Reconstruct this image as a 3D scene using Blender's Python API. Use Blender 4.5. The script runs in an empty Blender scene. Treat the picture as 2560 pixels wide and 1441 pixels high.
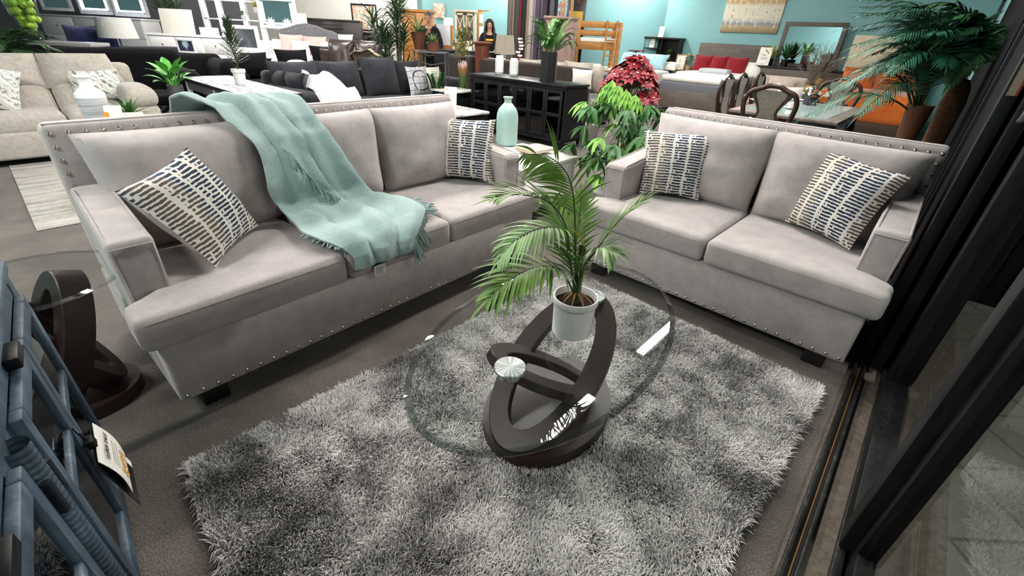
import bpy, bmesh, math, random
import numpy as np
from mathutils import Vector, Matrix, noise
R = math.radians
random.seed(7)
C = bpy.context.scene.collection
scene = bpy.context.scene

# ---------------------------------------------------------------- camera
CAM_F, PITCH, ROLL, CAM_H = 1103.98, 0.52028, 0.05182, 1.45
_c, _s = math.cos(PITCH), math.sin(PITCH)
_cr, _sr = math.cos(ROLL), math.sin(ROLL)
FW = Vector((0, _c, -_s)); _u0 = Vector((0, _s, _c)); _r0 = Vector((1, 0, 0))
RT = _r0 * _cr + _u0 * _sr
UP = _u0 * _cr - _r0 * _sr
EYE = Vector((0, 0, CAM_H))
cam = bpy.data.cameras.new('camera'); cam.sensor_width = 36; cam.lens = CAM_F / 2560 * 36
cam.clip_start = .02
camo = bpy.data.objects.new('camera', cam); C.objects.link(camo)
m = Matrix((RT, UP, -FW)).transposed().to_4x4(); m.translation = EYE
camo.matrix_world = m
scene.camera = camo

def ray(px, py): return RT * ((px - 1280) / CAM_F) + UP * ((720.5 - py) / CAM_F) + FW
def W(px, py, z=None, y=None):
    """a pixel of the photograph as a point at height z, or at distance y in front of the camera"""
    d = ray(px, py)
    return EYE + d * ((z - CAM_H) / d.z if z is not None else y / d.y)

# ---------------------------------------------------------------- world, exposure
vs = scene.view_settings
scene.display_settings.display_device = 'sRGB'
vs.view_transform = 'Standard'; vs.look = 'None'; vs.exposure = 1.42; vs.gamma = 1; vs.use_curve_mapping = False
w = bpy.data.worlds.new('night'); scene.world = w; w.use_nodes = True
w.node_tree.nodes['Background'].inputs[0].default_value = (.75, .85, 1, 1)
w.node_tree.nodes['Background'].inputs[1].default_value = .012
scene.cycles.max_bounces = 8; scene.cycles.diffuse_bounces = 3; scene.cycles.glossy_bounces = 4
scene.cycles.transmission_bounces = 8; scene.cycles.transparent_max_bounces = 10
scene.cycles.caustics_reflective = False; scene.cycles.caustics_refractive = False
scene.cycles.sample_clamp_indirect = 6
scene.cycles.use_denoising = True

# ---------------------------------------------------------------- materials
def srgb(h):
    h = h.lstrip('#')
    o = []
    for i in (0, 2, 4):
        c = int(h[i:i+2], 16) / 255
        o.append(c / 12.92 if c <= .04045 else ((c + .055) / 1.055) ** 2.4)
    return (*o, 1)
MATS = {}
class N:
    """small helper to write node trees"""
    def __init__(s, name):
        s.m = bpy.data.materials.new(name); s.m.use_nodes = True
        s.t = s.m.node_tree; s.b = s.t.nodes['Principled BSDF']
        s.co = s.t.nodes.new('ShaderNodeTexCoord').outputs['Object']
    def node(s, kind, **kw):
        n = s.t.nodes.new(kind)
        for k, v in kw.items(): setattr(n, k, v)
        return n
    def link(s, a, b): s.t.links.new(a, b)
    def put(s, sock, v):
        if isinstance(v, bpy.types.NodeSocket): s.link(v, sock)
        else: sock.default_value = v
    def math(s, op, a, b=0., c=0.):
        n = s.node('ShaderNodeMath', operation=op)
        for i, v in enumerate((a, b, c)): s.put(n.inputs[i], v)
        return n.outputs[0]
    def noise(s, scale, detail=3, rough=.6, vec=None, out='Fac', dist=0., stretch=None):
        n = s.node('ShaderNodeTexNoise'); n.inputs['Scale'].default_value = scale
        n.inputs['Detail'].default_value = detail; n.inputs['Roughness'].default_value = rough; n.inputs['Distortion'].default_value = dist
        v = vec or s.co
        if stretch:
            mp = s.node('ShaderNodeMapping'); s.link(v, mp.inputs[0]); mp.inputs['Scale'].default_value = stretch; v = mp.outputs[0]
        s.link(v, n.inputs['Vector'])
        return n.outputs[out]
    def ramp(s, f, stops, interp='LINEAR'):
        n = s.node('ShaderNodeValToRGB'); n.color_ramp.interpolation = interp
        e = n.color_ramp.elements
        while len(e) < len(stops): e.new(.5)
        for i, (p, c) in enumerate(stops):
            e[i].position = p; e[i].color = srgb(c) if isinstance(c, str) else c
        s.put(n.inputs[0], f); return n.outputs[0]
    def mix(s, f, a, b, mode='MIX'):
        n = s.node('ShaderNodeMix', data_type='RGBA', blend_type=mode)
        s.put(n.inputs[0], f)
        for i, v in ((6, a), (7, b)): s.put(n.inputs[i], srgb(v) if isinstance(v, str) else v)
        return n.outputs[2]
    def bump(s, h, strength=.3, dist=.01):
        n = s.node('ShaderNodeBump'); n.inputs['Strength'].default_value = strength; n.inputs['Distance'].default_value = dist
        s.link(h, n.inputs['Height']); s.link(n.outputs[0], s.b.inputs['Normal'])
    def set(s, **kw):
        for k, v in kw.items():
            s.put(s.b.inputs[k.replace('_', ' ')], srgb(v) if isinstance(v, str) else v)
        return s
def plain(name, col, rough=.5, metal=0., **kw):
    if name in MATS: return MATS[name]
    n = N(name); f = n.noise(35, 2)
    base = srgb(col)
    n.set(Base_Color=n.mix(f, tuple(x * .9 for x in base[:3]) + (1,), tuple(min(1, x * 1.08) for x in base[:3]) + (1,)), Roughness=rough, Metallic=metal, **kw)
    MATS[name] = n.m; return n.m
def fabric(name, a, b, scale=14, fine=260, bump=.25, sheen=.15, rough=.92):
    if name in MATS: return MATS[name]
    n = N(name)
    f = n.math('MULTIPLY_ADD', n.noise(scale, 4, .7), .75, n.math('MULTIPLY', n.noise(fine, 2), .3))
    n.set(Base_Color=n.ramp(f, [(.3, a), (.7, b)]), Roughness=rough, Sheen_Weight=sheen, Sheen_Roughness=.5, Specular_IOR_Level=.12)
    n.bump(n.noise(fine, 3), bump, .003)
    MATS[name] = n.m; return n.m
def wood(name, cols, stretch=(2, 22, 22), rough=.45, scale=1., coat=0.):
    if name in MATS: return MATS[name]
    n = N(name); f = n.noise(scale, 6, .65, stretch=stretch, dist=.6)
    k = len(cols)
    n.set(Base_Color=n.ramp(f, [(.25 + .5 * i / max(1, k - 1), c) for i, c in enumerate(cols)]), Roughness=rough, Coat_Weight=coat)
    n.bump(f, .08, .002); MATS[name] = n.m; return n.m
def leafmat(name, a, b, rough=.5):
    if name in MATS: return MATS[name]
    n = N(name); f = n.noise(9, 3)
    n.set(Base_Color=n.ramp(f, [(.3, a), (.7, b)]), Roughness=rough)
    MATS[name] = n.m; return n.m
def glassmat(name, tint=(1, 1, 1, 1), rough=0., ior=1.45):
    if name in MATS: return MATS[name]
    n = N(name); n.set(Base_Color=tint, Roughness=rough, IOR=ior, Transmission_Weight=1.)
    # thin pane: light passes straight for shadows would need tricks, so plain transmission only
    MATS[name] = n.m; return n.m
def glow(name, col, strength):
    if name in MATS: return MATS[name]
    n = N(name); n.set(Base_Color=col, Emission_Color=col, Emission_Strength=strength); MATS[name] = n.m; return n.m
def pane(name, tint=(.9, .96, .94, 1), gl=.04):
    """clear sheet glass: mostly see-through, Fresnel reflection on its faces"""
    if name in MATS: return MATS[name]
    n = N(name)
    tr = n.node('ShaderNodeBsdfTransparent'); tr.inputs[0].default_value = tint
    g = n.node('ShaderNodeBsdfGlossy'); g.inputs['Roughness'].default_value = .01
    fr = n.node('ShaderNodeFresnel'); fr.inputs[0].default_value = 1.5
    mx = n.node('ShaderNodeMixShader')
    bf = n.node('ShaderNodeNewGeometry').outputs['Backfacing']
    n.link(n.math('MULTIPLY', n.math('MAXIMUM', fr.outputs[0], gl), n.math('SUBTRACT', 1., bf)), mx.inputs[0]); n.link(tr.outputs[0], mx.inputs[1]); n.link(g.outputs[0], mx.inputs[2])
    n.link(mx.outputs[0], n.t.nodes['Material Output'].inputs[0]); n.t.nodes.remove(n.b)
    MATS[name] = n.m; return n.m

# ---------------------------------------------------------------- mesh builder
class G:
    def __init__(s): s.v = []; s.f = []; s.M = None
    def at(s, M): s.M = M; return s
    def add(s, vs, fs):
        o = len(s.v)
        if s.M is not None: vs = [s.M @ Vector(p) for p in vs]
        s.v.extend([tuple(p) for p in vs]); s.f.extend([tuple(i + o for i in f) for f in fs])
        return s
    def addbm(s, bm):
        bm.verts.index_update()
        s.add([v.co.copy() for v in bm.verts], [[v.index for v in f.verts] for f in bm.faces]); bm.free(); return s
    def hexa(s, p, r=0., seg=2):
        """8 corners: bottom four counter-clockwise, then top four"""
        fs = [(3, 2, 1, 0), (4, 5, 6, 7), (0, 1, 5, 4), (1, 2, 6, 5), (2, 3, 7, 6), (3, 0, 4, 7)]
        if r <= 0: return s.add(p, fs)
        bm = bmesh.new(); vs = [bm.verts.new(q) for q in p]
        for f in fs: bm.faces.new([vs[i] for i in f])
        bmesh.ops.bevel(bm, geom=list(bm.edges), offset=r, offset_type='OFFSET', segments=seg, profile=.5, affect='EDGES', clamp_overlap=True)
        return s.addbm(bm)
    def box(s, x0, x1, y0, y1, z0, z1, r=0., seg=2):
        return s.hexa([(x0, y0, z0), (x1, y0, z0), (x1, y1, z0), (x0, y1, z0), (x0, y0, z1), (x1, y0, z1), (x1, y1, z1), (x0, y1, z1)], r, seg)
    def soft(s, poly, z0, z1, r=.03, seg=3, crown=0., step=.07, under=0.):
        """upholstered block: a plan outline with rounded edges and a crowned top"""
        bm = bmesh.new()
        b = [bm.verts.new((x, y, z0)) for x, y in poly]; t = [bm.verts.new((x, y, z1)) for x, y in poly]
        n = len(poly)
        bm.faces.new(b[::-1]); bm.faces.new(t)
        for i in range(n): bm.faces.new((b[i], b[(i+1) % n], t[(i+1) % n], t[i]))
        bmesh.ops.bevel(bm, geom=list(bm.edges), offset=r, offset_type='OFFSET', segments=seg, profile=.5, affect='EDGES', clamp_overlap=True)
        xs = [p[0] for p in poly]; ys = [p[1] for p in poly]
        x0, x1, y0, y1 = min(xs), max(xs), min(ys), max(ys)
        if crown or under:
            for ax, a, c in ((0, x0, x1), (1, y0, y1)):
                k = max(1, int((c - a) / step))
                for i in range(1, k):
                    q = a + (c - a) * i / k
                    bmesh.ops.bisect_plane(bm, geom=bm.verts[:] + bm.edges[:] + bm.faces[:], plane_co=(q, 0, 0) if ax == 0 else (0, q, 0), plane_no=(1, 0, 0) if ax == 0 else (0, 1, 0))
            for v in bm.verts:
                u = (v.co.x - x0) / (x1 - x0) * 2 - 1; w_ = (v.co.y - y0) / (y1 - y0) * 2 - 1
                k = max(0, 1 - u ** 4) * max(0, 1 - w_ ** 4)
                if v.co.z > (z0 + z1) / 2: v.co.z += crown * k
                else: v.co.z -= under * k
        return s.addbm(bm)
    def prism(s, poly, z0, z1, r=0., seg=2):
        n = len(poly); bm = bmesh.new()
        b = [bm.verts.new((x, y, z0)) for x, y in poly]; t = [bm.verts.new((x, y, z1)) for x, y in poly]
        bm.faces.new(b[::-1]); bm.faces.new(t)
        for i in range(n): bm.faces.new((b[i], b[(i+1) % n], t[(i+1) % n], t[i]))
        if r > 0:
            es = [e for e in bm.edges if abs(e.verts[0].co.z - e.verts[1].co.z) < 1e-6] if n > 10 else list(bm.edges)
            bmesh.ops.bevel(bm, geom=es, offset=r, offset_type='OFFSET', segments=seg, profile=.5, affect='EDGES', clamp_overlap=True)
        return s.addbm(bm)
    def lathe(s, prof, c=(0, 0, 0), n=24, sx=1., sy=1.):
        """profile of (radius, height), closed at radius 0"""
        vs, fs, rings = [], [], []
        for rr, z in prof:
            if rr < 1e-5: rings.append([len(vs)]); vs.append((c[0], c[1], c[2] + z))
            else:
                rings.append(list(range(len(vs), len(vs) + n)))
                vs += [(c[0] + rr * sx * math.cos(2*math.pi*i/n), c[1] + rr * sy * math.sin(2*math.pi*i/n), c[2] + z) for i in range(n)]
        for a, b in zip(rings, rings[1:]):
            if len(a) == 1 and len(b) == 1: continue
            for i in range(n):
                j = (i + 1) % n
                if len(a) == 1: fs.append((a[0], b[j], b[i]))
                elif len(b) == 1: fs.append((a[i], a[j], b[0]))
                else: fs.append((a[i], a[j], b[j], b[i]))
        return s.add(vs, fs)
    def tube(s, path, rad, n=8, cap=True, closed=False):
        P = [Vector(p) for p in path]; k = len(P)
        rs = rad if isinstance(rad, (list, tuple)) else [rad] * k
        vs, fs = [], []; prev = None
        for i, p in enumerate(P):
            if closed: d = P[(i+1) % k] - P[i-1]
            else: d = P[min(i+1, k-1)] - P[max(i-1, 0)]
            d.normalize()
            if prev is None: a = d.orthogonal().normalized()
            else:
                a = prev - d * prev.dot(d)
                a = a.normalized() if a.length > 1e-6 else d.orthogonal().normalized()
            prev = a; b = d.cross(a)
            for j in range(n):
                t = 2 * math.pi * j / n
                vs.append(p + (a * math.cos(t) + b * math.sin(t)) * rs[i])
        for i in range(k if closed else k - 1):
            for j in range(n):
                i2 = (i + 1) % k
                fs.append((i*n+j, i*n+(j+1) % n, i2*n+(j+1) % n, i2*n+j))
        if cap and not closed:
            fs.append(tuple(range(n))[::-1]); fs.append(tuple((k-1)*n+j for j in range(n)))
        return s.add(vs, fs)
    def ball(s, c, r, n=12, m=8):
        rx, ry, rz = r if isinstance(r, (tuple, list)) else (r, r, r)
        vs = [(c[0], c[1], c[2] - rz)]
        for i in range(1, m):
            a = -math.pi/2 + math.pi*i/m
            vs += [(c[0] + rx*math.cos(a)*math.cos(2*math.pi*j/n), c[1] + ry*math.cos(a)*math.sin(2*math.pi*j/n), c[2] + rz*math.sin(a)) for j in range(n)]
        vs.append((c[0], c[1], c[2] + rz)); fs = []
        for j in range(n):
            fs.append((0, 1+(j+1) % n, 1+j)); fs.append((len(vs)-1, 1+(m-2)*n+j, 1+(m-2)*n+(j+1) % n))
        for i in range(m-2):
            for j in range(n): fs.append((1+i*n+j, 1+i*n+(j+1) % n, 1+(i+1)*n+(j+1) % n, 1+(i+1)*n+j))
        return s.add(vs, fs)
    def leaf(s, p, d, L, wd, nrm=(0, 0, 1), bend=0., n=4, fold=.15, tip=1.):
        """leaf blade from p along d, drooping by bend, folded along its midrib"""
        d = Vector(d).normalized(); nrm = Vector(nrm)
        sd = d.cross(nrm); sd = sd.normalized() if sd.length > 1e-5 else d.orthogonal().normalized()
        up = sd.cross(d).normalized()
        vs, fs = [], []; q = Vector(p); dd = d.copy()
        for i in range(n + 1):
            t = i / n; h = wd * .5 * (math.sin(math.pi * min(1, t ** .75 * .97 + .03)) ** .8 if tip else 1)
            if i == n: h = wd * .01
            vs += [q - sd * h + up * h * fold * 2, q.copy(), q + sd * h + up * h * fold * 2]
            q = q + dd * (L / n); dd = (dd + Vector((0, 0, -1)) * bend / n).normalized()
            up = sd.cross(dd).normalized()
        for i in range(n):
            a = i * 3
            fs += [(a, a+1, a+4, a+3), (a+1, a+2, a+5, a+4)]
        return s.add(vs, fs)
    def grid(s, fn, nu, nv, thick=0.):
        P = [[Vector(fn(i/nu, j/nv)) for j in range(nv+1)] for i in range(nu+1)]
        vs = [p for row in P for p in row]; k = nv + 1
        fs = [(i*k+j, (i+1)*k+j, (i+1)*k+j+1, i*k+j+1) for i in range(nu) for j in range(nv)]
        if thick:
            nr = [Vector((0, 0, 0)) for _ in vs]
            for f in fs:
                q = (vs[f[2]] - vs[f[0]]).cross(vs[f[3]] - vs[f[1]])
                for i in f: nr[i] += q
            o = len(vs)
            vs = vs + [p - q.normalized() * thick if q.length > 1e-12 else p.copy() for p, q in zip(vs, nr)]
            back = [tuple(i + o for i in f[::-1]) for f in fs]
            rim = [i*k for i in range(nu)] + [nu*k+j for j in range(nv)] + [(nu-i)*k+nv for i in range(nu)] + [nv-j for j in range(nv)]
            fs = fs + back + [(rim[(i+1) % len(rim)], rim[i], rim[i]+o, rim[(i+1) % len(rim)]+o) for i in range(len(rim))]
        return s.add(vs, fs)
    def pillow(s, c, T=.09, n=18, pinch=.07, sag=0., seed=0, power=2.4, wr=.006):
        """four corners (bottom left, bottom right, top right, top left), puffed between them"""
        c = [Vector(q) for q in c]; nrm = (c[1]-c[0]).cross(c[3]-c[0]).normalized()
        def pt(u, v, sgn):
            a, b = u*2-1, v*2-1
            k = pinch
            a2 = a * (1 - k * (1 - b*b)); b2 = b * (1 - k * (1 - a*a))
            uu, vv = (a2+1)/2, (b2+1)/2
            p = c[0]*(1-uu)*(1-vv) + c[1]*uu*(1-vv) + c[2]*uu*vv + c[3]*(1-uu)*vv
            h = T * (max(0, 1-abs(a)**power) * max(0, 1-abs(b)**power)) ** .62
            h *= 1 - sag * (v - .5)
            h += wr * noise.noise(Vector((u*4+seed*3.1, v*4, sgn*5+seed))) * min(1, h/.02)
            return p + nrm * h * sgn
        vs = []; k = n + 1
        for sg in (1, -1):
            for i in range(k):
                for j in range(k): vs.append(pt(i/n, j/n, sg))
        fs = []
        for i in range(n):
            for j in range(n):
                a = i*k+j
                fs.append((a, a+k, a+k+1, a+1)); b = a + k*k
                fs.append((b+1, b+k+1, b+k, b))
        o = len(s.v); s.add(vs, fs); return s
    def build(s, name, mat, parent=None, smooth=True, merge=0., loc=None):
        me = bpy.data.meshes.new(name); me.from_pydata(s.v, [], s.f)
        if merge:
            bm = bmesh.new(); bm.from_mesh(me); bmesh.ops.remove_doubles(bm, verts=bm.verts, dist=merge)
            bmesh.ops.recalc_face_normals(bm, faces=bm.faces); bm.to_mesh(me); bm.free()
        if mat: me.materials.append(mat)
        if smooth:
            me.polygons.foreach_set('use_smooth', [True] * len(me.polygons))
            me.set_sharp_from_angle(angle=R(38))
        me.update()
        o = bpy.data.objects.new(name, me); C.objects.link(o)
        if loc is not None: o.location = loc
        if parent is not None: o.parent = parent
        return o
def tag(o, label, cat, group=None, kind=None):
    o['label'] = label; o['category'] = cat
    if group: o['group'] = group
    if kind: o['kind'] = kind
    return o
def thing(name, label, cat, loc=(0, 0, 0), rz=0., group=None):
    o = bpy.data.objects.new(name, None); C.objects.link(o); o.empty_display_size = .1
    o.location = loc; o.rotation_euler = (0, 0, rz)
    return tag(o, label, cat, group)
def struct(o): o['kind'] = 'structure'; return o
def copy_tree(o, parent=None):
    c = o.copy(); C.objects.link(c)
    if parent is not None: c.parent = parent
    for ch in list(o.children): copy_tree(ch, c)
    return c
def rotz(a, loc=(0, 0, 0)): return Matrix.Translation(loc) @ Matrix.Rotation(a, 4, 'Z')
def text(name, body, size, mat, parent, M, depth=.0006):
    cu = bpy.data.curves.new(name, 'FONT'); cu.body = body; cu.size = size; cu.align_x = 'CENTER'; cu.align_y = 'CENTER'; cu.extrude = depth
    o = bpy.data.objects.new(name, cu); C.objects.link(o)
    dg = bpy.context.evaluated_depsgraph_get(); me = bpy.data.meshes.new_from_object(o.evaluated_get(dg))
    bpy.data.objects.remove(o)
    me.transform(M); me.materials.clear(); me.materials.append(mat)
    q = bpy.data.objects.new(name, me); C.objects.link(q)
    if parent is not None: q.parent = parent
    return q
A49 = R(49)
US = Vector((math.cos(A49), math.sin(A49), 0)); VS = Vector((-math.sin(A49), math.cos(A49), 0))
def hdir(a): return Vector((math.cos(a), math.sin(a), 0))
# ---------------------------------------------------------------- lights of the shop: rows of strip lights under the ceiling
CEIL = 3.3
LAMP = 75.
lamp_body = plain('fixture white', 'e8e8e6', .5)
tube_glow = glow('lit tube', (1., .97, .92, 1), LAMP)
def sf(s, t, z=0.): return US * s + VS * t + Vector((0, 0, z))
first = None
for ri, t in enumerate((1.85, 4.45, 7.05, 9.65, 12.25)):
    for si in ((-2, -1) if ri == 1 else (-2,) if ri == 0 else ()) + tuple(range(7)):  # near-end fixtures of the first two rows are added as fill
        s = 3.1 + 2.4 * si
        p = sf(s, t, CEIL)
        if p.y > 17.5 or p.x < -15 or (si + ri) % 2 and si > 0 and ri > 0 or si > 2 and ri == 0 or si > 4: continue
        if first is None:
            first = thing('strip_light', 'lit strip light under the ceiling, one of the even rows over the shop', 'ceiling light', group='strip lights under the ceiling')
            g = G().box(-.62, .62, -.08, .08, -.05, -.005, .012); g.build('housing', lamp_body, first)
            g = G().box(-.6, .6, -.055, .055, -.075, -.051, .01); g.build('diffuser', tube_glow, first)
            o = first
        else: o = copy_tree(first)
        o.location = p; o.rotation_euler = (0, 0, A49)

for q_, l_ in (((2.6, -2.4), 'far added strip light brightening the walkway outside the glass doors'), ((.6, -2.4), 'near added strip light brightening the walkway outside the glass doors')):  # added lamps, out of view, to brighten the floor beyond the glass
    o = copy_tree(first); o.location = sf(*q_, CEIL - .02); o.rotation_euler = (0, 0, A49); o['label'] = l_; o['group'] = 'added strip lights over the walkway'
# ---------------------------------------------------------------- floor, walls, ceiling
n = N('carpet'); f = n.noise(170, 4, .9); f2 = n.noise(2.2, 4, .6)
n.set(Base_Color=n.ramp(n.math('MULTIPLY_ADD', f, .85, n.math('MULTIPLY_ADD', f2, .3, -.08)), [(.30, '1f1b19'), (.5, '554d48'), (.68, '988d86')]), Roughness=.95, Sheen_Weight=.1)
n.bump(f, .6, .006); carpet = n.m
def quad(name, pts, mat, thick=.1):
    g = G(); P = [Vector(p) for p in pts]
    nn = (P[1]-P[0]).cross(P[3]-P[0]).normalized() * thick
    g.hexa([p - nn for p in P] + P); return struct(g.build(name, mat, smooth=False))
quad('floor', [sf(-3, -.14), sf(26, -.14), sf(26, 26), sf(-3, 26)], carpet)
n = N('worn concrete'); f = n.noise(30, 5, .7)
n.set(Base_Color=n.ramp(f, [(.3, '4b4138'), (.6, '6f655c'), (.8, '857a70')]), Roughness=.8); n.bump(f, .3, .004); concrete = n.m
quad('floor_threshold', [sf(-3, -.56), sf(6, -.56), sf(6, -.14), sf(-3, -.14)], concrete)
n = N('outside tiles'); f = n.noise(5, 5, .7)
br = n.node('ShaderNodeTexBrick'); n.link(n.co, br.inputs['Vector']); br.inputs['Scale'].default_value = 1.6; br.inputs['Mortar Size'].default_value = .012; br.offset = 0
br.inputs['Row Height'].default_value = .5; br.inputs['Color1'].default_value = srgb('8a887e'); br.inputs['Color2'].default_value = srgb('7f7d73'); br.inputs['Mortar'].default_value = srgb('3a3a36')
n.set(Base_Color=n.mix(f, br.outputs[0], '63625a'), Roughness=.45); outside_tile = n.m
quad('floor_outside', [sf(-4, -5), sf(9, -5), sf(9, -.56), sf(-4, -.56)], outside_tile)
n = N('teal paint'); f = n.noise(1.5, 2)
n.set(Base_Color=n.mix(f, '82b3b6', '8bbdbf'), Roughness=.6); n.bump(n.noise(180, 2), .05, .002); teal = n.m
cream = plain('cream paint', 'e9e6dc', .7)
grey_wall = plain('grey paint', '8f9096', .7)
black_wall = plain('dark shopfront', '101113', .95, Specular_IOR_Level=.05)
# the right-hand wall runs beside the beds; the left-hand run closes the shop behind the desks
WS = 13.55
K1 = sf(WS, 6.62); K2 = Vector((-3.25, 15.0, 0))
def wall(name, a, b, h, mat, th=.12, z0=0.):
    a, b = Vector(a), Vector(b); d = (b - a).normalized(); nn = Vector((-d.y, d.x, 0)) * th
    g = G(); z = Vector((0, 0, z0)); hh = Vector((0, 0, h))
    g.hexa([a + z, b + z, b + nn + z, a + nn + z, a + hh, b + hh, b + nn + hh, a + nn + hh]); return struct(g.build(name, mat, smooth=False))
wall('wall_right', K1, sf(WS, -.1), CEIL, teal)
wall('wall_back', K2, K1, CEIL, teal)
wall('wall_left', (-8.2, 15.0, 0), K2, CEIL, cream)
wall('wall_far_left', (-22, 15.0, 0), (-8.2, 15.0, 0), CEIL, grey_wall)
wall('wall_front', sf(4.1, -.2), sf(4.1, -5), CEIL, black_wall)
wall('wall_shopfront', sf(9.5, -.15), sf(3.95, -.15), CEIL, black_wall)
wall('wall_far_right', sf(WS, -.15), sf(9.5, -.15), CEIL, teal)
wall('wall_outside', sf(9, -4.9), sf(-4, -4.9), CEIL, black_wall)  # black wall stands in for the night dark outside
n = N('ceiling tiles'); br = n.node('ShaderNodeTexBrick'); n.link(n.co, br.inputs['Vector']); br.inputs['Scale'].default_value = 1.64; br.offset = 0
br.inputs['Row Height'].default_value = .5; br.inputs['Mortar Size'].default_value = .01
br.inputs['Color1'].default_value = srgb('757574'); br.inputs['Color2'].default_value = srgb('6f6f6e'); br.inputs['Mortar'].default_value = srgb('77777a')
n.set(Base_Color=br.outputs[0], Roughness=.8)
quad('ceiling', [sf(-3, -5, CEIL), sf(-3, 26, CEIL), sf(26, 26, CEIL), sf(26, -5, CEIL)], n.m)
struct(G().box(K2.x - .1, K2.x + .12, 14.86, 14.98, 0, CEIL, .01).build('trim_1', plain('white trim', 'f2f1ec', .5)))
struct(G().box(-.45, -.3, 14.8, 14.97, 0, CEIL, .01).build('trim_2', MATS['white trim']))

# ---------------------------------------------------------------- sliding glass shopfront at the right hand
n = N('black aluminium'); f = n.noise(60, 4, .7, stretch=(1, 1, .1))
n.set(Base_Color=n.ramp(f, [(.35, '0b0c0c'), (.7, '1c1d1e')]), Roughness=n.math('MULTIPLY_ADD', f, .4, .3), Metallic=.1, Specular_IOR_Level=.25); blackmetal = n.m
n = N('worn steel track'); f = n.noise(26, 5, .75)
n.set(Base_Color=n.ramp(f, [(.3, '121314'), (.55, '2a2b2b'), (.8, '6a665e')]), Roughness=.5, Metallic=.5); trackmetal = n.m
shopglass = pane('shop glass', (.72, .76, .74, 1), .12)
tr = thing('door_track', 'black double floor track for sliding glass doors, set in worn concrete', 'door track', sf(0, 0, 0), A49)
for nm, a, b, h in (('rail', -.165, -.15, .028), ('rail', -.205, -.192, .024), ('rail', -.30, -.272, .03), ('rail', -.335, -.318, .03)):
    G().box(-.6, 3.9, a, b, .001, h, .003).build(nm, trackmetal, tr)
G().box(-.6, 3.9, -.192, -.165, .001, .004).build('channel', plain('dark channel', '17130f', .7), tr)
G().box(-.6, 3.9, -.183, -.178, .001, .007).build('rust_strip', plain('rust', '7a5424', .7), tr)
G().box(-.6, 3.9, -.318, -.30, .001, .006).build('channel', MATS['dark channel'], tr)
def sliding_panel(label, s0, s1, t, h=2.5, st=.07, th=.045, handle=0, strip=0, solid=False):
    o = thing('sliding_door', label, 'sliding door', sf(0, 0, .032), A49, 'sliding shopfront doors')
    G().box(s0, s0 + st, t - th/2, t + th/2, 0, h, .004).build('stile', blackmetal, o)
    G().box(s1 - st, s1, t - th/2, t + th/2, 0, h, .004).build('stile', blackmetal, o)
    G().box(s0 + st, s1 - st, t - th/2, t + th/2, 0, .075, .004).build('bottom_rail', blackmetal, o)
    G().box(s0 + st, s1 - st, t - th/2, t + th/2, h - .1, h, .004).build('top_rail', blackmetal, o)
    G().box(s0 + st - .005, s1 - st + .005, t - .004, t + .004, .07, h - .095).build('panel' if solid else 'glass', plain('matte black panel', '0b0b0c', .9, Specular_IOR_Level=.1) if solid else shopglass, o, smooth=False)
    if handle:
        g = G(); x = s0 - .02
        g.tube([(s0 + .004, t, 1.22), (x - .02, t, 1.23), (x - .03, t, 1.26), (x - .03, t, 1.5), (x - .02, t, 1.53), (s0 + .004, t, 1.54)], .011, 8)
        g.build('pull_handle', plain('brushed grey', '7c7f84', .35, .8), o)
    if strip:
        G().box(s0 - .006, s0 + .001, t - .012, t + .012, 1.3, h - .1).build('seal_strip', plain('tan seal', '9c8878', .6), o)
        G().box(s0 - .008, s0 + .001, t - .02, t - .0125, 1.3, 1.95).build('red_seal', plain('red seal', '8c2a26', .5), o)
    return o
sliding_panel('black door leaf with a tan seal folded against the right end of the loveseat', 2.68, 3.85, -.176, strip=1, solid=True)
sliding_panel('second black door leaf in the stack beside the loveseat, with a grey pull', 2.62, 3.8, -.236, handle=1, solid=True)
sliding_panel('outermost black door leaf in the stack beside the loveseat', 2.64, 3.8, -.33, solid=True)
sliding_panel('black framed glass door with a wide stile standing over the floor track in the near right corner', 1.395, 2.55, -.322, st=.10, th=.095)
sliding_panel('dark glass door at the near right edge, mirroring the shaggy rug', .1, 1.39, -.335, st=.05, th=.05)
# ---------------------------------------------------------------- upholstery of the two sofas
sofa_fab = fabric('grey beige velvet', '9a9290', 'b7aeac', 10, 300, .2, .35)
nail_metal = plain('nickel nails', 'ddd3c9', .22, 1.)
foot_black = plain('black foot', '141313', .4)
SOFA_O, SOFA_A, SOFA_L = (-1.309, 1.3034, 0), .8732, 2.2201
LOVE_O, LOVE_A, LOVE_L = (.4934, 2.8447, 0), -.7325, 1.5819

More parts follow.
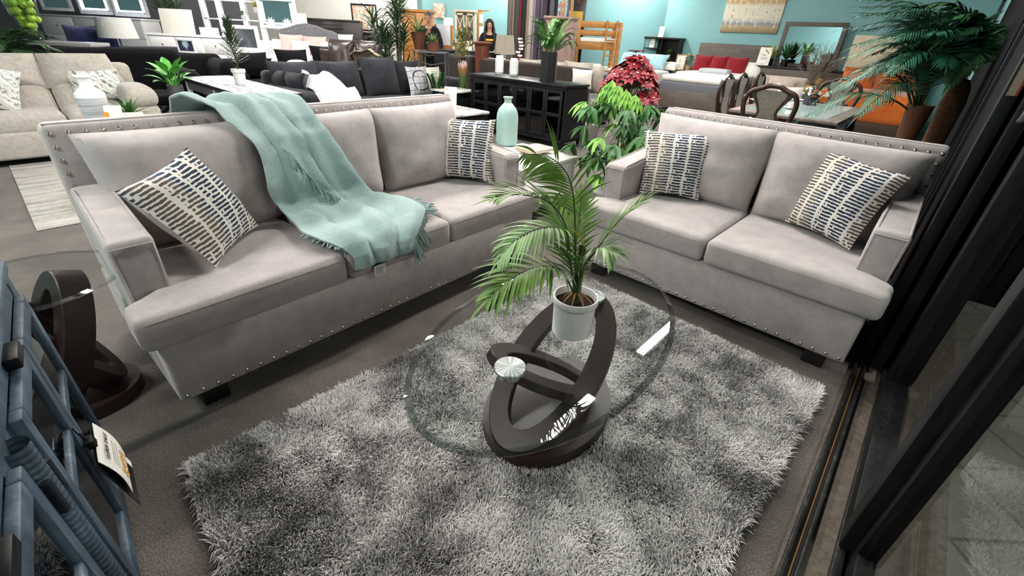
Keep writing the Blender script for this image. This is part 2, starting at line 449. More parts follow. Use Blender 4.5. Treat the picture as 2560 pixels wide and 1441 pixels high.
def make_sofa(name, label, cat, O, A, L, seats):
    root = thing(name, label, cat, O, A)
    zb, zc, zs, za, zt = .085, .362, .512, .735, 1.03
    # base, slightly wider above than below, front at d = 0
    g = G(); g.soft([(-.012, 0), (L + .012, 0), (L + .02, .93), (-.02, .93)], zb, zc + .01, .016, 3); g.build('base', sofa_fab, root)
    g = G()
    for x in (.11, L - .11):
        for y in (.07, .86): g.box(x - .05, x + .05, y - .045, y + .045, 0, zb, .004)
    feet = []
    for x in (.11, L - .11):
        for y in (.07, .86): G().box(x - .05, x + .05, y - .045, y + .045, .001, zb + .004, .004).build('foot', foot_black, root)
    # arms: block arms whose tops slope up to the back
    aw = .15
    for sd in (0, 1):
        X = (lambda x: x) if sd == 0 else (lambda x: L - x)
        x0, x1, xb0, xb1 = -.028, -.028 + aw, -.01, aw - .02
        p = [(x0 + .012, .165, zc), (x1 - .004, .165, zc), (xb1, .86, zc), (xb0, .86, zc), (x0, .165, za), (x1, .165, za), (xb1, .80, .80), (xb0, .80, .80)]
        q = [(X(a), b, c) for a, b, c in p]
        if sd: q = [q[1], q[0], q[3], q[2], q[5], q[4], q[7], q[6]]
        a = G().hexa(q, .022, 4).build('arm', sofa_fab, root)
        g = G(); k = .004
        for xa, xb_, oo in ((x0 + .012, x0, -1), (x1 - .004, x1, 1)):
            path = [(X(xa + .006 * -oo), .165 - k + .006, zc + .03), (X(xb_ - .012 * oo), .165 - k + .006, za - .03), (X(xb_ - .012 * oo), .175, za - .012), (X(xb_ - .012 * oo), .20, za + .001)]
            bx = xb0 if oo < 0 else xb1
            path += [(X(xb_ + (bx - xb_) * t - .012 * oo), .165 + (.635) * t, za + .065 * t + .001) for t in (.3, .6, .9)]
            g.tube(path, .0055, 6)
        g.tube([(X(x0 + .01), .160, za - .02), (X(x1 - .012), .160, za - .02)], .003, 5)
        g.build('piping', sofa_fab, a)
    # back: a panel higher than the cushions
    g = G(); g.soft([(-.012, .84), (L + .012, .84), (L + .012, .97), (-.012, .97)], zc, zt + .012, .03, 3)
    bk = g.build('back', sofa_fab, root)
    g = G(); g.tube([(0, .868, zt + .012), (L, .868, zt + .012)], .004, 6); g.build('piping', sofa_fab, bk)
    # nail heads, each its own small part
    g = G(); vs = [(0, 0, .0055)]
    for rr, h in ((.005, .0045), (.0085, .0015), (.009, -.002)): vs += [(math.cos(j * math.pi / 4) * rr, math.sin(j * math.pi / 4) * rr, h) for j in range(8)]
    fs = [(0, 1 + j, 1 + (j + 1) % 8) for j in range(8)]
    for i in range(2): fs += [(1 + i*8 + j, 1 + (i+1)*8 + j, 1 + (i+1)*8 + (j+1) % 8, 1 + i*8 + (j+1) % 8) for j in range(8)]
    proto = g.add(vs, fs).build('nailhead', nail_metal, root)
    spots = []
    nt = min(43, round(L / .058))
    spots += [(.012 + (L - .024) * i / nt, .8395, zt - .022) for i in range(nt + 1)]
    for sd in (.014, L - .014): spots += [(sd, .8395, zt - .022 - .055 * i) for i in range(1, 5)]
    spots += [(.012 + (L - .024) * i / nt, -.0005, zb + .024) for i in range(nt + 1)]
    for i, q in enumerate(spots):
        c = proto if i == 0 else proto.copy()
        if i: C.objects.link(c); c.parent = root
        c.location = q; c.rotation_euler = (R(90), 0, 0)
    # seat cushions: the end ones wrap round the front of the arms
    cuts = [0, L] if seats == 1 else None
    e = [.125] + [.125 + (L - .25) * (i + 1) / seats for i in range(seats)]
    e = [-.0] + ([.772, 1.432] if seats == 3 else [.797]) + [L]
    for i in range(seats):
        a, b = e[i], e[i + 1]; gp = .003
        fr, dp, ov = -.034, .80, .145
        if i == 0: poly = [(-.058, fr), (b - gp, fr), (b - gp, dp), (.128, dp), (.128, ov), (-.058, ov)]
        elif i == seats - 1: poly = [(a + gp, fr), (L + .058, fr), (L + .058, ov), (L - .128, ov), (L - .128, dp), (a + gp, dp)]
        else: poly = [(a + gp, fr), (b - gp, fr), (b - gp, dp), (a + gp, dp)]
        o = G().soft(poly, zc + .004, zs, .034, 4, .012, .06).build('seat_cushion', sofa_fab, root)
        g = G(); xa, xb = poly[0][0] + .03, poly[1][0] - .03
        g.tube([(xa + (xb - xa) * t, fr + .0025, zs - .022) for t in (0, .5, 1)], .0018, 5); g.build('piping', sofa_fab, o)
    # back cushions: loose, with dog-eared top corners
    eb = [.085, .80, 1.455, L - .09] if seats == 3 else [.03, .795, L - .05]
    for i in range(seats):
        a, b = eb[i], eb[i + 1]
        bot, top = zs + .012, zt - .045
        lean = .105
        c = [(a + .012, .655, bot - .03), (b - .012, .655, bot - .03), (b + .026, .655 + lean, top + .03), (a - .026, .655 + lean, top + .03)]
        G().pillow(c, .155, 28, .03, .1, seed=i + seats * 5, power=4.2, wr=.018).build('back_cushion', sofa_fab, root, merge=.0008)
    return root
sofa = make_sofa('sofa', 'long grey-beige three-seat sofa with nailhead trim under the aqua throw', 'sofa', SOFA_O, SOFA_A, SOFA_L, 3)
love = make_sofa('loveseat', 'grey-beige nailhead loveseat with two seats beside the black glass doors', 'loveseat', LOVE_O, LOVE_A, LOVE_L, 2)

# ---------------------------------------------------------------- striped throw pillows
def dash_pillow_mat(name, swap=False):
    n = N(name)
    sep = n.node('ShaderNodeSeparateXYZ'); n.link(n.co, sep.inputs[0])
    x, y = (sep.outputs[0], sep.outputs[1])
    wob = n.noise(9, 3, vec=n.co)
    xs = n.math('MULTIPLY_ADD', n.math('ADD', x, n.math('MULTIPLY_ADD', wob, .03, -.015)), 11., 40.25)
    col = n.math('FLOOR', xs); uu = n.math('FRACT', xs)
    wn = n.node('ShaderNodeTexWhiteNoise', noise_dimensions='1D'); n.link(col, wn.inputs['W'])
    ys = n.math('ADD', n.math('MULTIPLY_ADD', y, 58., 90.), n.math('ADD', n.math('MULTIPLY', wn.outputs[0], 1.), n.math('MULTIPLY', wob, 1.2)))
    row = n.math('FLOOR', ys); vv = n.math('FRACT', ys)
    cmb = n.node('ShaderNodeCombineXYZ'); n.link(col, cmb.inputs[0]); n.link(row, cmb.inputs[1])
    w2 = n.node('ShaderNodeTexWhiteNoise', noise_dimensions='2D'); n.link(cmb.outputs[0], w2.inputs['Vector'])
    r1 = w2.outputs[0]
    dx = n.math('MULTIPLY', n.math('MAXIMUM', n.math('SUBTRACT', n.math('ABSOLUTE', n.math('SUBTRACT', uu, .5)), n.math('MULTIPLY_ADD', r1, .08, .33)), 0.), .0909)
    dy = n.math('MULTIPLY', n.math('ABSOLUTE', n.math('SUBTRACT', vv, .5)), .01724)
    dist_ = n.math('SQRT', n.math('ADD', n.math('MULTIPLY', dx, dx), n.math('MULTIPLY', dy, dy)))
    a = n.math('LESS_THAN', dist_, n.math('MULTIPLY_ADD', n.noise(75, 3, .7), .0085, .0008))
    # some dashes are broken in two
    br = n.math('GREATER_THAN', n.math('ABSOLUTE', n.math('SUBTRACT', uu, n.math('MULTIPLY_ADD', r1, .5, .2))), .055)
    brk = n.math('MAXIMUM', br, n.math('GREATER_THAN', r1, .38))
    ink = n.math('MULTIPLY', a, brk)
    tone = n.math('ADD', n.math('MULTIPLY', n.math('ABSOLUTE', n.math('SINE', n.math('MULTIPLY_ADD', x, 9., 1.1))), .85), n.math('MULTIPLY_ADD', n.noise(14, 2), .5, -.25))
    inkc = n.ramp(tone, [(.30, '5d5048'), (.46, '4a4a50'), (.56, '1d2f4d'), (.8, '14263f')])
    base = n.mix(n.noise(220, 2), 'cfcac0', 'e6e1d8')
    n.set(Base_Color=n.mix(ink, base, inkc), Roughness=.95, Sheen_Weight=.1)
    n.bump(n.noise(420, 2), .35, .002)
    return n.m
dash = dash_pillow_mat('navy and taupe dashes')
linen = fabric('pillow back linen', 'a79d95', 'b8aea6', 20, 300)
def throw_pillow(frame, corners, label, T=.085, group='navy and taupe dash pillows', front=None, back=None, name='throw_pillow', n=20, rot=0, pinch=.09):
    O, A = frame
    Mw = rotz(A, O)
    c = [Mw @ Vector(q) for q in corners]
    ctr = sum(c, Vector()) / 4
    ex = (c[1] - c[0] + c[2] - c[3]).normalized(); nz = ex.cross(c[3] - c[0] + c[2] - c[1]).normalized(); ey = nz.cross(ex)
    M = Matrix((ex, ey, nz)).transposed().to_4x4(); M.translation = ctr
    Mi = M.inverted()
    root = thing(name, label, 'pillow', (0, 0, 0), 0, group); root.matrix_world = M
    lc = [Mi @ q for q in c]
    if rot: lc = lc[rot:] + lc[:rot]
    g = G().pillow(lc, T, n, pinch, 0., seed=len(label), wr=.008)
    h = len(g.v) // 2; nf = len(g.f)
    gf, gb = G(), G()
    gf.v = g.v[:h]; gf.f = [f for f in g.f if f[0] < h]; gb.v = g.v[h:]; gb.f = [tuple(i - h for i in f) for f in g.f if f[0] >= h]
    gf.build('cover', front or dash, root); gb.build('backing', back or linen, root)
    return root
FS, FL = (SOFA_O, SOFA_A), (LOVE_O, LOVE_A)
p1 = throw_pillow(FS, [(.285, .16, .545), (.60, .505, .545), (.395, .50, .965), (.085, .36, .865)], 'dash-patterned pillow tipped diagonally against the left sofa arm', .10, rot=0)
throw_pillow(FS, [(1.875, .62, .54), (2.07, .25, .54), (2.20, .36, .94), (1.955, .69, .94)], 'dash-patterned pillow standing at the far end of the sofa, below the aqua bottle', .085)
throw_pillow(FL, [(.155, .355, .54), (.50, .53, .54), (.485, .66, .955), (.045, .47, .935)], 'dash-patterned pillow on the loveseat by the potted money tree', .085)
throw_pillow(FL, [(1.03, .56, .54), (1.40, .355, .54), (1.50, .52, .93), (1.075, .66, .985)], 'dash-patterned pillow on the loveseat against its right arm', .09)

# ---------------------------------------------------------------- aqua throw
n = N('aqua chenille'); f = n.noise(160, 3, .7); f2 = n.noise(60, 3, .6, stretch=(1, 1, 6))
n.set(Base_Color=n.ramp(n.math('MULTIPLY_ADD', f, .5, n.math('MULTIPLY', f2, .5)), [(.3, '869f9e'), (.55, '9fb7b5'), (.75, 'b6cac8')]), Roughness=.95, Sheen_Weight=.3)
n.bump(n.math('ADD', f, f2), .7, .006); aqua = n.m
blk = thing('throw_blanket', 'aqua fringed chenille throw draped over the sofa back and seat', 'blanket', SOFA_O, SOFA_A)
# rows down the drape: left s, right s, depth, height
rows = [(.47, .95, 1.00, .90), (.47, .95, .985, .985), (.48, .96, .93, 1.062), (.53, .99, .86, 1.072), (.60, 1.03, .775, 1.05), (.645, 1.06, .69, 1.0), (.665, 1.09, .61, .93), (.672, 1.11, .56, .85),
        (.68, 1.13, .53, .77), (.69, 1.16, .515, .68), (.70, 1.22, .50, .60), (.70, 1.28, .46, .548), (.69, 1.35, .37, .537), (.69, 1.375, .26, .536), (.70, 1.36, .15, .535), (.725, 1.30, .06, .533), (.75, 1.22, -.01, .527), (.765, 1.15, -.043, .50), (.785, 1.12, -.052, .465), (.80, 1.10, -.054, .435)]
def blanket_pt(u, v):
    k = v * (len(rows) - 1); i = min(int(k), len(rows) - 2); t = k - i
    r = [a * (1 - t) + b * t for a, b in zip(rows[i], rows[i + 1])]
    u2 = u
    s = r[0] + (r[1] - r[0]) * u2; d, z = r[2], r[3]
    damp = 1 if v < .8 else max(.25, 1 - (v - .8) * 3)
    # long folds running down the drape, plus crumple
    fold = .034 * (abs(math.sin(u * 7.9 + .9 * math.sin(v * 3.1) + .4)) ** .55) + .014 * math.sin(u * 19 + v * 5)
    cr = .034 * noise.noise(Vector((s * 7, d * 7 + z * 5, 1.7))) + .008 * noise.noise(Vector((s * 21, (d + z) * 19, 4.2)))
    h = (fold + .6 * cr) * damp + .012
    vert = max(0, min(1, (z - .56) / .2)) * (1 if d < .72 else 0)
    if v > .8: vert = max(vert, min(1, (v - .8) / .08))
    nn = Vector((.1 * math.sin(u * 9), -vert, 1 - .75 * vert))
    if d > .9: nn = Vector((0, max(0, (d - .9) * 8), 1))
    nn.normalize()
    edge = .02 * math.sin(v * 23) * (1 if u < .5 else -.7) * abs(u * 2 - 1) ** 3
    return Vector((s + edge, d, z)) + nn * h
G().grid(blanket_pt, 44, 96, .009).build('cloth', aqua, blk)
def strands(g, path, count, L, ddir, spread=.5, rad=.0042, floor_z=None):
    for i in range(count):
        t = (i + random.random() * .6) / count; k = t * (len(path) - 1); j = min(int(k), len(path) - 2)
        p = Vector(path[j]).lerp(Vector(path[j + 1]), k - j)
        d = Vector(ddir) + Vector((random.uniform(-1, 1), random.uniform(-1, 1), random.uniform(-.4, .4))) * spread; d.normalize()
        pts = [p]; q = p.copy()
        for m_ in range(5):
            d = (d + Vector((random.uniform(-1, 1), random.uniform(-1, 1), random.uniform(-.5, .2))) * .35 * spread); d.normalize()
            q = q + d * L * random.uniform(.8, 1.1) / 5
            if floor_z is not None and q.y > -.04: q.z = max(q.z, floor_z + random.uniform(0, .012))
            pts.append(q.copy())
        g.tube(pts, [rad, rad, rad * .95, rad * .9, rad * .8, rad * .5], 5)
for path, k, L_, dd, sp, fz in (
        ([blanket_pt(1, v) for v in (.58, .63, .68, .73, .78)], 56, .09, (1, -.1, -.1), .6, .538),
        ([blanket_pt(1, v) + Vector((.0, -.006, 0)) for v in (.78, .84, .90, .97)], 44, .13, (.25, -.2, -1), .2, None),
        ([blanket_pt(u, v) + Vector((0, -.02, .0)) for u, v in ((.30, .34), (.36, .36), (.44, .42), (.52, .5), (.6, .58))], 44, .085, (.3, -.15, -1), .3, None),
        ([blanket_pt(0, v) for v in (.72, .8, .86)], 14, .03, (-1, -.2, -.2), .5, .54)):
    g = G(); strands(g, path, k, L_, dd, sp, floor_z=fz); g.build('fringe', aqua, blk)
lb = G(); lb.box(.895, .96, -.0478, -.0465, .352, .41).build('care_label', plain('label white', 'dededb', .6), blk)
g = G()
for i in range(6): g.box(.902, .953 - .008 * (i % 3), -.0486, -.0479, .360 + i * .0072, .3625 + i * .0072)
g.build('label_print', plain('label grey', '777777', .6), blk)
G().box(.89, .965, -.048, -.0462, .41, .422).build('label_band', plain('label black', '222326', .7), blk)

# ---------------------------------------------------------------- shag rug
RUG = [(-.098, -.281), (2.225, -.39), (2.10, -1.95), (-.235, -1.80)]
rug = thing('shag_rug', 'grey mottled shaggy rug under the glass coffee table', 'rug', SOFA_O, SOFA_A)
G().prism(RUG[::-1], .001, .012).build('backing', plain('rug backing', '5a5855', .9), rug, smooth=False)
def make_shag():
    rng = np.random.default_rng(5)
    NT = 240000
    # denser where the photograph is close
    u = rng.random(NT); v = rng.random(NT)
    A_, B_, C_, D_ = [np.array(p) for p in RUG]
    P = (A_ * ((1-u)*(1-v))[:, None] + B_ * (u*(1-v))[:, None] + C_ * (u*v)[:, None] + D_ * ((1-u)*v)[:, None])
    ctr = P.mean(0)
    def nz(sc, ox, oy):
        gx = rng.random((64, 64)) * 2 - 1
        x = (P[:, 0] * sc + ox) % 63; y = (P[:, 1] * sc + oy) % 63
        i = x.astype(int); j = y.astype(int); fx = x - i; fy = y - j; fx = fx*fx*(3-2*fx); fy = fy*fy*(3-2*fy)
        return gx[i, j]*(1-fx)*(1-fy) + gx[(i+1) % 64, j]*fx*(1-fy) + gx[i, (j+1) % 64]*(1-fx)*fy + gx[(i+1) % 64, (j+1) % 64]*fx*fy
    ang = (nz(3.2, 20, 20) * 3.0 + nz(9, 30, 10) * 1.4 + nz(26, 3, 3) * 1.6 + rng.normal(0, .75, NT))
    lean = np.clip(.6 + .35 * nz(7, 11, 31) + rng.normal(0, .3, NT), .1, 1.3)
    L = .034 * rng.uniform(.75, 1.25, NT)
    # outward lean near the border
    e = np.minimum.reduce([u, 1-u, v, 1-v]); out = np.stack([np.where(u < .5, -1, 1) * np.clip(1-np.minimum(u, 1-u)/.03,0,1), np.where(v < .5, 1, -1) * np.clip(1-np.minimum(v, 1-v)/.04,0,1)], 1).astype(float)
    d = np.stack([np.cos(ang), np.sin(ang)], 1) + out * 1.2
    d /= np.linalg.norm(d, axis=1)[:, None]
    s = np.stack([-d[:, 1], d[:, 0]], 1)
    tw = rng.uniform(-.6, .6, NT); s = s * np.cos(tw)[:, None] + d * np.sin(tw)[:, None]
    wd = .0018 * rng.uniform(.7, 1.3, NT)
    z0 = .008
    ks = [(0., 0., 1.), (.35, .55, 1.1), (.75, .9, .8), (1.15, 1.0, .15)]
    V = []
    for hx, hz, ww in ks:
        cx = P + d * (hx * lean * L)[:, None]; cz = z0 + hz * L * (1.15 - .5 * np.clip(lean, 0, 1.2)) - (.004 if hx > 1 else 0)
        for sg in (-1, 1):
            q = cx + s * (wd * ww * sg)[:, None]
            V.append(np.concatenate([q, cz[:, None]], 1))
    V = np.stack(V, 1).reshape(-1, 3)
    b = (np.arange(NT) * 8)[:, None]
    F = np.concatenate([b + np.array([[0, 1, 3, 2]]), b + np.array([[2, 3, 5, 4]]), b + np.array([[4, 5, 7, 6]])], 1).reshape(-1, 4)
    me = bpy.data.meshes.new('pile')
    me.vertices.add(len(V)); me.vertices.foreach_set('co', V.astype(np.float32).ravel())
    me.loops.add(F.size); me.loops.foreach_set('vertex_index', F.astype(np.int32).ravel())
    me.polygons.add(len(F)); me.polygons.foreach_set('loop_start', np.arange(0, F.size, 4, dtype=np.int32)); me.polygons.foreach_set('loop_total', np.full(len(F), 4, dtype=np.int32))
    me.polygons.foreach_set('use_smooth', [True] * len(F))
    tone = np.clip(.56 + .42 * nz(4, 5, 40) + .34 * nz(13, 15, 25) + rng.normal(0, .2, NT), 0, 1)  # broad patches paint the sheen of differently laid pile into the colour
    at = me.attributes.new('yarn', 'FLOAT', 'POINT'); at.data.foreach_set('value', np.repeat(tone, 8).astype(np.float32))
    me.update(calc_edges=True)
    return me
n = N('shag yarn'); at = n.node('ShaderNodeAttribute', attribute_name='yarn')
n.set(Base_Color=n.ramp(at.outputs['Fac'], [(.0, '4f4c4a'), (.35, '8f8c8a'), (.6, 'bdbab8'), (1., 'e2dfdd')]), Roughness=.6, Sheen_Weight=.2)
pm = make_shag(); pm.materials.append(n.m)
pile = bpy.data.objects.new('pile', pm); C.objects.link(pile); pile.parent = rug; pile['kind'] = 'stuff'
# ---------------------------------------------------------------- glass coffee table
n = N('espresso wood'); f = n.noise(1.2, 6, .65, stretch=(3, 30, 30), dist=.4)
n.set(Base_Color=n.ramp(f, [(.3, '1e1311'), (.6, '2d1c19'), (.8, '3e2924')]), Roughness=.42); espresso = n.m
clear = pane('clear table glass', (.965, .98, .972, 1), .035)
rim = pane('polished glass rim', (.70, .75, .735, 1), .25)
n = N('brushed disc'); sep = n.node('ShaderNodeSeparateXYZ'); n.link(n.co, sep.inputs[0])
a_ = n.math('ARCTAN2', sep.outputs[1], sep.outputs[0]); wn = n.node('ShaderNodeTexWhiteNoise', noise_dimensions='1D')
n.link(n.math('FLOOR', n.math('MULTIPLY', a_, 7.)), wn.inputs['W'])
n.set(Base_Color=n.mix(n.math('MULTIPLY', wn.outputs[0], .75), n.mix(.10, 'b9c0bd', wn.outputs['Color']), '4a5552'), Metallic=.75, Roughness=.3)  # coloured sectors paint in the fanned sheen of brushed metal
disc_metal = n.m
TZ = .462
tb = thing('coffee_table', 'oval glass coffee table on dark crossed rings standing on the shag rug', 'table', (.183, 1.412, 0), R(55.6))
def ellipse(a, b, k=72, ph=0.): return [(a * math.cos(2*math.pi*i/k), b * math.sin(2*math.pi*i/k)) for i in range(k)]
# local x along the oval, y across
def oval_top(g_, a, b, z, h, bev, k=96):
    P, Q = ellipse(a, b, k), ellipse(a - bev, b - bev, k)
    vs = [(x, y, z + h) for x, y in Q] + [(x, y, z) for x, y in Q]
    g_.add(vs, [tuple(range(k)), tuple(range(k, 2*k))[::-1]])
    r_ = G(); vs = [(x, y, z + h) for x, y in Q] + [(x, y, z + h * .55) for x, y in P] + [(x, y, z + .001) for x, y in P] + [(x, y, z) for x, y in Q]
    fs = []
    for rr in range(3): fs += [(rr*k + (i+1) % k, rr*k + i, (rr+1)*k + i, (rr+1)*k + (i+1) % k) for i in range(k)]
    r_.add(vs, fs); return r_
g = G(); rr = oval_top(g, .69, .405, TZ, .010, .022)
top = g.build('glass_top', clear, tb, smooth=False); rr.build('bevelled_rim', rim, top)
g = G(); g.prism(ellipse(.33, .245), .010, .09, .008); g.build('plinth', espresso, tb)
def ring(c, ax, ay, a, b, band, th):
    """flat oval ring: centre, unit axes of its plane, semi-axes, band width, thickness"""
    c, ax, ay = Vector(c), Vector(ax).normalized(), Vector(ay).normalized(); nz = ax.cross(ay)
    k = 72; vs = []; g_ = G(); e = .004
    prof = [(0, -th/2 + e), (e, -th/2), (band - e, -th/2), (band, -th/2 + e), (band, th/2 - e), (band - e, th/2), (e, th/2), (0, th/2 - e)]
    for i in range(k):
        t = 2*math.pi*i/k
        for w_, h in prof:
            vs.append(c + ax * (a - w_) * math.cos(t) + ay * (b - w_) * math.sin(t) + nz * h)
    m_ = len(prof); fs = [(i*m_ + j, ((i+1) % k)*m_ + j, ((i+1) % k)*m_ + (j+1) % m_, i*m_ + (j+1) % m_) for i in range(k) for j in range(m_)]
    return g_.add(vs, fs)
dz = .335; hx = .285; Lr = math.hypot(dz, 2*hx) / 2
ring((0.015, 0, .09 + dz/2 + .018), (2*hx, 0, dz), (0, 1, 0), Lr + .055, .205, .088, .04).build('ring', espresso, tb)
ring((-.035, .012, .265), (-.44, .26, .31), (.51, .86, 0), .285, .15, .075, .04).build('ring', espresso, tb)
for x in (-.31, .30):
    pad = G().lathe([(0, TZ - .016), (.04, TZ - .016), (.042, TZ - .012), (.042, TZ - .0005), (0, TZ - .0005)], (x, 0, 0), 32).build('support_pad', plain('pad steel', '9a9c9c', .25, 1.), tb)
    d_ = G().lathe([(0, .012), (.052, .012), (.055, .0095), (.055, .0), (0, .0)], (0, 0, 0), 40).build('cap_disc', disc_metal, tb)
    d_.location = (x, 0, TZ + .0105)

# ---------------------------------------------------------------- palm in the white pot
pot_white = plain('white glazed pot', 'f4eeee', .18, 0., Coat_Weight=.4)
PB = Vector((.236, 1.40, TZ + .0108))
palm = thing('potted_palm', 'small potted palm in a white pot on the glass coffee table', 'plant', PB)
g = G(); g.lathe([(0, 0), (.070, 0), (.075, .004), (.078, .128), (.083, .131), (.085, .136), (.085, .152), (.082, .157), (.078, .157), (.075, .15), (.074, .12), (0, .12)], n=48); g.build('pot', pot_white, palm)
n = N('potting soil'); f = n.noise(90, 5, .8); n.set(Base_Color=n.ramp(f, [(.35, '14100d'), (.75, '3a2c22')]), Roughness=1.); n.bump(f, 1., .02); soil = n.m
def soil_disc(r, z, parent, bumpy=.004):
    vs = [(0, 0, z + .006)]; fs = []
    for i in range(1, 7):
        for j in range(24): vs.append((r*i/6*math.cos(j*math.pi/12), r*i/6*math.sin(j*math.pi/12), z + random.uniform(-bumpy, bumpy)))
    for j in range(24): fs.append((0, 1+j, 1+(j+1) % 24))
    for i in range(5): fs += [(1+i*24+j, 1+(i+1)*24+j, 1+(i+1)*24+(j+1) % 24, 1+i*24+(j+1) % 24) for j in range(24)]
    return G().add(vs, fs).build('soil', soil, parent)
soil_disc(.0745, .128, palm)
root_brown = plain('aerial root', '9a7248', .7)
for a in (20, 75, 150, 200, 245, 300, 340):
    d = hdir(R(a)); l_ = random.uniform(.035, .075)
    G().tube([Vector((0, 0, .175)), d * l_ * .35 + Vector((0, 0, .168)), d * l_ * .75 + Vector((0, 0, .148)), d * l_ + Vector((0, 0, .126))], [.005, .004, .003, .002], 6).build('root', root_brown, palm)
palm_a = leafmat('palm leaflet', '3d6a1c', '84a84a'); palm_b = leafmat('palm leaflet pale', '6f9a55', 'a9c68c'); stem_green = leafmat('palm stem', '2c3a18', '44582a', .5)
def bez(P, n=14):
    """smooth curve through the given points"""
    P = [Vector(p) for p in P]; out = []
    Q = [P[0]*2 - P[1]] + P + [P[-1]*2 - P[-2]]
    for i in range(1, len(Q) - 2):
        for k in range(n):
            t = k / n; a, b, c, d = Q[i-1], Q[i], Q[i+1], Q[i+2]
            out.append(.5*((2*b) + (c-a)*t + (2*a-5*b+4*c-d)*t*t + (3*b-a-3*c+d)*t**3))
    out.append(P[-1]); return out
def frond(name, path, parent, mat, start=.3, pairs=22, ll=.17, lw=.013, droop=.6, fwd=.75, upb=.15, rad=.004, stemmat=None, updir=(0, 0, 1), taper=.5, jit=.15, n=6, one_sided=0):
    c = bez(path); L = len(c)
    st = G().tube(c, [rad * (1 - .75 * i / L) for i in range(L)], 6).build(name, stemmat or stem_green, parent)
    g_ = G()
    for i in range(pairs):
        t = start + (1 - start) * (i + .5) / pairs; k = min(int(t * (L - 1)), L - 2); p = c[k].lerp(c[k+1], t * (L-1) - k)
        d = (c[k+1] - c[k]).normalized(); sd = d.cross(Vector(updir)); sd = sd.normalized() if sd.length > 1e-4 else Vector((1, 0, 0)); up = sd.cross(d)
        q = (t - start) / (1 - start)
        for sg in (-1, 1):
            if one_sided and sg != one_sided and random.random() < .6: continue
            l_ = ll * (.55 + .45 * math.sin(math.pi * min(1, q * .85 + .18))) * (1 - taper * q * q) * random.uniform(1 - jit, 1 + jit)
            dd = sd * sg * (1 - fwd * .55) + d * (fwd * (.7 + .6 * q)) + up * (upb + random.uniform(-.1, .1))
            g_.leaf(p, dd, l_, lw * random.uniform(.85, 1.1), up, droop * random.uniform(.6, 1.3), n)
    g_.leaf(c[-1], c[-1] - c[-4], ll * .5, lw * .8, (0, 0, 1), droop * .5, n)
    g_.build('leaflets', mat, st)
    return st
def lp(px, py, y): return W(px, py, y=y) - PB
b0 = Vector((0, 0, .165))
frond('frond', [b0, lp(1437, 620, 1.41), lp(1436, 520, 1.42), lp(1420, 440, 1.40), lp(1372, 392, 1.36), lp(1310, 385, 1.30)], palm, palm_a, .36, 30, .17, .0085, .8, .75, .05, updir=(.15, -1, .25), one_sided=-1)
frond('frond', [b0 + Vector((-.006, 0, 0)), lp(1424, 640, 1.40), lp(1412, 560, 1.38), lp(1370, 505, 1.33), lp(1300, 487, 1.27), lp(1235, 498, 1.22)], palm, palm_a, .5, 20, .15, .011, .5, .8, .2)
frond('frond', [b0 + Vector((-.004, -.006, 0)), lp(1425, 660, 1.38), lp(1405, 580, 1.34), lp(1350, 572, 1.29), lp(1285, 605, 1.25), lp(1248, 650, 1.23)], palm, palm_b, .42, 24, .14, .011, 1.0, .6, .1)
frond('frond', [b0 + Vector((-.008, -.004, 0)), lp(1418, 700, 1.37), lp(1395, 672, 1.33), lp(1340, 668, 1.27), lp(1275, 700, 1.20), lp(1225, 745, 1.15)], palm, palm_a, .34, 26, .20, .014, .8, .7, .1)
frond('frond', [b0 + Vector((.006, 0, 0)), lp(1455, 680, 1.41), lp(1495, 620, 1.40), lp(1540, 560, 1.39), lp(1585, 520, 1.38), lp(1612, 500, 1.37)], palm, palm_a, .36, 22, .13, .009, .55, .85, .15)
frond('frond', [b0 + Vector((.006, -.005, 0)), lp(1452, 690, 1.39), lp(1470, 648, 1.37), lp(1505, 620, 1.34), lp(1535, 632, 1.31)], palm, palm_b, .6, 14, .15, .010, 1.3, .6, .1)
frond('frond', [b0, lp(1430, 690, 1.43), lp(1420, 600, 1.46), lp(1395, 540, 1.50), lp(1370, 500, 1.53)], palm, palm_a, .35, 18, .15, .008, .8, .7, .1)
frond('frond', [b0, lp(1440, 690, 1.44), lp(1440, 610, 1.48), lp(1450, 540, 1.53), lp(1452, 490, 1.56)], palm, palm_a, .35, 16, .12, .010, .6, .8, .1)
frond('frond', [b0, lp(1432, 700, 1.36), lp(1424, 650, 1.31), lp(1400, 620, 1.27)], palm, palm_a, .4, 12, .13, .011, .8, .8, .1)
for q_ in ((-.008, .006), (.004, -.006), (.010, .004)): G().tube(bez([Vector((q_[0], q_[1], .13)), Vector((q_[0]*.9, q_[1], .24)), Vector((q_[0]*.6, q_[1], .36))]), [.0075]*14 + [.005]*15, 7).build('stem', stem_green, palm)
G().tube(bez([b0 + Vector((.01, 0, 0)), lp(1465, 645, 1.40), lp(1455, 600, 1.40), lp(1432, 575, 1.40)]), .0028, 6).build('yellow_stalk', plain('yellow stalk', 'b3a23c', .5), palm)

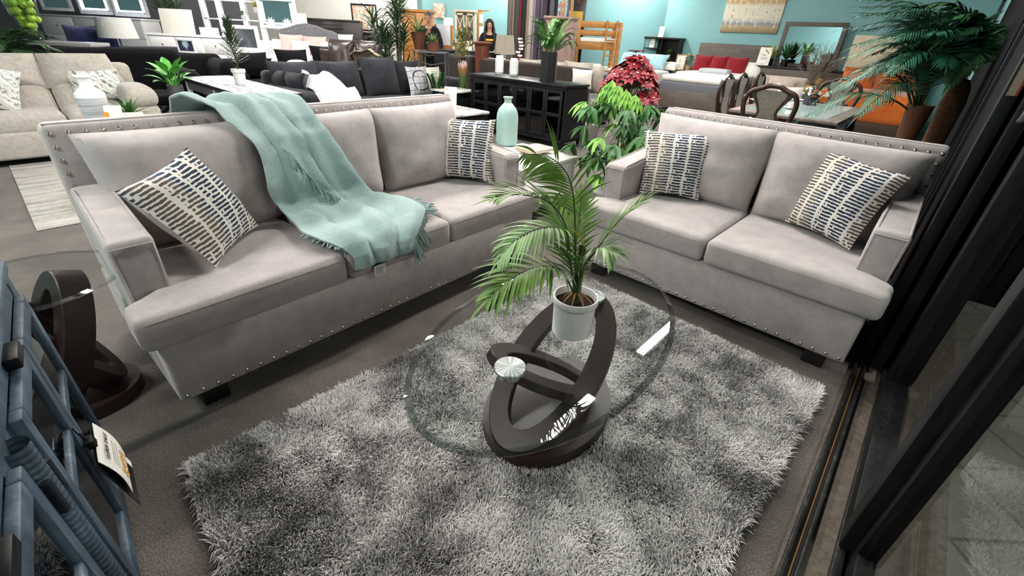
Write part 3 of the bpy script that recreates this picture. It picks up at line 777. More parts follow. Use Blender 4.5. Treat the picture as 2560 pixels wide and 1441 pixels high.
# ---------------------------------------------------------------- end table at the left arm
ET = Vector((-1.79, 1.372, 0))
et = thing('end_table', 'round glass end table with a dark curved base beside the sofa arm', 'table', ET, R(49))
g = G(); rr = oval_top(g, .30, .27, .575, .010, .018)
t_ = g.build('glass_top', clear, et, smooth=False); rr.build('bevelled_rim', rim, t_)
G().prism(ellipse(.185, .165), .001, .06, .006).build('plinth', espresso, et)
def curved_slab(path, wd, th, parent, side=(0, 1, 0)):
    c = bez(path, 10); sd = Vector(side).normalized(); g_ = G(); vs, fs = [], []
    for i, p in enumerate(c):
        d = (c[min(i+1, len(c)-1)] - c[max(i-1, 0)]).normalized(); nn = d.cross(sd).normalized()
        vs += [p - sd*wd/2 - nn*th/2, p + sd*wd/2 - nn*th/2, p + sd*wd/2 + nn*th/2, p - sd*wd/2 + nn*th/2]
    for i in range(len(c)-1):
        for j in range(4): fs.append((i*4+j, i*4+(j+1) % 4, (i+1)*4+(j+1) % 4, (i+1)*4+j))
    fs += [(3, 2, 1, 0), tuple((len(c)-1)*4+j for j in range(4))]
    return g_.add(vs, fs).build('curved_leg', espresso, parent)
ring((.01, 0, .315), (.20, .06, .50), (-.3, 1, 0), .285, .135, .075, .10).build('ring', espresso, et)
ring((-.01, 0, .30), (-.22, .05, .44), (.2, 1, 0), .265, .12, .07, .09).build('ring', espresso, et)
G().lathe([(0, .574), (.045, .574), (.045, .556), (0, .556)], (-.115, .03, 0), 28).build('support_pad', MATS['pad steel'], et)
d_ = G().lathe([(0, .012), (.045, .012), (.048, .009), (.048, 0), (0, 0)], n=36).build('cap_disc', disc_metal, et); d_.location = (-.115, .03, .5855)
frost = glassmat('frosted aqua glass', (.62, .86, .83, 1), .45, 1.2)
n = N('aqua frosted bottle'); n.set(Base_Color='b4d8d3', Roughness=.35, Transmission_Weight=.25, Subsurface_Weight=.2); aquabottle = n.m
def bottle(loc, label, h=.33, r=.075):
    b = G().lathe([(0, 0), (r*.8, 0), (r*.95, .012), (r, .04), (r, h*.55), (r*.96, h*.66), (r*.8, h*.76), (r*.5, h*.84), (r*.34, h*.88), (r*.32, h*.94), (r*.42, h*.975), (r*.44, h), (r*.32, h), (r*.28, h*.96), (r*.28, h*.88), (0, h*.87)], n=36).build('frosted_bottle', aquabottle, loc=loc)
    return tag(b, label, 'bottle')
bottle((-1.985, 1.305, .586), 'aqua frosted bottle half hidden behind the blue cabinet on the round end table', .21, .07)

# ---------------------------------------------------------------- blue weathered cabinet at the left edge
n = N('weathered blue paint'); f = n.noise(3.5, 6, .7, stretch=(1, 1, .3)); f2 = n.noise(16, 5, .75, stretch=(1, 1, .25))
n.set(Base_Color=n.ramp(n.math('MULTIPLY_ADD', f, .5, n.math('MULTIPLY', f2, .5)), [(.32, '1b2630'), (.48, '364655'), (.6, '586b7c'), (.72, 'a6b3bd')]), Roughness=.5); n.bump(f2, .15, .003); blue = n.m
CABO = Vector((-1.311, .967, 0)) - hdir(R(-45.6)) * .2 - hdir(R(44.4)) * .025
cb_ = thing('cabinet', 'weathered blue glass-door cabinet with rope-carved stiles at the left edge', 'cabinet', CABO, R(-45.6))
# local x runs along the front from its far corner, local -y is the cabinet's back
H_ = .82; Lc = 1.75; dpt = .40
G().box(-.012, Lc, -dpt, .012, H_ - .03, H_, .008).build('top', blue, cb_)
g = G(); g.box(0, Lc, -dpt, -dpt + .02, .03, H_ - .03); g.box(0, .02, -dpt, 0, .03, H_ - .03); g.box(Lc - .02, Lc, -dpt, 0, .03, H_ - .03); g.box(0, Lc, -dpt, 0, .03, .07, .004)
g.box(0, Lc, -.02, 0, .735, H_ - .03, .003); g.box(0, .055, -.025, .004, .0, H_ - .03, .004); g.box(.69, .83, -.025, -.004, .05, .74, .004); g.box(.02, Lc - .02, -dpt + .02, -.03, .40, .42)
for x in (0.0, Lc - .07): g.box(x, x + .07, -dpt, -dpt + .07, 0, .04)
g.build('body', blue, cb_)
def rope(x, z0, z1, r, parent):
    g_ = G(); k = 220; vs, fs = [], []; m_ = 12
    for i in range(k + 1):
        z = z0 + (z1 - z0) * i / k
        for j in range(m_):
            a = 2*math.pi*j/m_; rr_ = r * (1 + .14 * abs(math.sin(a*.5 + z*190)))
            vs.append((x + rr_*math.cos(a), .004 + rr_*math.sin(a), z))
    for i in range(k): fs += [(i*m_+j, i*m_+(j+1) % m_, (i+1)*m_+(j+1) % m_, (i+1)*m_+j) for j in range(m_)]
    return g_.add(vs, fs).build('rope_stile', blue, parent)
cab_glass = pane('cabinet glass', (.75, .8, .82, 1), .06)
hinge = plain('aged pewter', '39434d', .35, .8)
iron = plain('black iron', '141414', .45, .5)
def cab_door(x0, x1, kx):
    d = G(); z0, z1 = .07, .735; st = .042
    d.box(x0, x0 + st, .0, .022, z0, z1, .004); d.box(x1 - st, x1, 0, .022, z0, z1, .004)
    d.box(x0 + st, x1 - st, 0, .022, z0, z0 + .06, .004); d.box(x0 + st, x1 - st, 0, .022, z1 - .045, z1, .004)
    d.box(x0 + st, x1 - st, .003, .019, .455, .485, .004)
    o = d.build('door', blue, cb_)
    G().box(x0 + st - .004, x1 - st + .004, .008, .012, z0 + .055, z1 - .04).build('glass', cab_glass, o, smooth=False)
    q = G(); q.ball((kx, .05, .40), (.015, .014, .015)); q.tube([(kx, .02, .40), (kx, .045, .40)], .006, 8); q.build('knob', iron, o)
    return o
for x0, x1, kx in ((.06, .372, .350), (.376, .688, .398), (.832, 1.144, 1.122), (1.148, 1.46, 1.17)): cab_door(x0, x1, kx)
rope(.76, .075, .73, .024, cb_)
for z in (.17, .60):
    for dx in (-.034, .034): G().lathe([(0, -.045), (.008, -.045), (.009, -.04), (.009, .04), (.008, .045), (0, .045)], (.76 + dx, .022, z), 12).build('hinge', hinge, cb_)
for x in (.46, 1.08): G().box(x - .045, x + .045, .0, .028, .745, .775, .004).build('dark_block', iron, cb_)  # small dark block under the top edge
# price sign hung from the knob
sg = thing('price_sign', 'white price card reading $499 in a black holder on the blue cabinet', 'sign', CABO, R(-45.6))
M = Matrix.Translation((.455, .062, .355)) @ Matrix.Rotation(R(180), 4, 'Z') @ Matrix.Rotation(R(90 - 10), 4, 'X') @ Matrix.Scale(.8, 4)
# local card: x to the reader's right, y up, z toward the reader
def card(g_, x0, x1, y0, y1, z, curve=0., n_=10):
    return g_.at(M).grid(lambda u, v: (x0 + (x1-x0)*u, y0 + (y1-y0)*v, z + curve*math.sin(math.pi*v)), 6, n_, .0015)
card(G(), -.115, .13, -.15, .10, .0).build('holder', plain('black acrylic', '101112', .3), sg)
card(G(), -.095, .125, -.095, .095, .006, .012).build('card', plain('card white', 'eeeae2', .6), sg)
g = G().at(M); g.box(-.02, .02, .095, .125, -.012, .012, .003); g.tube([(0, .11, 0), (.02, .15, -.01), (.06, .155, -.02), (.09, .12, -.03)], .005, 6); g.build('clip', MATS['black iron'], sg)
tp = plain('print grey', '4a4a4a', .6); tg = plain('print gold', 'd9a24a', .6)
text('print_heading', 'SUPER SALE', .028, tp, sg, M @ Matrix.Translation((.012, .058, .0195)))
text('print_price', '$499', .062, tg, sg, M @ Matrix.Translation((.012, -.048, .0165)))
g = G().at(M)
for i in range(3): g.box(-.05, .08, .018 - .012*i, .0205 - .012*i, .0185, .0192)
g.build('print_lines', plain('print light', 'b0aca4', .6), sg)
G().at(M).box(.085, .118, -.142, -.108, .0018, .003).build('tag_square', MATS['card white'], sg)
# ================================================================ furniture behind the two sofas, in the shop's own axes (s, t)
def up_from(s, t, z=0.): return sf(s, t, z)
def couch(name, label, cat, s, t, rz, L, D, mat, sz=.45, az=.62, bz=.9, aw=.2, seats=3, r=.05, backs=True, cushmat=None, group=None, arms=(1, 1), bth=.2, skirt=.05, legs=True):
    """front at y = 0, back at y = D, left end at x = 0"""
    root = thing(name, label, cat, sf(s, t), rz, group)
    G().soft([(0, .02), (L, .02), (L, D), (0, D)], skirt, sz - .14, .02, 2).build('base', mat, root)
    if arms[0]: G().soft([(0, 0), (aw, 0), (aw, D - .05), (0, D - .05)], skirt, az, r, 3, .012, .08).build('arm', mat, root)
    if arms[1]: G().soft([(L - aw, 0), (L, 0), (L, D - .05), (L - aw, D - .05)], skirt, az, r, 3, .012, .08).build('arm', mat, root)
    G().soft([(0, D - bth), (L, D - bth), (L, D), (0, D)], skirt, bz - (.06 if backs else 0), r, 3, .01, .1).build('back', mat, root)
    a, b = aw * arms[0], L - aw * arms[1]; w = (b - a) / seats
    for i in range(seats):
        G().soft([(a + w*i + .004, -.01), (a + w*(i+1) - .004, -.01), (a + w*(i+1) - .004, D - bth), (a + w*i + .004, D - bth)], sz - .15, sz, .04, 3, .02, .1).build('seat_cushion', cushmat or mat, root)
        if backs:
            y = D - bth
            G().pillow([(a + w*i, y - .10, sz), (a + w*(i+1), y - .10, sz), (a + w*(i+1), y + .05, bz + .02), (a + w*i, y + .05, bz + .02)], .11, 14, .02, .3, seed=i, power=3.2).build('back_cushion', cushmat or mat, root, merge=.001)
    if legs:
        for x in (.07, L - .07):
            for y in (.08, D - .08): G().box(x - .03, x + .03, y - .03, y + .03, 0, skirt + .01, .004).build('foot', foot_black, root)
    return root
def pil(label, ctr, w, h, tilt=15, yaw=0., T=.08, mat=None, back=None, group=None, roll=0., n=12, name='throw_pillow', pinch=.07):
    """loose pillow: centre of its lower edge, leaning back by tilt degrees, facing -y turned by yaw"""
    a, r_, q = R(yaw), R(tilt), R(roll)
    M = Matrix.Translation(ctr) @ Matrix.Rotation(a, 4, 'Z') @ Matrix.Rotation(-r_, 4, 'X') @ Matrix.Rotation(q, 4, 'Y')
    cs = [M @ Vector(p) for p in ((-w/2, 0, 0), (w/2, 0, 0), (w/2, 0, h), (-w/2, 0, h))]
    return throw_pillow(((0, 0, 0), 0), cs, label, T, group, mat, back or mat, name, n, pinch=pinch)
YU = 49.    # turns a pillow's face to -v
# ---------------------------------------------------------------- recliner sofa on the left
rec_fab = fabric('oatmeal tweed', '938c84', 'b3aca3', 26, 220, .4, .2)
rc = thing('recliner_sofa', 'light grey puffy reclining sofa with tufted back at the far left', 'sofa', sf(-.77, 7.0), A49)
Lr_ = 2.14
for i, (a, b) in enumerate(((-.0, 1.28), (1.30, 2.0))):
    pass
for a, b in ((.28, 1.285), (1.295, 1.86)) if False else ((.26, 1.285), (1.295, 1.90)):
    G().soft([(a, .0), (b, .0), (b, .62), (a, .62)], .30, .50, .07, 4, .03, .08).build('seat_cushion', rec_fab, rc)
    G().soft([(a, -.02), (b, -.02), (b, .10), (a, .10)], .07, .335, .03, 3).build('footrest', rec_fab, rc)
    w_ = b - a
    G().pillow([(a, .52, .42), (b, .52, .42), (b, .66, .74), (a, .66, .74)], .13, 14, .0, 0, 3, 4., .01).build('lower_back_pad', rec_fab, rc, merge=.001)
    G().pillow([(a - .02, .60, .68), (b + (.10 if b > 1.5 else 0), .60, .68), (b + (.02 if b > 1.5 else 0), .74, 1.03), (a, .74, 1.03)], .15, 16, .0, 0, 5, 3.4, .02).build('headrest_pad', rec_fab, rc, merge=.001)
G().soft([(.0, .72), (2.12, .72), (2.10, .92), (.02, .92)], .08, .93, .06, 3).build('back', rec_fab, rc)
for x0, x1 in ((0., .28), (1.87, 2.15)):
    G().soft([(x0, .0), (x1, .0), (x1, .8), (x0, .8)], .07, .52, .05, 3).build('arm', rec_fab, rc)
    G().soft([(x0 - .03, -.03), (x1 + .02, -.03), (x1 + .02, .62), (x0 - .03, .62)], .50, .70, .09, 5, .04, .06).build('arm_pad', rec_fab, rc)
def ikat_mat(name, cols):
    n = N(name); v = n.node('ShaderNodeTexVoronoi', distance='MANHATTAN'); n.link(n.co, v.inputs['Vector']); v.inputs['Scale'].default_value = 9
    wv = n.node('ShaderNodeTexWave', wave_type='BANDS', bands_direction='DIAGONAL'); n.link(n.co, wv.inputs[0]); wv.inputs['Scale'].default_value = 9; wv.inputs['Distortion'].default_value = 5; wv.inputs['Detail Scale'].default_value = 2
    n.set(Base_Color=n.ramp(n.math('MULTIPLY_ADD', v.outputs['Distance'], .45, n.math('MULTIPLY', wv.outputs['Fac'], .6)), [(.12, cols[0]), (.3, cols[1]), (.45, cols[2]), (.6, cols[3]), (.85, cols[1])], 'CONSTANT'), Roughness=.95)
    return n.m
ikat = ikat_mat('patchwork ikat', ('6f675f', 'd8d3c8', '8f8a83', 'b9c4c4'))
def on(s, t, z): return sf(s, t, z)
pil('patchwork pillow leaning in the near seat of the recliner sofa, cut by the left edge', on(-.02, 7.22, .555), .46, .44, 24, YU, .09, ikat, linen, 'patchwork pillows on the recliner sofa', 18)
pil('patchwork pillow behind the white vase on the recliner sofa', on(.93, 7.42, .56), .48, .34, 22, YU, .08, ikat, linen, 'patchwork pillows on the recliner sofa')

n = N('striped grey rug'); f = n.noise(1.6, 5, .7, stretch=(1, 7, 1)); f2 = n.noise(30, 4, .7)
n.set(Base_Color=n.ramp(n.math('MULTIPLY_ADD', f, .75, n.math('MULTIPLY', f2, .25)), [(.36, '6f7076'), (.46, '97938d'), (.56, 'b0aaa1'), (.7, 'bfbab1')]), Roughness=.95)
rg = G().box(-.09, 1.5, 0, 2.36, .001, .011, .003).build('area_rug', n.m, loc=sf(0, 4.69)); rg.rotation_euler = (0, 0, A49); tag(rg, 'flat grey rug with faded stripes in front of the recliner sofa', 'rug')
# low table behind the sofa with the vase
white_lac = plain('white lacquer', 'e6e5e2', .35)
marble = N('white marble'); f = marble.noise(3.5, 6, .7, dist=1.8)
marble.set(Base_Color=marble.ramp(f, [(.42, 'b9b2ad'), (.5, 'e6e2de'), (.6, 'eeebe7')]), Roughness=.15); marble = marble.m
def simple_table(name, label, s0, s1, t0, t1, z, topmat, legmat, top=.04, leg=.05, cat='table', shelf=False, apron=0.):
    o = thing(name, label, cat, sf(s0, t0), A49); a, b = s1 - s0, t1 - t0
    G().box(0, a, 0, b, z - top, z, .006).build('tabletop', topmat, o)
    for x in (.02, a - .02 - leg):
        for y in (.02, b - .02 - leg): G().box(x, x + leg, y, y + leg, 0, z - top, .004).build('leg', legmat, o)
    if shelf: G().box(.03, a - .03, .03, b - .03, .12, .15, .004).build('shelf', legmat, o)
    if apron: G().box(.03, a - .03, .03, b - .03, z - top - apron, z - top, .003).build('apron', legmat, o)
    return o
simple_table('coffee_table', 'white table behind the sofa carrying the tall white vase', .25, 1.25, 4.85, 5.4, .55, marble, white_lac)
n = N('banded vase'); sep = n.node('ShaderNodeSeparateXYZ'); n.link(n.co, sep.inputs[0])
f = n.noise(3, 4, .6, stretch=(1, 1, 22))
n.set(Base_Color=n.mix(n.math('GREATER_THAN', sep.outputs[2], .315), n.ramp(f, [(.35, '9b9da0'), (.65, 'cfd0d1')]), 'efeeee'), Roughness=.4)
v_ = G().lathe([(0, 0), (.075, 0), (.082, .02), (.098, .31), (.095, .345), (.05, .385), (.042, .40), (.042, .45), (.052, .462), (.052, .475), (.036, .475), (.034, .40), (0, .39)], n=32).build('vase', n.m, loc=sf(.56, 5.05, .551)); tag(v_, 'tall white-necked grey vase on the white table behind the sofa', 'vase')
leaf_dk = leafmat('leaf dark', '173a17', '2f6a2a'); leaf_lt = leafmat('leaf bright', '2f7a2a', '63b043'); leaf_mid = leafmat('leaf mid', '284f22', '4f7d3c'); leaf_grey = leafmat('leaf greyish', '2c3d2a', '566a4c')
def rosette(g, c, n_, L, wd, up=.8, droop=.5, spread=1., seed=0):
    rnd = random.Random(seed)
    for i in range(n_):
        a = 2.4 * i + rnd.uniform(-.3, .3); k = i / n_
        d = hdir(a) * spread * (.35 + .9 * k) + Vector((0, 0, up * (1.25 - .9 * k)))
        g.leaf(c, d, L * rnd.uniform(.8, 1.15), wd, (0, 0, 1), droop * rnd.uniform(.5, 1.3), 5)
sc_ = thing('potted_succulent', 'green succulent in a white pot beside the tall vase', 'plant', sf(.78, 5.12, .551))
G().lathe([(0, 0), (.075, 0), (.088, .15), (.088, .155), (.08, .155), (.078, .13), (0, .13)], n=4 * 8).build('pot', white_lac, sc_)
g = G(); rosette(g, (0, 0, .15), 26, .16, .035, .7, .35, 1., 3); g.build('leaves', leaf_mid, sc_)
def card_sign(name, label, loc, rz, w, h, lines=(), tilt=8, group=None, dot=None, mat='card white', foot=True):
    o = thing(name, label, 'sign', loc, rz, group)
    M_ = Matrix.Translation((0, 0, .003)) @ Matrix.Rotation(R(90 - tilt), 4, 'X')
    G().at(M_).box(-w/2, w/2, 0, h, -.002, .002).build('card', MATS[mat], o, smooth=False)
    if foot: G().box(-w*.4, w*.4, -.03, .05, 0, .004).build('stand', plain('acrylic', 'c9cfd2', .15), o)
    for body, size, x, y, col in lines: text('lettering', body, size, MATS[col], o, M_ @ Matrix.Translation((x, y, .0028)))
    if dot: G().at(M_).lathe([(0, .0), (dot[2], .0), (dot[2], .0012), (0, .0012)], (dot[0], dot[1], .0022), 18).build('emblem', plain('emblem orange', 'e0903a', .5), o)
    return o
card_sign('price_sign', 'white card printed SUPER with an orange dot below the tall vase', sf(.60, 4.93, .551), A49 + R(-25), .20, .26, [('SUPER', .05, 0, .07, 'print grey')], dot=(-.01, .19, .022))
card_sign('price_sign', 'small white price card in front of the succulent pot', sf(.74, 4.93, .60), A49 + R(-20), .19, .15, [('$1299', .04, 0, .05, 'print gold')], foot=False)

# ---------------------------------------------------------------- chrome table with the leafy plant
chrome = plain('chrome', 'd0d4d8', .08, 1.)
ct = thing('side_table', 'glass side table on a curved chrome frame left of the aqua throw', 'table', sf(1.62, 7.25), A49)
g = G(); rr = oval_top(g, .28, .24, .49, .01, .012); q = g.build('glass_top', pane('smoked glass', (.25, .28, .3, 1), .1), ct, smooth=False); rr.build('bevelled_rim', rim, q)
for sy in (-.13, .13):
    G().tube(bez([(-.24, sy, .0), (-.22, sy, .3), (-.1, sy, .46), (.1, sy, .46), (.22, sy, .3), (.24, sy, .0)]), .014, 8).build('frame_hoop', chrome, ct)
G().tube(bez([(0, -.2, .015), (.1, -.05, .3), (0, .1, .47)]), .012, 8).build('brace', chrome, ct)
lp_ = thing('potted_plant', 'bright green broad-leaved plant in a dark grey pot on the chrome table', 'plant', sf(1.66, 7.3, .501))
G().lathe([(0, 0), (.055, 0), (.06, .02), (.068, .04), (.085, .12), (.088, .2), (.088, .205), (.078, .205), (.074, .17), (0, .17)], n=28).build('pot', plain('grey pot', '4b4b4e', .6), lp_)
g = G(); rnd = random.Random(2)
for i in range(16):
    a = 2.4 * i; k = i / 16; d = hdir(a) * (.3 + .8 * k) + Vector((0, 0, 1.25 - .7 * k)); p = Vector((0, 0, .19)) + hdir(a) * .02
    e_ = p + d.normalized() * (.22 - .10 * k); g.tube([p, e_], .004, 5); g.leaf(e_ - d.normalized() * .03, d + hdir(a) * .4, .20, .11, (0, 0, 1), .7, 6, .12)
g.build('leaves', leaf_lt, lp_)

# ---------------------------------------------------------------- whitewashed low table with the pine
n = N('distressed whitewash'); f = n.noise(2.2, 6, .75, stretch=(14, 1.4, 6))
n.set(Base_Color=n.ramp(f, [(.36, '3a3a3e'), (.45, '8d8e94'), (.55, 'c2c3c8'), (.7, 'dddde0')]), Roughness=.5); washed = n.m
n = N('distressed dark edge'); f = n.noise(6, 6, .75)
n.set(Base_Color=n.ramp(f, [(.4, '1d1d20'), (.6, '37373b'), (.75, 'a0a0a4')]), Roughness=.5); wedge = n.m
wt = thing('sofa_table', 'long whitewashed table with open shelves holding the potted pine', 'table', sf(2.02, 5.98), A49)
WL, WW, WH = 2.45, .66, .70
G().box(0, WW, 0, WL, WH - .035, WH, .004).build('tabletop', washed, wt)
g = G(); g.box(-.003, WW + .003, -.003, .0, WH - .045, WH - .002); g.box(-.003, .0, 0, WL, WH - .045, WH - .002); g.box(WW, WW + .003, 0, WL, WH - .045, WH - .002); g.build('tabletop_edge', wedge, wt)
for x in (.03, WW - .09):
    for y in (.03, WL/2 - .03, WL - .09): G().box(x, x + .06, y, y + .06, 0, WH - .035, .004).build('leg', white_lac, wt)
G().box(.03, WW - .03, .04, WL - .04, .12, .15, .003).build('shelf', white_lac, wt)
G().box(.04, WW - .04, .05, WL - .05, WH - .16, WH - .035, .003).build('apron', plain('grey wood side', '8f8e90', .6), wt)
G().box(.05, WW - .05, WL/2 - .01, WL/2 + .01, .15, WH - .16).build('divider', white_lac, wt)
pn = thing('potted_pine', 'small conifer-like plant in a white pot on the whitewashed table', 'plant', W(603, 210, z=WH + .001))
G().lathe([(0, 0), (.065, 0), (.075, .14), (.088, .145), (.088, .185), (.08, .187), (.076, .15), (0, .15)], n=28).build('pot', plain('chalk pot', 'dcdad6', .8), pn)
st_ = G().tube(bez([(0, 0, .15), (.01, 0, .3), (-.02, 0, .52), (0, .01, .72)]), [.012]*20 + [.004]*30, 7).build('stem', plain('bark', '4a3b2c', .8), pn)
g = G(); rnd = random.Random(4)
for i in range(70):
    k = i / 70; z = .24 + .46 * k; a = 2.4 * i; d = hdir(a) * (1.0 - .5 * k) + Vector((0, 0, .45 + k)); p = Vector((0, 0, z)); Lb = (.20 - .12 * k) * rnd.uniform(.75, 1.15)
    for j in range(8):
        q = p + d.normalized() * Lb * (j + 1) / 8; b_ = hdir(a + (1 if j % 2 else -1) * .8) * .7 + d * .8
        g.leaf(q, b_, .07, .019, (0, 0, 1), .1, 3)
g.build('foliage', leaf_grey, pn)

# ---------------------------------------------------------------- charcoal sectional
char = fabric('charcoal chenille', '1c1d21', '313238', 9, 240, .35, .15)
sec = couch('sectional_sofa', 'charcoal chenille sectional with loose pillow back behind the sofa', 'sofa', 2.80, 6.30, A49, 3.26, 1.25, char, .45, .70, .84, .32, 3, .06, False, arms=(0, 0), bth=.22)
G().soft([(2.92, .28), (3.26, .28), (3.26, 1.2), (2.92, 1.2)], .05, .71, .07, 3, .012, .08).build('arm', char, sec)
G().soft([(-.02, -.55), (.2, -.55), (.2, 1.2), (-.02, 1.2)], .06, .68, .06, 3).build('return_back', char, sec)
gp = 'loose charcoal back pillows on the sectional'
for i, (s_, t_, w_, lab) in enumerate(((3.15, 7.08, .72, 'leftmost of the upright charcoal back pillows along the sectional back'), (3.84, 7.06, .76, 'second charcoal back pillow from the left along the sectional back'), (4.52, 6.98, .70, 'tallest charcoal back pillow, third along the sectional back'), (5.16, 7.08, .60, 'charcoal back pillow behind the grey lattice pillow'))):
    pil(lab, on(s_, t_, .48), w_, .52 + (.06 if i == 2 else 0), 14, YU + (-6, 2, 4, 0)[i], .14, char, char, gp, n=18)
for i, (s_, t_, lab) in enumerate(((3.02, 7.1, 'charcoal pillow at the far corner of the sectional return'), (3.06, 6.72, 'middle charcoal pillow on the sectional return beside the whitewashed table'), (3.12, 6.36, 'charcoal pillow on the sectional return next to the white throw'))):
    pil(lab, on(s_, t_, .48), .50, .42, 18, YU + 90 + (0, 8, -5)[i], .12, char, char, gp, n=14)
creamf = fabric('cream bouclé', 'd8d2c6', 'ebe6dc', 40, 200, .5, .2)
gc = 'cream pillows on the sectional'
pil('cream pillow peeking out behind the white throw', on(3.32, 7.0, .50), .40, .40, 14, YU + 60, .08, creamf, creamf, gc)
pil('small cream pillow at the right foot of the white throw', on(3.66, 6.42, .47), .30, .24, 30, YU + 20, .07, creamf, creamf, gc)
pil('cream pillow half behind the grey lattice pillow', on(5.42, 6.86, .47), .46, .44, 14, YU - 8, .08, creamf, creamf, gc)
n = N('ogee lattice'); v = n.node('ShaderNodeTexVoronoi', feature='DISTANCE_TO_EDGE'); n.link(n.co, v.inputs['Vector']); v.inputs['Scale'].default_value = 10.; v.inputs['Randomness'].default_value = .12
n.set(Base_Color=n.mix(n.math('LESS_THAN', v.outputs[0], .035), n.mix(n.noise(60, 4, .8), '8d8e92', 'c3c3c6'), '2b2b30'), Roughness=.9); ogee = n.m
pil('grey pillow with a dark ogee lattice at the right end of the sectional', on(5.08, 6.72, .47), .46, .46, 14, YU + 4, .08, ogee, linen)
n = N('white lattice throw'); br = n.node('ShaderNodeTexVoronoi', feature='DISTANCE_TO_EDGE', distance='EUCLIDEAN'); n.link(n.co, br.inputs['Vector']); br.inputs['Scale'].default_value = 6; br.inputs['Randomness'].default_value = .35
n.set(Base_Color=n.mix(n.math('LESS_THAN', br.outputs[0], .06), 'a5a3a6', 'e9e7e6'), Roughness=.95); n.bump(n.math('LESS_THAN', br.outputs[0], .06), .5, .01); lat = n.m
tw = thing('throw_blanket', 'white lattice-patterned throw with a fringed hem on the charcoal sectional', 'blanket', W(800, 185, z=.92) - Vector((.12, .47, .92)))
def tw_pt(u, v):
    # from over the return pillows down to the seat front
    path = [(.05, .55, .93), (.15, .45, .92), (.3, .33, .85), (.45, .2, .72), (.55, .08, .60), (.62, -.02, .50), (.68, -.12, .46)]
    k = v * (len(path) - 1); i = min(int(k), len(path) - 2); t = k - i; p = Vector(path[i]).lerp(Vector(path[i+1]), t)
    w_ = .35 + .35 * v
    side = Vector((.45, .75, 0)).normalized() * (1 - .5 * v) + Vector((1, 0, 0)) * .5 * v
    q = p + side * (u - .4) * w_ * 1.3
    q.z += -abs(u - .45) ** 2 * .8 * (1 - .5 * v) + .03 * math.sin(u * 12 + v * 3) + .02 * noise.noise(Vector((u * 5, v * 5, 2)))
    q.z = max(q.z, .475 + .02 * math.sin(u * 14))
    return q
G().grid(tw_pt, 30, 34, .008).build('cloth', lat, tw)
g = G(); strands(g, [tw_pt(u, 1) for u in (0, .25, .5, .75, 1)], 44, .07, (.2, -.5, -1), .4); g.build('fringe', creamf, tw)
zz = thing('potted_plant', 'dark green feathery-leaved plant by the right arm of the sectional', 'plant', W(1091, 236, z=.5) - Vector((0, 0, .5)))
simp = thing('plant_stand', 'black stand hidden behind the sofa under the feathery plant', 'plant stand', sf(6.15, 7.05)) if False else None
G().lathe([(0, 0), (.12, 0), (.15, .42), (.14, .42), (.135, .36), (0, .36)], n=24).build('pot', white_lac, zz)
g = G(); rnd = random.Random(8)
for i in range(9):
    a = i * 2.4; c_ = bez([(0, 0, .36), hdir(a) * .04 + Vector((0, 0, .52)), hdir(a) * .08 + Vector((0, 0, .68)), hdir(a) * .13 + Vector((0, 0, .82 - .03 * (i % 3)))], 6)
    g.tube(c_, [.008 - .006*j/len(c_) for j in range(len(c_))], 5)
    for j in range(3, len(c_)):
        for sg in (-1, 1): g.leaf(c_[j], hdir(a + sg * 1.3) + Vector((0, 0, .5)), .085, .034, (0, 0, 1), .2, 4)
g.build('leaves', leaf_dk, zz)
# black sofas behind the recliner
blackv = fabric('black velvet', '060608', '0d0d11', 9, 240, .3, .04)
couch('black_sofa', 'black velvet sofa right behind the recliner sofa', 'sofa', .75, 8.35, A49, 1.55, 1.0, blackv, .46, .78, 1.02, .3, 2, .12, False, arms=(1, 1))
couch('black_armchair', 'black rolled-arm chair beyond the bright green plant', 'armchair', 2.05, 9.75, A49, 1.25, .95, blackv, .44, .82, .88, .3, 1, .14, False)
couch('black_sofa', 'long black sofa with loose pillows behind the charcoal sectional', 'sofa', 3.2, 9.7, A49, 3.6, .95, blackv, .44, .62, .80, .25, 3, .08, False)
for s_, w_, h_, lab in ((3.75, .62, .44, 'flat black pillow at the left end of the long black sofa'), (4.55, .66, .50, 'black pillow with raised corner on the long black sofa'), (5.35, .80, .58, 'large pointed black pillow in the middle of the long black sofa'), (6.15, .66, .46, 'black pillow at the right end of the long black sofa')):
    pil(lab, on(s_, 10.25, .50), w_, h_, 12, YU + (s_ * 37 % 11 - 5), .12, blackv, blackv, 'black pillows on the long black sofa')
# ---------------------------------------------------------------- black sideboard and what stands on it
n = N('black painted wood'); f = n.noise(20, 4, .6, stretch=(1, 1, 5)); n.set(Base_Color=n.ramp(f, [(.3, '0c0d0e'), (.7, '17181a')]), Roughness=.38, Specular_IOR_Level=.35); blackw = n.m
sb = thing('sideboard', 'long black sideboard with six glass-paned doors', 'sideboard', sf(5.43, 3.92), A49)
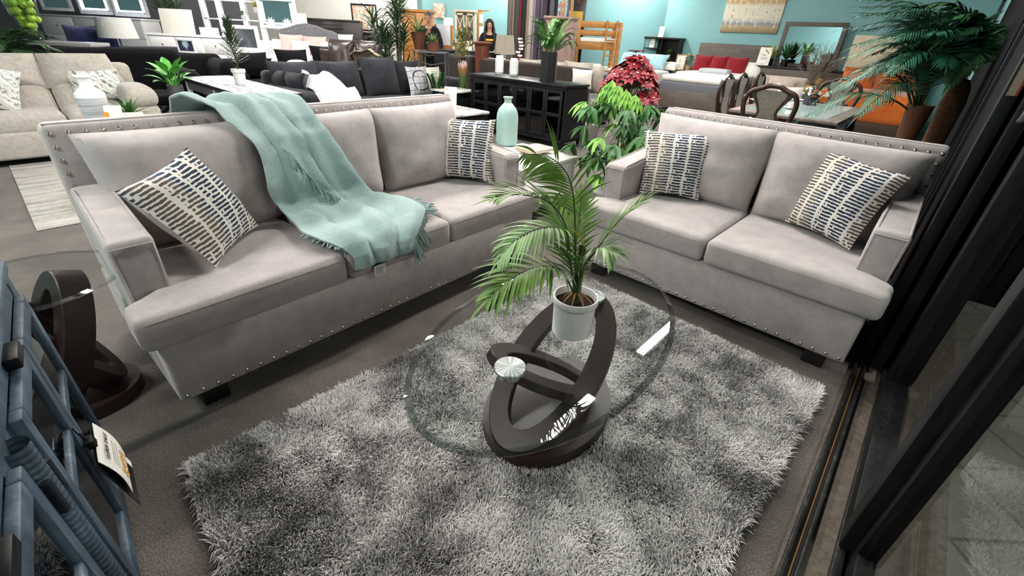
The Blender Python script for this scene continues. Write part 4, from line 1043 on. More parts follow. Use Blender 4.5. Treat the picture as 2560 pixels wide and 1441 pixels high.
# doors face -x, length along y
LY, DX, HZ = 1.93, .53, .88
G().box(-.03, DX + .01, -.03, LY + .03, HZ - .035, HZ, .008).build('top', blackw, sb)
g = G(); g.box(.012, DX, 0, .025, .10, HZ - .035); g.box(.012, DX, LY - .025, LY, .10, HZ - .035); g.box(DX - .015, DX, 0, LY, .10, HZ - .035); g.box(.012, DX, 0, LY, .10, .13); g.box(.03, DX, .03, LY - .03, .44, .46)
g.box(.0, .03, 0, LY, HZ - .075, HZ - .035, .003); g.box(0, .03, 0, LY, .10, .14, .003); g.build('carcass', blackw, sb)
sbglass = pane('cabinet door glass', (.35, .36, .38, 1), .08)
for i in range(6):
    y0 = .05 + (LY - .1) * i / 6; y1 = .05 + (LY - .1) * (i + 1) / 6; st = .045
    d = G(); d.box(.0, .02, y0 + .003, y0 + st, .15, HZ - .08, .003); d.box(0, .02, y1 - st, y1 - .003, .15, HZ - .08, .003)
    for z in (.15, .45, HZ - .125): d.box(0, .02, y0 + st, y1 - st, z, z + .045, .003)
    o = d.build('door', blackw, sb)
    G().box(.008, .012, y0 + st - .004, y1 - st + .004, .19, HZ - .12).build('glass', sbglass, o, smooth=False)
    G().ball((-.012, y0 + .03 if i % 2 == 0 else y1 - .03, .47), .013, 10, 6).build('knob', plain('dark knob', '2c2d30', .3, .9), o)
for x in (.04, DX - .04):
    for y in (.04, LY - .04): G().lathe([(0, 0), (.022, 0), (.028, .10), (0, .10)], (x, y, 0), 12).build('leg', blackw, sb)
ribbed = N('ribbed white ceramic'); wv = ribbed.node('ShaderNodeTexWave', bands_direction='Z'); ribbed.link(ribbed.co, wv.inputs[0]); wv.inputs['Scale'].default_value = 14
ribbed.set(Base_Color='dfe0df', Roughness=.35); ribbed.bump(wv.outputs['Fac'], .3, .004); ribbed = ribbed.m
for px, py, h, lab in ((1248, 184, .27, 'left of two white ribbed canisters on the black sideboard, in front of the lamp'), (1284, 189, .25, 'right of two white ribbed canisters on the black sideboard')):
    p = W(px, py, z=HZ + .001); k = h / .27
    c_ = G().lathe([(0, 0), (.062, 0), (.064, .02), (.070, .022), (.070, .218*k), (.058, .228*k), (.058, .262*k), (.054, .268*k), (.05, .262*k), (.05, .2*k), (0, .2*k)], n=28).build('canister', ribbed, loc=p); tag(c_, lab, 'canister', 'white canisters on the sideboard')
hv = thing('fern_vase', 'tall black hexagonal vase with green fern fronds on the sideboard', 'plant', W(1369, 203, z=HZ + .001), R(20))
hexa6 = [(math.cos(math.pi/3*i), math.sin(math.pi/3*i)) for i in range(6)]
G().lathe([(0, 0), (.13, 0), (.125, .38), (.118, .38), (.118, .33), (0, .33)], n=6).build('vase', plain('matte black vase', '17181b', .45), hv)
ferngreen = leafmat('fern leaf', '1f4a1e', '5b9440')
random.seed(12)
for i in range(44):
    a = i * 137.5; k = (i % 11) / 11; e_ = 2.6 - 2.3 * k; l_ = (.56 if k < .4 else .42) * random.uniform(.75, 1.05)
    d = hdir(R(a)); up = Vector((0, 0, e_)); dd = (d * .8 + up).normalized()
    p0_ = Vector((0, 0, .34)) + d * .04; p1_ = p0_ + dd * l_ * .5; p2_ = p0_ + dd * l_ * .8 + d * .05; p3_ = p2_ + d * l_ * .2 + Vector((0, 0, .05 - .12 * k))
    frond('frond', [p0_, p1_, p2_, p3_], hv, ferngreen, .16, 26, .08, .013, .3, .75, .05, .003, n=2)
# lamp with a beige shade behind the sideboard
def table_lamp(label, loc, shade, sr0, sr1, sh, bh, basemat, br=.08, lit=0., name='table_lamp'):
    o = thing(name, label, 'lamp', loc)
    G().lathe([(0, 0), (br, 0), (br, .015), (br*.5, .03), (br*.75, bh*.25), (br*.8, bh*.5), (br*.3, bh*.8), (.012, bh*.85), (.012, bh), (0, bh)], n=24).build('base', basemat, o)
    G().lathe([(sr0, 0), (sr1, sh), (sr1 - .004, sh), (sr0 - .004, 0), (sr0, 0)], (0, 0, bh - .02), 32).build('lamp_shade', shade, o)
    G().ball((0, 0, bh + .08), .03).build('bulb', plain('bulb white', 'f4f1e8', .4), o)
    return o
shade_b = plain('linen shade', 'aaa091', .9)
table_lamp('table lamp with a beige drum shade behind the sideboard', Vector((W(1261, 150, y=10.3).x, 10.3, .62)), shade_b, .215, .175, .34, .50, plain('pale lamp base', 'c9c3ba', .4))
# brown sofas with their backs to us, and beige pillows
brown = fabric('dark brown suede', '221b17', '382d27', 8, 240, .25, .3)
beige = fabric('beige weave', 'a39a8d', 'bdb4a7', 14, 240, .35, .2)
couch('brown_sofa', 'dark brown sofa seen from behind, between sideboard and lamp', 'sofa', 8.95, 5.35, A49 - R(90) + math.pi, 3.0, .95, brown, .44, .62, .93, .22, 3, .05, False, cushmat=beige) if False else None
bs = couch('brown_sofa', 'dark brown sofa with its back to us behind the black sideboard', 'sofa', 8.85, 8.3, A49 - math.pi/2 - math.pi + math.pi, 3.0, .98, brown, .44, .60, .90, .24, 3, .05, False, cushmat=beige) if False else None
# front toward +s: local -y must point to +u, so local x points to +v
AV = A49 + math.pi/2
bs = couch('brown_sofa', 'dark brown sofa with its back to us behind the black sideboard', 'sofa', 8.13, 4.75, AV, 2.85, .98, brown, .44, .60, 1.0, .24, 3, .05, False, cushmat=beige)
couch('brown_armchair', 'dark brown chair with a low rounded back left of the green vase', 'armchair', 8.15, 7.66, AV, 1.25, 1.0, brown, .44, .62, 1.02, .24, 1, .08, False)
gb = 'beige pillows on the brown sofa'
for i, (s_, t_, w_, h_, tl, lab) in enumerate(((7.45, 6.75, .56, .44, -16, 'beige pillow on the brown sofa behind the canisters'), (7.47, 6.2, .58, .48, -16, 'beige pillow on the brown sofa left of the hexagonal vase'), (7.47, 5.62, .58, .48, -16, 'beige pillow on the brown sofa just right of the hexagonal vase'), (7.5, 5.1, .62, .50, -14, 'large beige pillow on the brown sofa near the red poinsettia'), (7.54, 4.82, .46, .46, -14, 'pale beige pillow at the right end of the brown sofa'))):
    pil(lab, on(s_, t_, .55), w_, h_ + .06, tl, YU - 90, .10, beige, beige, gb)
pil('small off-white pillow hanging over the back of the brown sofa', on(7.02, 4.75, .70), .42, .30, -4, YU - 90, .07, creamf, creamf)
pil('striped pale pillow on the brown sofa behind the lamp', on(7.5, 7.2, .55), .6, .50, -16, YU - 90, .09, creamf, creamf)
# white figurine / orchid by the lamp
of = thing('orchid', 'white orchid stem beside the beige lamp', 'plant', W(1296, 175, y=10.3) - Vector((0, 0, .1)))
G().lathe([(0, 0), (.05, 0), (.06, .12), (.05, .12), (0, .11)], n=16).build('pot', white_lac, of)
g = G(); g.tube(bez([(0, 0, .1), (.01, 0, .35), (-.02, 0, .6), (.04, 0, .68)]), .005, 5); g.build('stem', leaf_mid, of)
for i in range(6):
    q = G(); c0 = Vector((random.uniform(-.05, .05), random.uniform(-.03, .03), .36 + i * .06))
    for j in range(5): q.leaf(c0, hdir(j * 1.256) + Vector((0, -.2, .3)), .06, .045, (0, -1, .3), .1, 3)
    q.build('flower', plain('petal white', 'f2efec', .6), of)
# marble end tables
def marble_table(label, s0, s1, t0, t1, z):
    o = thing('end_table', label, 'table', sf(s0, t0), A49); a, b = s1 - s0, t1 - t0
    G().box(0, a, 0, b, z - .03, z, .006).build('tabletop', marble, o)
    G().box(.05, a - .05, .05, b - .05, .05, z - .03, .004).build('cabinet_body', blackw, o)
    G().box(.047, .05, .08, b - .08, .12, z - .1, .003).build('door', plain('black gloss door', '0f0f11', .15), o)
    g = G(); [g.box(.04, .047, .12 + i*.05, .13 + i*.05, .2, z - .18) for i in range(int((b - .24)/.05))]; g.build('lattice', plain('dark lattice', '303034', .3, .6), o)
    return o
m1 = marble_table('black end table with a white marble top and a price card behind the sofa', 3.78, 4.46, 4.43, 5.08, .55)
marble_table('small marble-topped table under the green flower vase', 5.12, 5.70, 5.98, 6.5, .60)
card_sign('price_sign', 'white price card standing on the marble-topped end table', sf(4.13, 4.85, .551), A49 - R(60), .17, .27, [('SUPER SALE', .022, 0, .16, 'print grey'), ('$299', .03, 0, .1, 'print gold')], dot=(-.05, .235, .012))
n = N('drip glaze'); sep = n.node('ShaderNodeSeparateXYZ'); n.link(n.co, sep.inputs[0])
n.set(Base_Color=n.ramp(n.math('ADD', n.math('MULTIPLY', sep.outputs[2], 2.1), n.math('MULTIPLY_ADD', n.noise(18, 4, .7, stretch=(1, 1, .25)), .5, -.25)), [(.0, '2a3a1e'), (.4, '3d5a2e'), (.62, '8a5a34'), (.78, 'a88f8a'), (.9, '2b2422')]), Roughness=.2); drip = n.m
gv = thing('flower_vase', 'green drip-glazed vase of dried yellow-green flowers on the small marble table', 'vase', W(1157, 219, z=.601))
G().lathe([(0, 0), (.06, 0), (.062, .02), (.065, .2), (.082, .30), (.085, .36), (.065, .42), (.048, .44), (.055, .47), (.048, .47), (.04, .44), (0, .4)], n=28).build('vase', drip, gv)
g = G(); rnd = random.Random(3)
dry = leafmat('dried flower', '6b6a35', 'a8a063', .8)
for i in range(90):
    a = rnd.uniform(0, 6.283); r_ = rnd.uniform(.02, .16); z = rnd.uniform(.55, .92); tip = Vector((r_*math.cos(a), r_*math.sin(a), z))
    g.tube([(0, 0, .44), tip * .6 + Vector((0, 0, .2)), tip], .0025, 4)
    for j in range(4): g.leaf(tip, (rnd.uniform(-1, 1), rnd.uniform(-1, 1), rnd.uniform(-.8, .6)), rnd.uniform(.05, .1), .03, (0, 0, 1), .5, 3)
g.build('dried_flowers', dry, gv)
# corner table with books and the aqua bottle
simple_table('end_table', 'white end table between sofa and sideboard with books and the aqua bottle', 2.72, 3.52, 2.32, 3.02, .50, white_lac, white_lac, .04, .05, shelf=True)
bottle(W(1266, 362, z=.502), 'tall aqua frosted bottle on the end table at the right end of the sofa', .44, .105)
for i, (a, z, c_, lab) in enumerate(((6, .501, 'cfcac2', 'lower pale book on the end table beside the aqua bottle'), (-4, .527, 'b9a68c', 'upper tan-covered book on the end table beside the aqua bottle'))):
    b = thing('book', lab, 'book', W(1338, 376, z=z), A49 + R(a), 'books on the corner end table')
    G().box(-.15, .15, -.11, .11, .002, .023).build('pages', plain('page paper', 'e8e2d6', .8), b)
    g = G(); g.box(-.155, .155, -.113, .113, 0, .002); g.box(-.155, .155, -.113, .113, .023, .025); g.box(-.155, -.151, -.113, .113, 0, .025); g.build('cover', plain('book cover ' + c_, c_, .5), b)
# money tree in the white planter
mt = thing('potted_money_tree', 'bushy money tree in a white box planter at the left end of the loveseat', 'plant', sf(3.53, 1.78), A49)
g = G(); a_, b_, h_ = .42, .44, .29
for bx in ((0, a_, 0, .02), (0, a_, b_ - .02, b_), (0, .02, .02, b_ - .02), (a_ - .02, a_, .02, b_ - .02)): g.box(*bx, 0, h_, .002)
g.box(.02, a_ - .02, .02, b_ - .02, 0, .02)
for bx in ((-.008, a_ + .008, -.008, .0), (-.008, a_ + .008, b_, b_ + .008), (-.008, 0, 0, b_), (a_, a_ + .008, 0, b_)): g.box(*bx, h_ - .09, h_ - .075)
g.build('planter', plain('grey white planter', 'c9c9ca', .55), mt)
G().box(.02, a_ - .02, .02, b_ - .02, .02, .2).build('soil', soil, mt)
rnd = random.Random(21); cx, cy = a_/2, b_/2
money_d = leafmat('money tree leaf', '1e4a1c', '3f7a34'); money_l = leafmat('money tree young leaf', '5c9a33', '8fbf50')
g = G(); [g.tube(bez([(cx + .02*i, cy, .2), (cx + .05*i, cy + .03, .5), (cx + .09*i, cy - .02*i, .8)]), .012, 7) for i in (-1, 0, 1)]; g.build('trunk', plain('money tree bark', '6a5a3c', .8), mt)
gd, gl_ = G(), G()
for i in range(60):
    z = rnd.uniform(.40, 1.02); a = rnd.uniform(0, 6.283); r_ = rnd.uniform(.16, .48) * (1.05 - .35 * abs(z - .65))
    tip = Vector((cx + r_*math.cos(a), cy + r_*math.sin(a), z)); base = Vector((cx + rnd.uniform(-.06, .06), cy, max(.3, z - .12)))
    q = gl_ if rnd.random() < .2 else gd
    q.tube([base, (base + tip)/2 + Vector((0, 0, .06)), tip], .003, 4)
    k = rnd.choice((5, 6, 7)); ax = rnd.uniform(0, 6.28)
    for j in range(k):
        dd = hdir(ax + j*6.283/k) * .7 + Vector((0, 0, -.45)) + hdir(a) * .5
        q.leaf(tip, dd, rnd.uniform(.13, .21), rnd.uniform(.042, .06), (0, 0, 1), .9, 5, .2)
for i in range(7):
    a = R(95 + 20*i); tip = Vector((cx, cy, 0)) + hdir(a) * .22 + Vector((0, 0, 1.16 - .03*abs(i-3)))
    gl_.tube([(cx, cy, .8), tip], .003, 4)
    for j in range(6): gl_.leaf(tip, hdir(a + j*.5 - 1.2) * .6 + Vector((0, 0, -.7)), .17, .045, (0, 0, 1), .7, 5, .2)
gd.build('leaves', money_d, mt); gl_.build('young_leaves', money_l, mt)
# poinsettia in a cream urn
po = thing('poinsettia', 'red poinsettia in a cream urn behind the money tree', 'plant', W(1562, 300, y=5.9) * 1. - Vector((0, 0, W(1562, 300, y=5.9).z)))
zt_ = W(1560, 268, y=5.9).z
G().lathe([(0, 0), (.12, 0), (.11, .05), (.07, .12), (.06, zt_*.5), (.10, zt_*.62), (.17, zt_*.85), (.20, zt_), (.185, zt_), (.15, zt_*.88), (0, zt_*.85)], n=32).build('urn', plain('cream urn', 'cfc8b6', .6), po)
petal = N('poinsettia red'); f = petal.noise(14, 3); petal.set(Base_Color=petal.ramp(f, [(.3, '6a0a15'), (.7, '98182a')]), Roughness=.55); petal = petal.m
g, gg, gw = G(), G(), G(); rnd = random.Random(17)
for i in range(46):
    a = rnd.uniform(0, 6.283); k = rnd.random() ** .6; r_ = .34 * k; z = zt_ + .56 - .42 * k * k + rnd.uniform(-.05, .05); c0 = Vector((r_*math.cos(a), r_*math.sin(a), z)); out = (Vector((math.cos(a)*k, math.sin(a)*k, .75))).normalized()
    gg.tube([(0, 0, zt_), c0 * .7 + Vector((0, 0, zt_*.3)), c0], .004, 4)
    for j in range(9):
        t1 = out.orthogonal().normalized(); t2 = out.cross(t1); an = j*.698 + i
        g.leaf(c0, t1*math.cos(an) + t2*math.sin(an) + out*.25, rnd.uniform(.09, .14), .062, out, .35, 4, .15)
    for j in range(3): gw.ball(c0 + out*.012 + Vector((rnd.uniform(-.01, .01), rnd.uniform(-.01, .01), 0)), .008, 6, 4)
for i in range(40):
    a = rnd.uniform(0, 6.283); gg.leaf((.2*math.cos(a), .2*math.sin(a), zt_ + rnd.uniform(.05, .25)), hdir(a) + Vector((0, 0, -.1)), .15, .07, (0, 0, 1), .6, 4)
gg.build('leaves', leaf_dk, po); g.build('red_bracts', petal, po); gw.build('flower_buds', plain('pale bud', 'ece3d8', .6), po)
# chalkboard-style sign leaning beside the sideboard
cs = thing('wall_plaque', 'narrow grey board with white script leaning at the right end of the sideboard', 'sign', W(1478, 335, y=6.9) - Vector((0, 0, W(1478, 335, y=6.9).z)), R(12))
zb_, zt2 = W(1478, 335, y=6.9).z, W(1480, 234, y=6.9).z
G().box(-.10, .10, 0, .03, .0, zt2, .004).build('board', plain('grey board', '6f6d69', .7), cs)
for i, tx in enumerate(('you', 'are', 'my', 'home')): text('script', tx, .10, plain('chalk white', 'e6e3dc', .8), cs, Matrix.Translation((0, -.002, zt2 - .08 - .115*i)) @ Matrix.Rotation(R(90), 4, 'X'))
# ================================================================ bedroom displays on the right
n = N('grey plank wood'); br = n.node('ShaderNodeTexBrick'); n.link(n.co, br.inputs['Vector']); br.inputs['Scale'].default_value = 2.2; br.inputs['Mortar Size'].default_value = .004; br.inputs['Row Height'].default_value = .22; br.inputs['Brick Width'].default_value = .8
mp = n.node('ShaderNodeMapping'); mp.inputs['Rotation'].default_value = (R(90), 0, 0); n.link(n.co, mp.inputs[0]); n.link(mp.outputs[0], br.inputs['Vector'])
br.inputs['Color1'].default_value = srgb('5d534c'); br.inputs['Color2'].default_value = srgb('7a6e64'); br.inputs['Mortar'].default_value = srgb('3f3835')
n.set(Base_Color=n.mix(n.noise(3, 5, .7, stretch=(2, 14, 14)), br.outputs[0], '4d4440'), Roughness=.6); plank = n.m
white_bed = fabric('white bedding', 'dcdad4', 'f2f0eb', 6, 160, .3, .1)
grey_tick = fabric('grey mattress ticking', '5a5b62', '75767d', 120, 400, .2, .05)
# bed frame helper: local x across (left to right seen from the foot), y from foot to head
AB = A49 - math.pi/2     # local y = +u, local x = -v
def bed(name, label, s, tmid, w, l, footh, headh, fmat, hmat=None, base=.30, matz=.30, th=.26, mmat=None, head=True, headth=.06):
    o = thing(name, label, 'bed', sf(s, tmid), AB)
    h = w / 2
    if footh: G().box(-h, h, 0, .05, .08, footh, .004).build('footboard', fmat, o)
    for sx in (-1, 1): G().box(sx*h - .02, sx*h + .02, .05, l - .05, .15, base, .004).build('side_rail', fmat, o)
    if head: G().box(-h, h, l - headth, l, .05, headh, .008).build('headboard', hmat or fmat, o)
    for x in (-h + .04, h - .04):
        for y in (.03, l - .05): G().box(x - .035, x + .035, y - .03, y + .03, 0, .2, .003).build('leg', fmat, o)
    G().soft([(-h + .03, .06), (h - .03, .06), (h - .03, l - headth - .01), (-h + .03, l - headth - .01)], matz - .05, matz + th, .05, 3).build('mattress', mmat or white_bed, o)
    return o
b1 = bed('plank_bed', 'grey plank bed with a grey mattress and three red pillows', 11.2, 4.49, 1.76, 2.14, .47, 1.50, plank, matz=.42, th=.24, mmat=grey_tick)
G().soft([(-.84, .07), (.84, .07), (.84, 2.06), (-.84, 2.06)], .655, .79, .05, 3, .02).build('mattress_topper', white_bed, b1)
G().soft([(-.82, .75), (.86, .75), (.86, 2.0), (-.82, 2.0)], .70, .84, .05, 3, .03).build('duvet', white_bed, b1)
AP = YU - 90
redf = fabric('red chenille', '6d1118', '94202a', 20, 200, .5, .3)
for i, (t_, w_, lab) in enumerate(((5.02, .50, 'leftmost of three red pillows on the plank bed'), (4.62, .42, 'middle of three red pillows on the plank bed'), (4.17, .52, 'rightmost of three red pillows on the plank bed'))):
    pil(lab, on(12.82, t_, .84), w_, .40, 16, AP, .09, redf, redf, 'red pillows on the plank bed')
pil('white pillow at the right end of the red pillows', on(12.86, 3.80, .84), .44, .34, 30, AP - 8, .10, white_bed, white_bed)
cp = G().soft([(-.36, 0), (.36, 0), (.36, .32), (-.36, .32)], 0, .10, .045, 4, .02, .08).build('contour_pillow', fabric('grey foam cover', 'a9adb2', 'c3c6ca', 60, 300, .2), loc=sf(12.05, 4.42, .845)); cp.rotation_euler = (0, 0, AB); tag(cp, 'flat pale grey foam pillow lying in the middle of the plank bed', 'pillow')
b2 = bed('bookcase_bed', 'black bookcase bed with white bedding and light blue pillows', 11.25, 6.72, 1.6, 2.05, 0, .55, blackw, matz=.36, th=.36, head=False)
g = G(); y0, y1, hb = 2.02, 2.27, 1.58
g.box(-.8, -.77, y0, y1, 0, hb - .03); g.box(.77, .8, y0, y1, 0, hb - .03); g.box(-.78, .78, y1 - .02, y1, 0, hb - .03); g.box(-.84, .84, y0 - .02, y1 + .01, hb - .045, hb, .006)
g.box(-.78, .78, y0, y1, 1.02, 1.045); g.box(-.27, -.25, y0, y1, 1.04, hb - .04); g.box(.25, .27, y0, y1, 1.04, hb - .04); g.box(-.25, .25, y0, y1, 1.29, 1.31); g.box(-.78, .78, y0 + .01, y0 + .03, 0, 1.02)
g.build('bookcase_headboard', blackw, b2)
G().soft([(-.84, -.04), (.84, -.04), (.84, 1.7), (-.84, 1.7)], .42, .78, .08, 4, .03).build('comforter', white_bed, b2)
G().soft([(-.8, -.02), (.8, -.02), (.8, .05), (-.8, .05)], .12, .40, .02, 2).build('upholstered_foot', fabric('sand linen', '9a9181', 'b2a998', 30, 240), b2)
bluef = fabric('pale blue satin', '8fb9c6', 'aed3dc', 6, 160, .1, .1, .6)
for t_, lab in ((7.08, 'left of two light blue pillows on the bookcase bed'), (6.38, 'right of two light blue pillows on the bookcase bed')):
    pil(lab, on(12.72, t_, .80), .74, .46, 38, AP + 3, .13, bluef, bluef, 'light blue pillows on the bookcase bed')
pil('cream pillow under the right blue pillow', on(12.9, 5.95, .80), .4, .3, 50, AP, .08, creamf, creamf)
for t_, h_, lab, lm in ((7.08, .17, 'small green plant in the left cubby of the bookcase headboard', leaf_lt), (6.22, .26, 'leafy plant in a striped vase in the right cubby of the bookcase headboard', leaf_mid)):
    o = thing('potted_plant', lab, 'plant', sf(13.36, t_, 1.047))
    G().lathe([(0, 0), (.04, 0), (.05, h_*.5), (.045, h_*.5), (0, h_*.45)], n=16).build('pot', white_lac if h_ < .2 else plain('straw vase', '9b7d55', .7), o)
    g = G(); rosette(g, (0, 0, h_*.5), 14, .15, .05, .8, .5, .8, 5); g.build('leaves', lm, o)
card_sign('price_sign', 'white price card in the middle cubby of the bookcase headboard', sf(13.33, 6.78, 1.311), AB, .14, .24, [('$899', .035, 0, .1, 'print grey')])
card_sign('price_sign', 'white price card standing on top of the bookcase headboard', sf(13.4, 6.6, 1.582), AB, .15, .26, [('SALE', .035, 0, .15, 'print grey')])
ns = thing('nightstand', 'dark nightstand between the bookcase bed and the plank bed', 'nightstand', sf(12.98, 5.66), AB)
G().box(-.22, .22, 0, .42, .08, .80, .006).build('body', plank, ns)
for z in (.3, .55): G().box(-.19, .19, -.012, .0, z - .1, z + .1, .004).build('drawer', plank, ns)
fp = thing('framed_print', 'small wood-framed botanical print propped between the two beds', 'picture', sf(13.2, 5.78, .803), AB)
M = Matrix.Rotation(R(80), 4, 'X')
g = G().at(M); [g.box(*q) for q in ((-.15, .15, 0, .02, -.01, .01), (-.15, .15, .38, .40, -.01, .01), (-.15, -.13, .02, .38, -.01, .01), (.13, .15, .02, .38, -.01, .01))]; g.build('frame', plain('oak frame', '8a5f3a', .5), fp)
n = N('botanical print'); f = n.noise(18, 4, .7, stretch=(1, 1, .5)); n.set(Base_Color=n.ramp(f, [(.52, 'ece7da'), (.58, '7d8a74'), (.66, 'ece7da')]), Roughness=.7)
G().at(M).box(-.13, .13, .02, .38, -.004, .0).build('print', n.m, fp, smooth=False)
fl = thing('flower_pot', 'cream flowers in a small brown pot beside the botanical print', 'plant', sf(13.1, 5.48, .803))
G().lathe([(0, 0), (.07, 0), (.08, .15), (.07, .15), (0, .13)], n=20).build('pot', plain('tan pot', 'a07f58', .6), fl)
g, q = G(), G(); rnd = random.Random(6)
for i in range(22):
    a = rnd.uniform(0, 6.28); c0 = Vector((.13*rnd.random()*math.cos(a), .13*rnd.random()*math.sin(a), .2 + rnd.uniform(0, .2)))
    for j in range(6): (g if i % 3 else q).leaf(c0, hdir(j*1.05) + Vector((0, 0, .4)), .075, .05, (0, 0, 1), .2, 3)
g.build('flowers', plain('cream petal', 'e9dcb4', .6), fl); q.build('leaves', leafmat('olive leaf', '6b6f35', '9a9a58'), fl)
# birch painting
n = N('birch painting'); sep = n.node('ShaderNodeSeparateXYZ'); n.link(n.co, sep.inputs[0]); z = sep.outputs[2]; x = sep.outputs[0]
f = n.noise(6, 5, .7); zz_ = n.math('ADD', z, n.math('MULTIPLY_ADD', f, .16, -.08))
bgc = n.ramp(zz_, [(.0, '8a7658'), (.14, 'b9a582'), (.2, '8d97a0'), (.25, 'c9c6bb'), (.34, 'e6ddc8'), (.58, 'e9dfc6'), (.66, 'c99f5c'), (.74, 'ddd0b0'), (.9, 'd8cdb4')])
xs = n.math('ADD', n.math('MULTIPLY', x, 6.5), n.math('MULTIPLY', n.noise(1.3, 2), .8)); cell = n.math('FLOOR', xs); wn = n.node('ShaderNodeTexWhiteNoise', noise_dimensions='1D'); n.link(cell, wn.inputs['W'])
tw_ = n.math('LESS_THAN', n.math('ABSOLUTE', n.math('SUBTRACT', n.math('FRACT', xs), n.math('MULTIPLY_ADD', wn.outputs[0], .5, .25))), .09)
trunk = n.math('MULTIPLY', tw_, n.math('GREATER_THAN', z, n.math('MULTIPLY_ADD', wn.outputs[0], .12, .12)))
bark_ = n.ramp(n.noise(14, 4, .8, stretch=(1, 1, 2.5)), [(.40, '57483a'), (.5, 'efe9dc'), (.8, 'f5f0e4')])
n.set(Base_Color=n.mix(trunk, bgc, bark_), Roughness=.6); n.bump(f, .3, .01)
pt_ = thing('canvas_painting', 'large canvas of white birch trunks on the teal wall above the plank bed', 'painting', sf(WS - .045, 4.33, 1.76), AB)
G().box(-.69, .69, 0, .04, 0, 1.05, .004).build('canvas', n.m, pt_)
# dresser and mirror
ds = thing('dresser', 'grey plank dresser below the wide framed mirror', 'dresser', sf(12.9, 2.78), AB)
G().box(-.95, .95, 0, .48, .08, 1.04, .004).build('body', plank, ds); G().box(-.98, .98, -.02, .49, 1.04, 1.08, .004).build('top', blackw, ds)
for i in range(3):
    for z in (.24, .53, .82): G().box(-.92 + .62*i, -.34 + .62*i, -.015, .0, z - .12, z + .12, .004).build('drawer', plank, ds)
mirror_m = N('silvered mirror'); mirror_m.set(Base_Color='e8eeee', Metallic=1., Roughness=.02); mirror_m = mirror_m.m
mr = thing('mirror', 'wide mirror in a grey plank frame standing on the plank dresser', 'mirror', sf(13.36, 2.82, 1.083), AB)
g = G(); [g.box(*q, .004) for q in ((-.64, .64, -.03, .02, 0, .08), (-.64, .64, -.03, .02, .84, .93), (-.64, -.55, -.03, .02, .08, .84), (.55, .64, -.03, .02, .08, .84))]; g.build('frame', plank, mr)
G().box(-.56, .56, -.012, .0, .07, .85).build('glass', mirror_m, mr, smooth=False)
card_sign('price_sign', 'tall white price card at the left end of the plank dresser', sf(12.98, 3.62, 1.083), AB, .28, .38, [('$1299', .055, 0, .14, 'print grey')], dot=(0, .31, .02))
for s_, t_, h_, lab, lm, k in ((13.1, 3.5, .30, 'yellow-green flowering plant at the left of the dresser mirror', leafmat('yellow leaf', '8a8d2e', 'c9b84a'), 18), (13.05, 3.15, .36, 'dark spiky plant in a black pot in front of the dresser mirror', leaf_dk, 22), (13.05, 2.35, .22, 'small leafy plant at the right of the dresser mirror', leaf_mid, 14)):
    o = thing('potted_plant', lab, 'plant', sf(s_, t_, 1.083))
    G().lathe([(0, 0), (.07, 0), (.09, .15), (.08, .15), (0, .13)], n=18).build('pot', blackw, o)
    g = G(); rosette(g, (0, 0, .14), k, h_ * 1.05, .055, 1.2, .35, .7, k); g.build('leaves', lm, o)
ob = thing('poinsettia', 'small red poinsettia lying low on the plank dresser', 'plant', sf(13.0, 2.7, 1.083))
g = G(); rosette(g, (0, 0, .06), 14, .14, .07, .5, .5, 1.1, 9); g.build('red_bracts', petal, ob); G().lathe([(0, 0), (.04, 0), (.05, .06), (0, .06)], n=14).build('pot', blackw, ob)
# orange bed with the cream headboard
orangef = fabric('orange duvet', 'b8501c', 'd9752f', 8, 160, .3, .3)
b3 = bed('upholstered_bed', 'bed with rust orange bedding and a cream padded headboard behind the palm', 11.0, 1.15, 1.6, 2.2, .35, 1.78, plain('brown rail', '4a382c', .5), hmat=fabric('cream headboard', 'cfc2a5', 'e2d7bd', 12, 200), matz=.40, th=.30, headth=.12)
G().soft([(-.86, -.05), (.86, -.05), (.86, 1.6), (-.86, 1.6)], .3, .80, .1, 4, .03).build('duvet', orangef, b3)
go = 'orange pillows on the upholstered bed'
for s_, t_, w_, h_, T_, lab in ((12.55, 1.55, .62, .42, .14, 'upper left orange pillow on the orange bed'), (12.55, .85, .62, .42, .14, 'upper right orange pillow on the orange bed'), (12.1, 1.5, .6, .34, .13, 'rust pillow in front of the upper left orange pillow'), (12.1, .95, .5, .36, .13, 'bright orange pillow in the front row of the orange bed')):
    pil(lab, on(s_, t_, .82), w_, h_, 30, AP, T_, orangef, orangef, go)
# beige sofa behind the dining chairs
couch('beige_armchair', 'beige slipper chair behind the dining chairs', 'armchair', 9.75, 3.0, AB, .95, .9, fabric('rosy beige', '9c8f84', 'b5a99d', 12, 240), .44, .5, .98, .08, 1, .04, False)
pil('slanted beige pillow on the beige slipper chair, right of the third dining chair', on(10.2, 2.45, .5), .5, .5, 16, AP - 10, .08, MATS['rosy beige'], MATS['rosy beige'])
pil('white pillow on the beige slipper chair behind the dried branches', on(10.12, 2.2, .48), .46, .40, 22, AP + 10, .09, creamf, creamf)

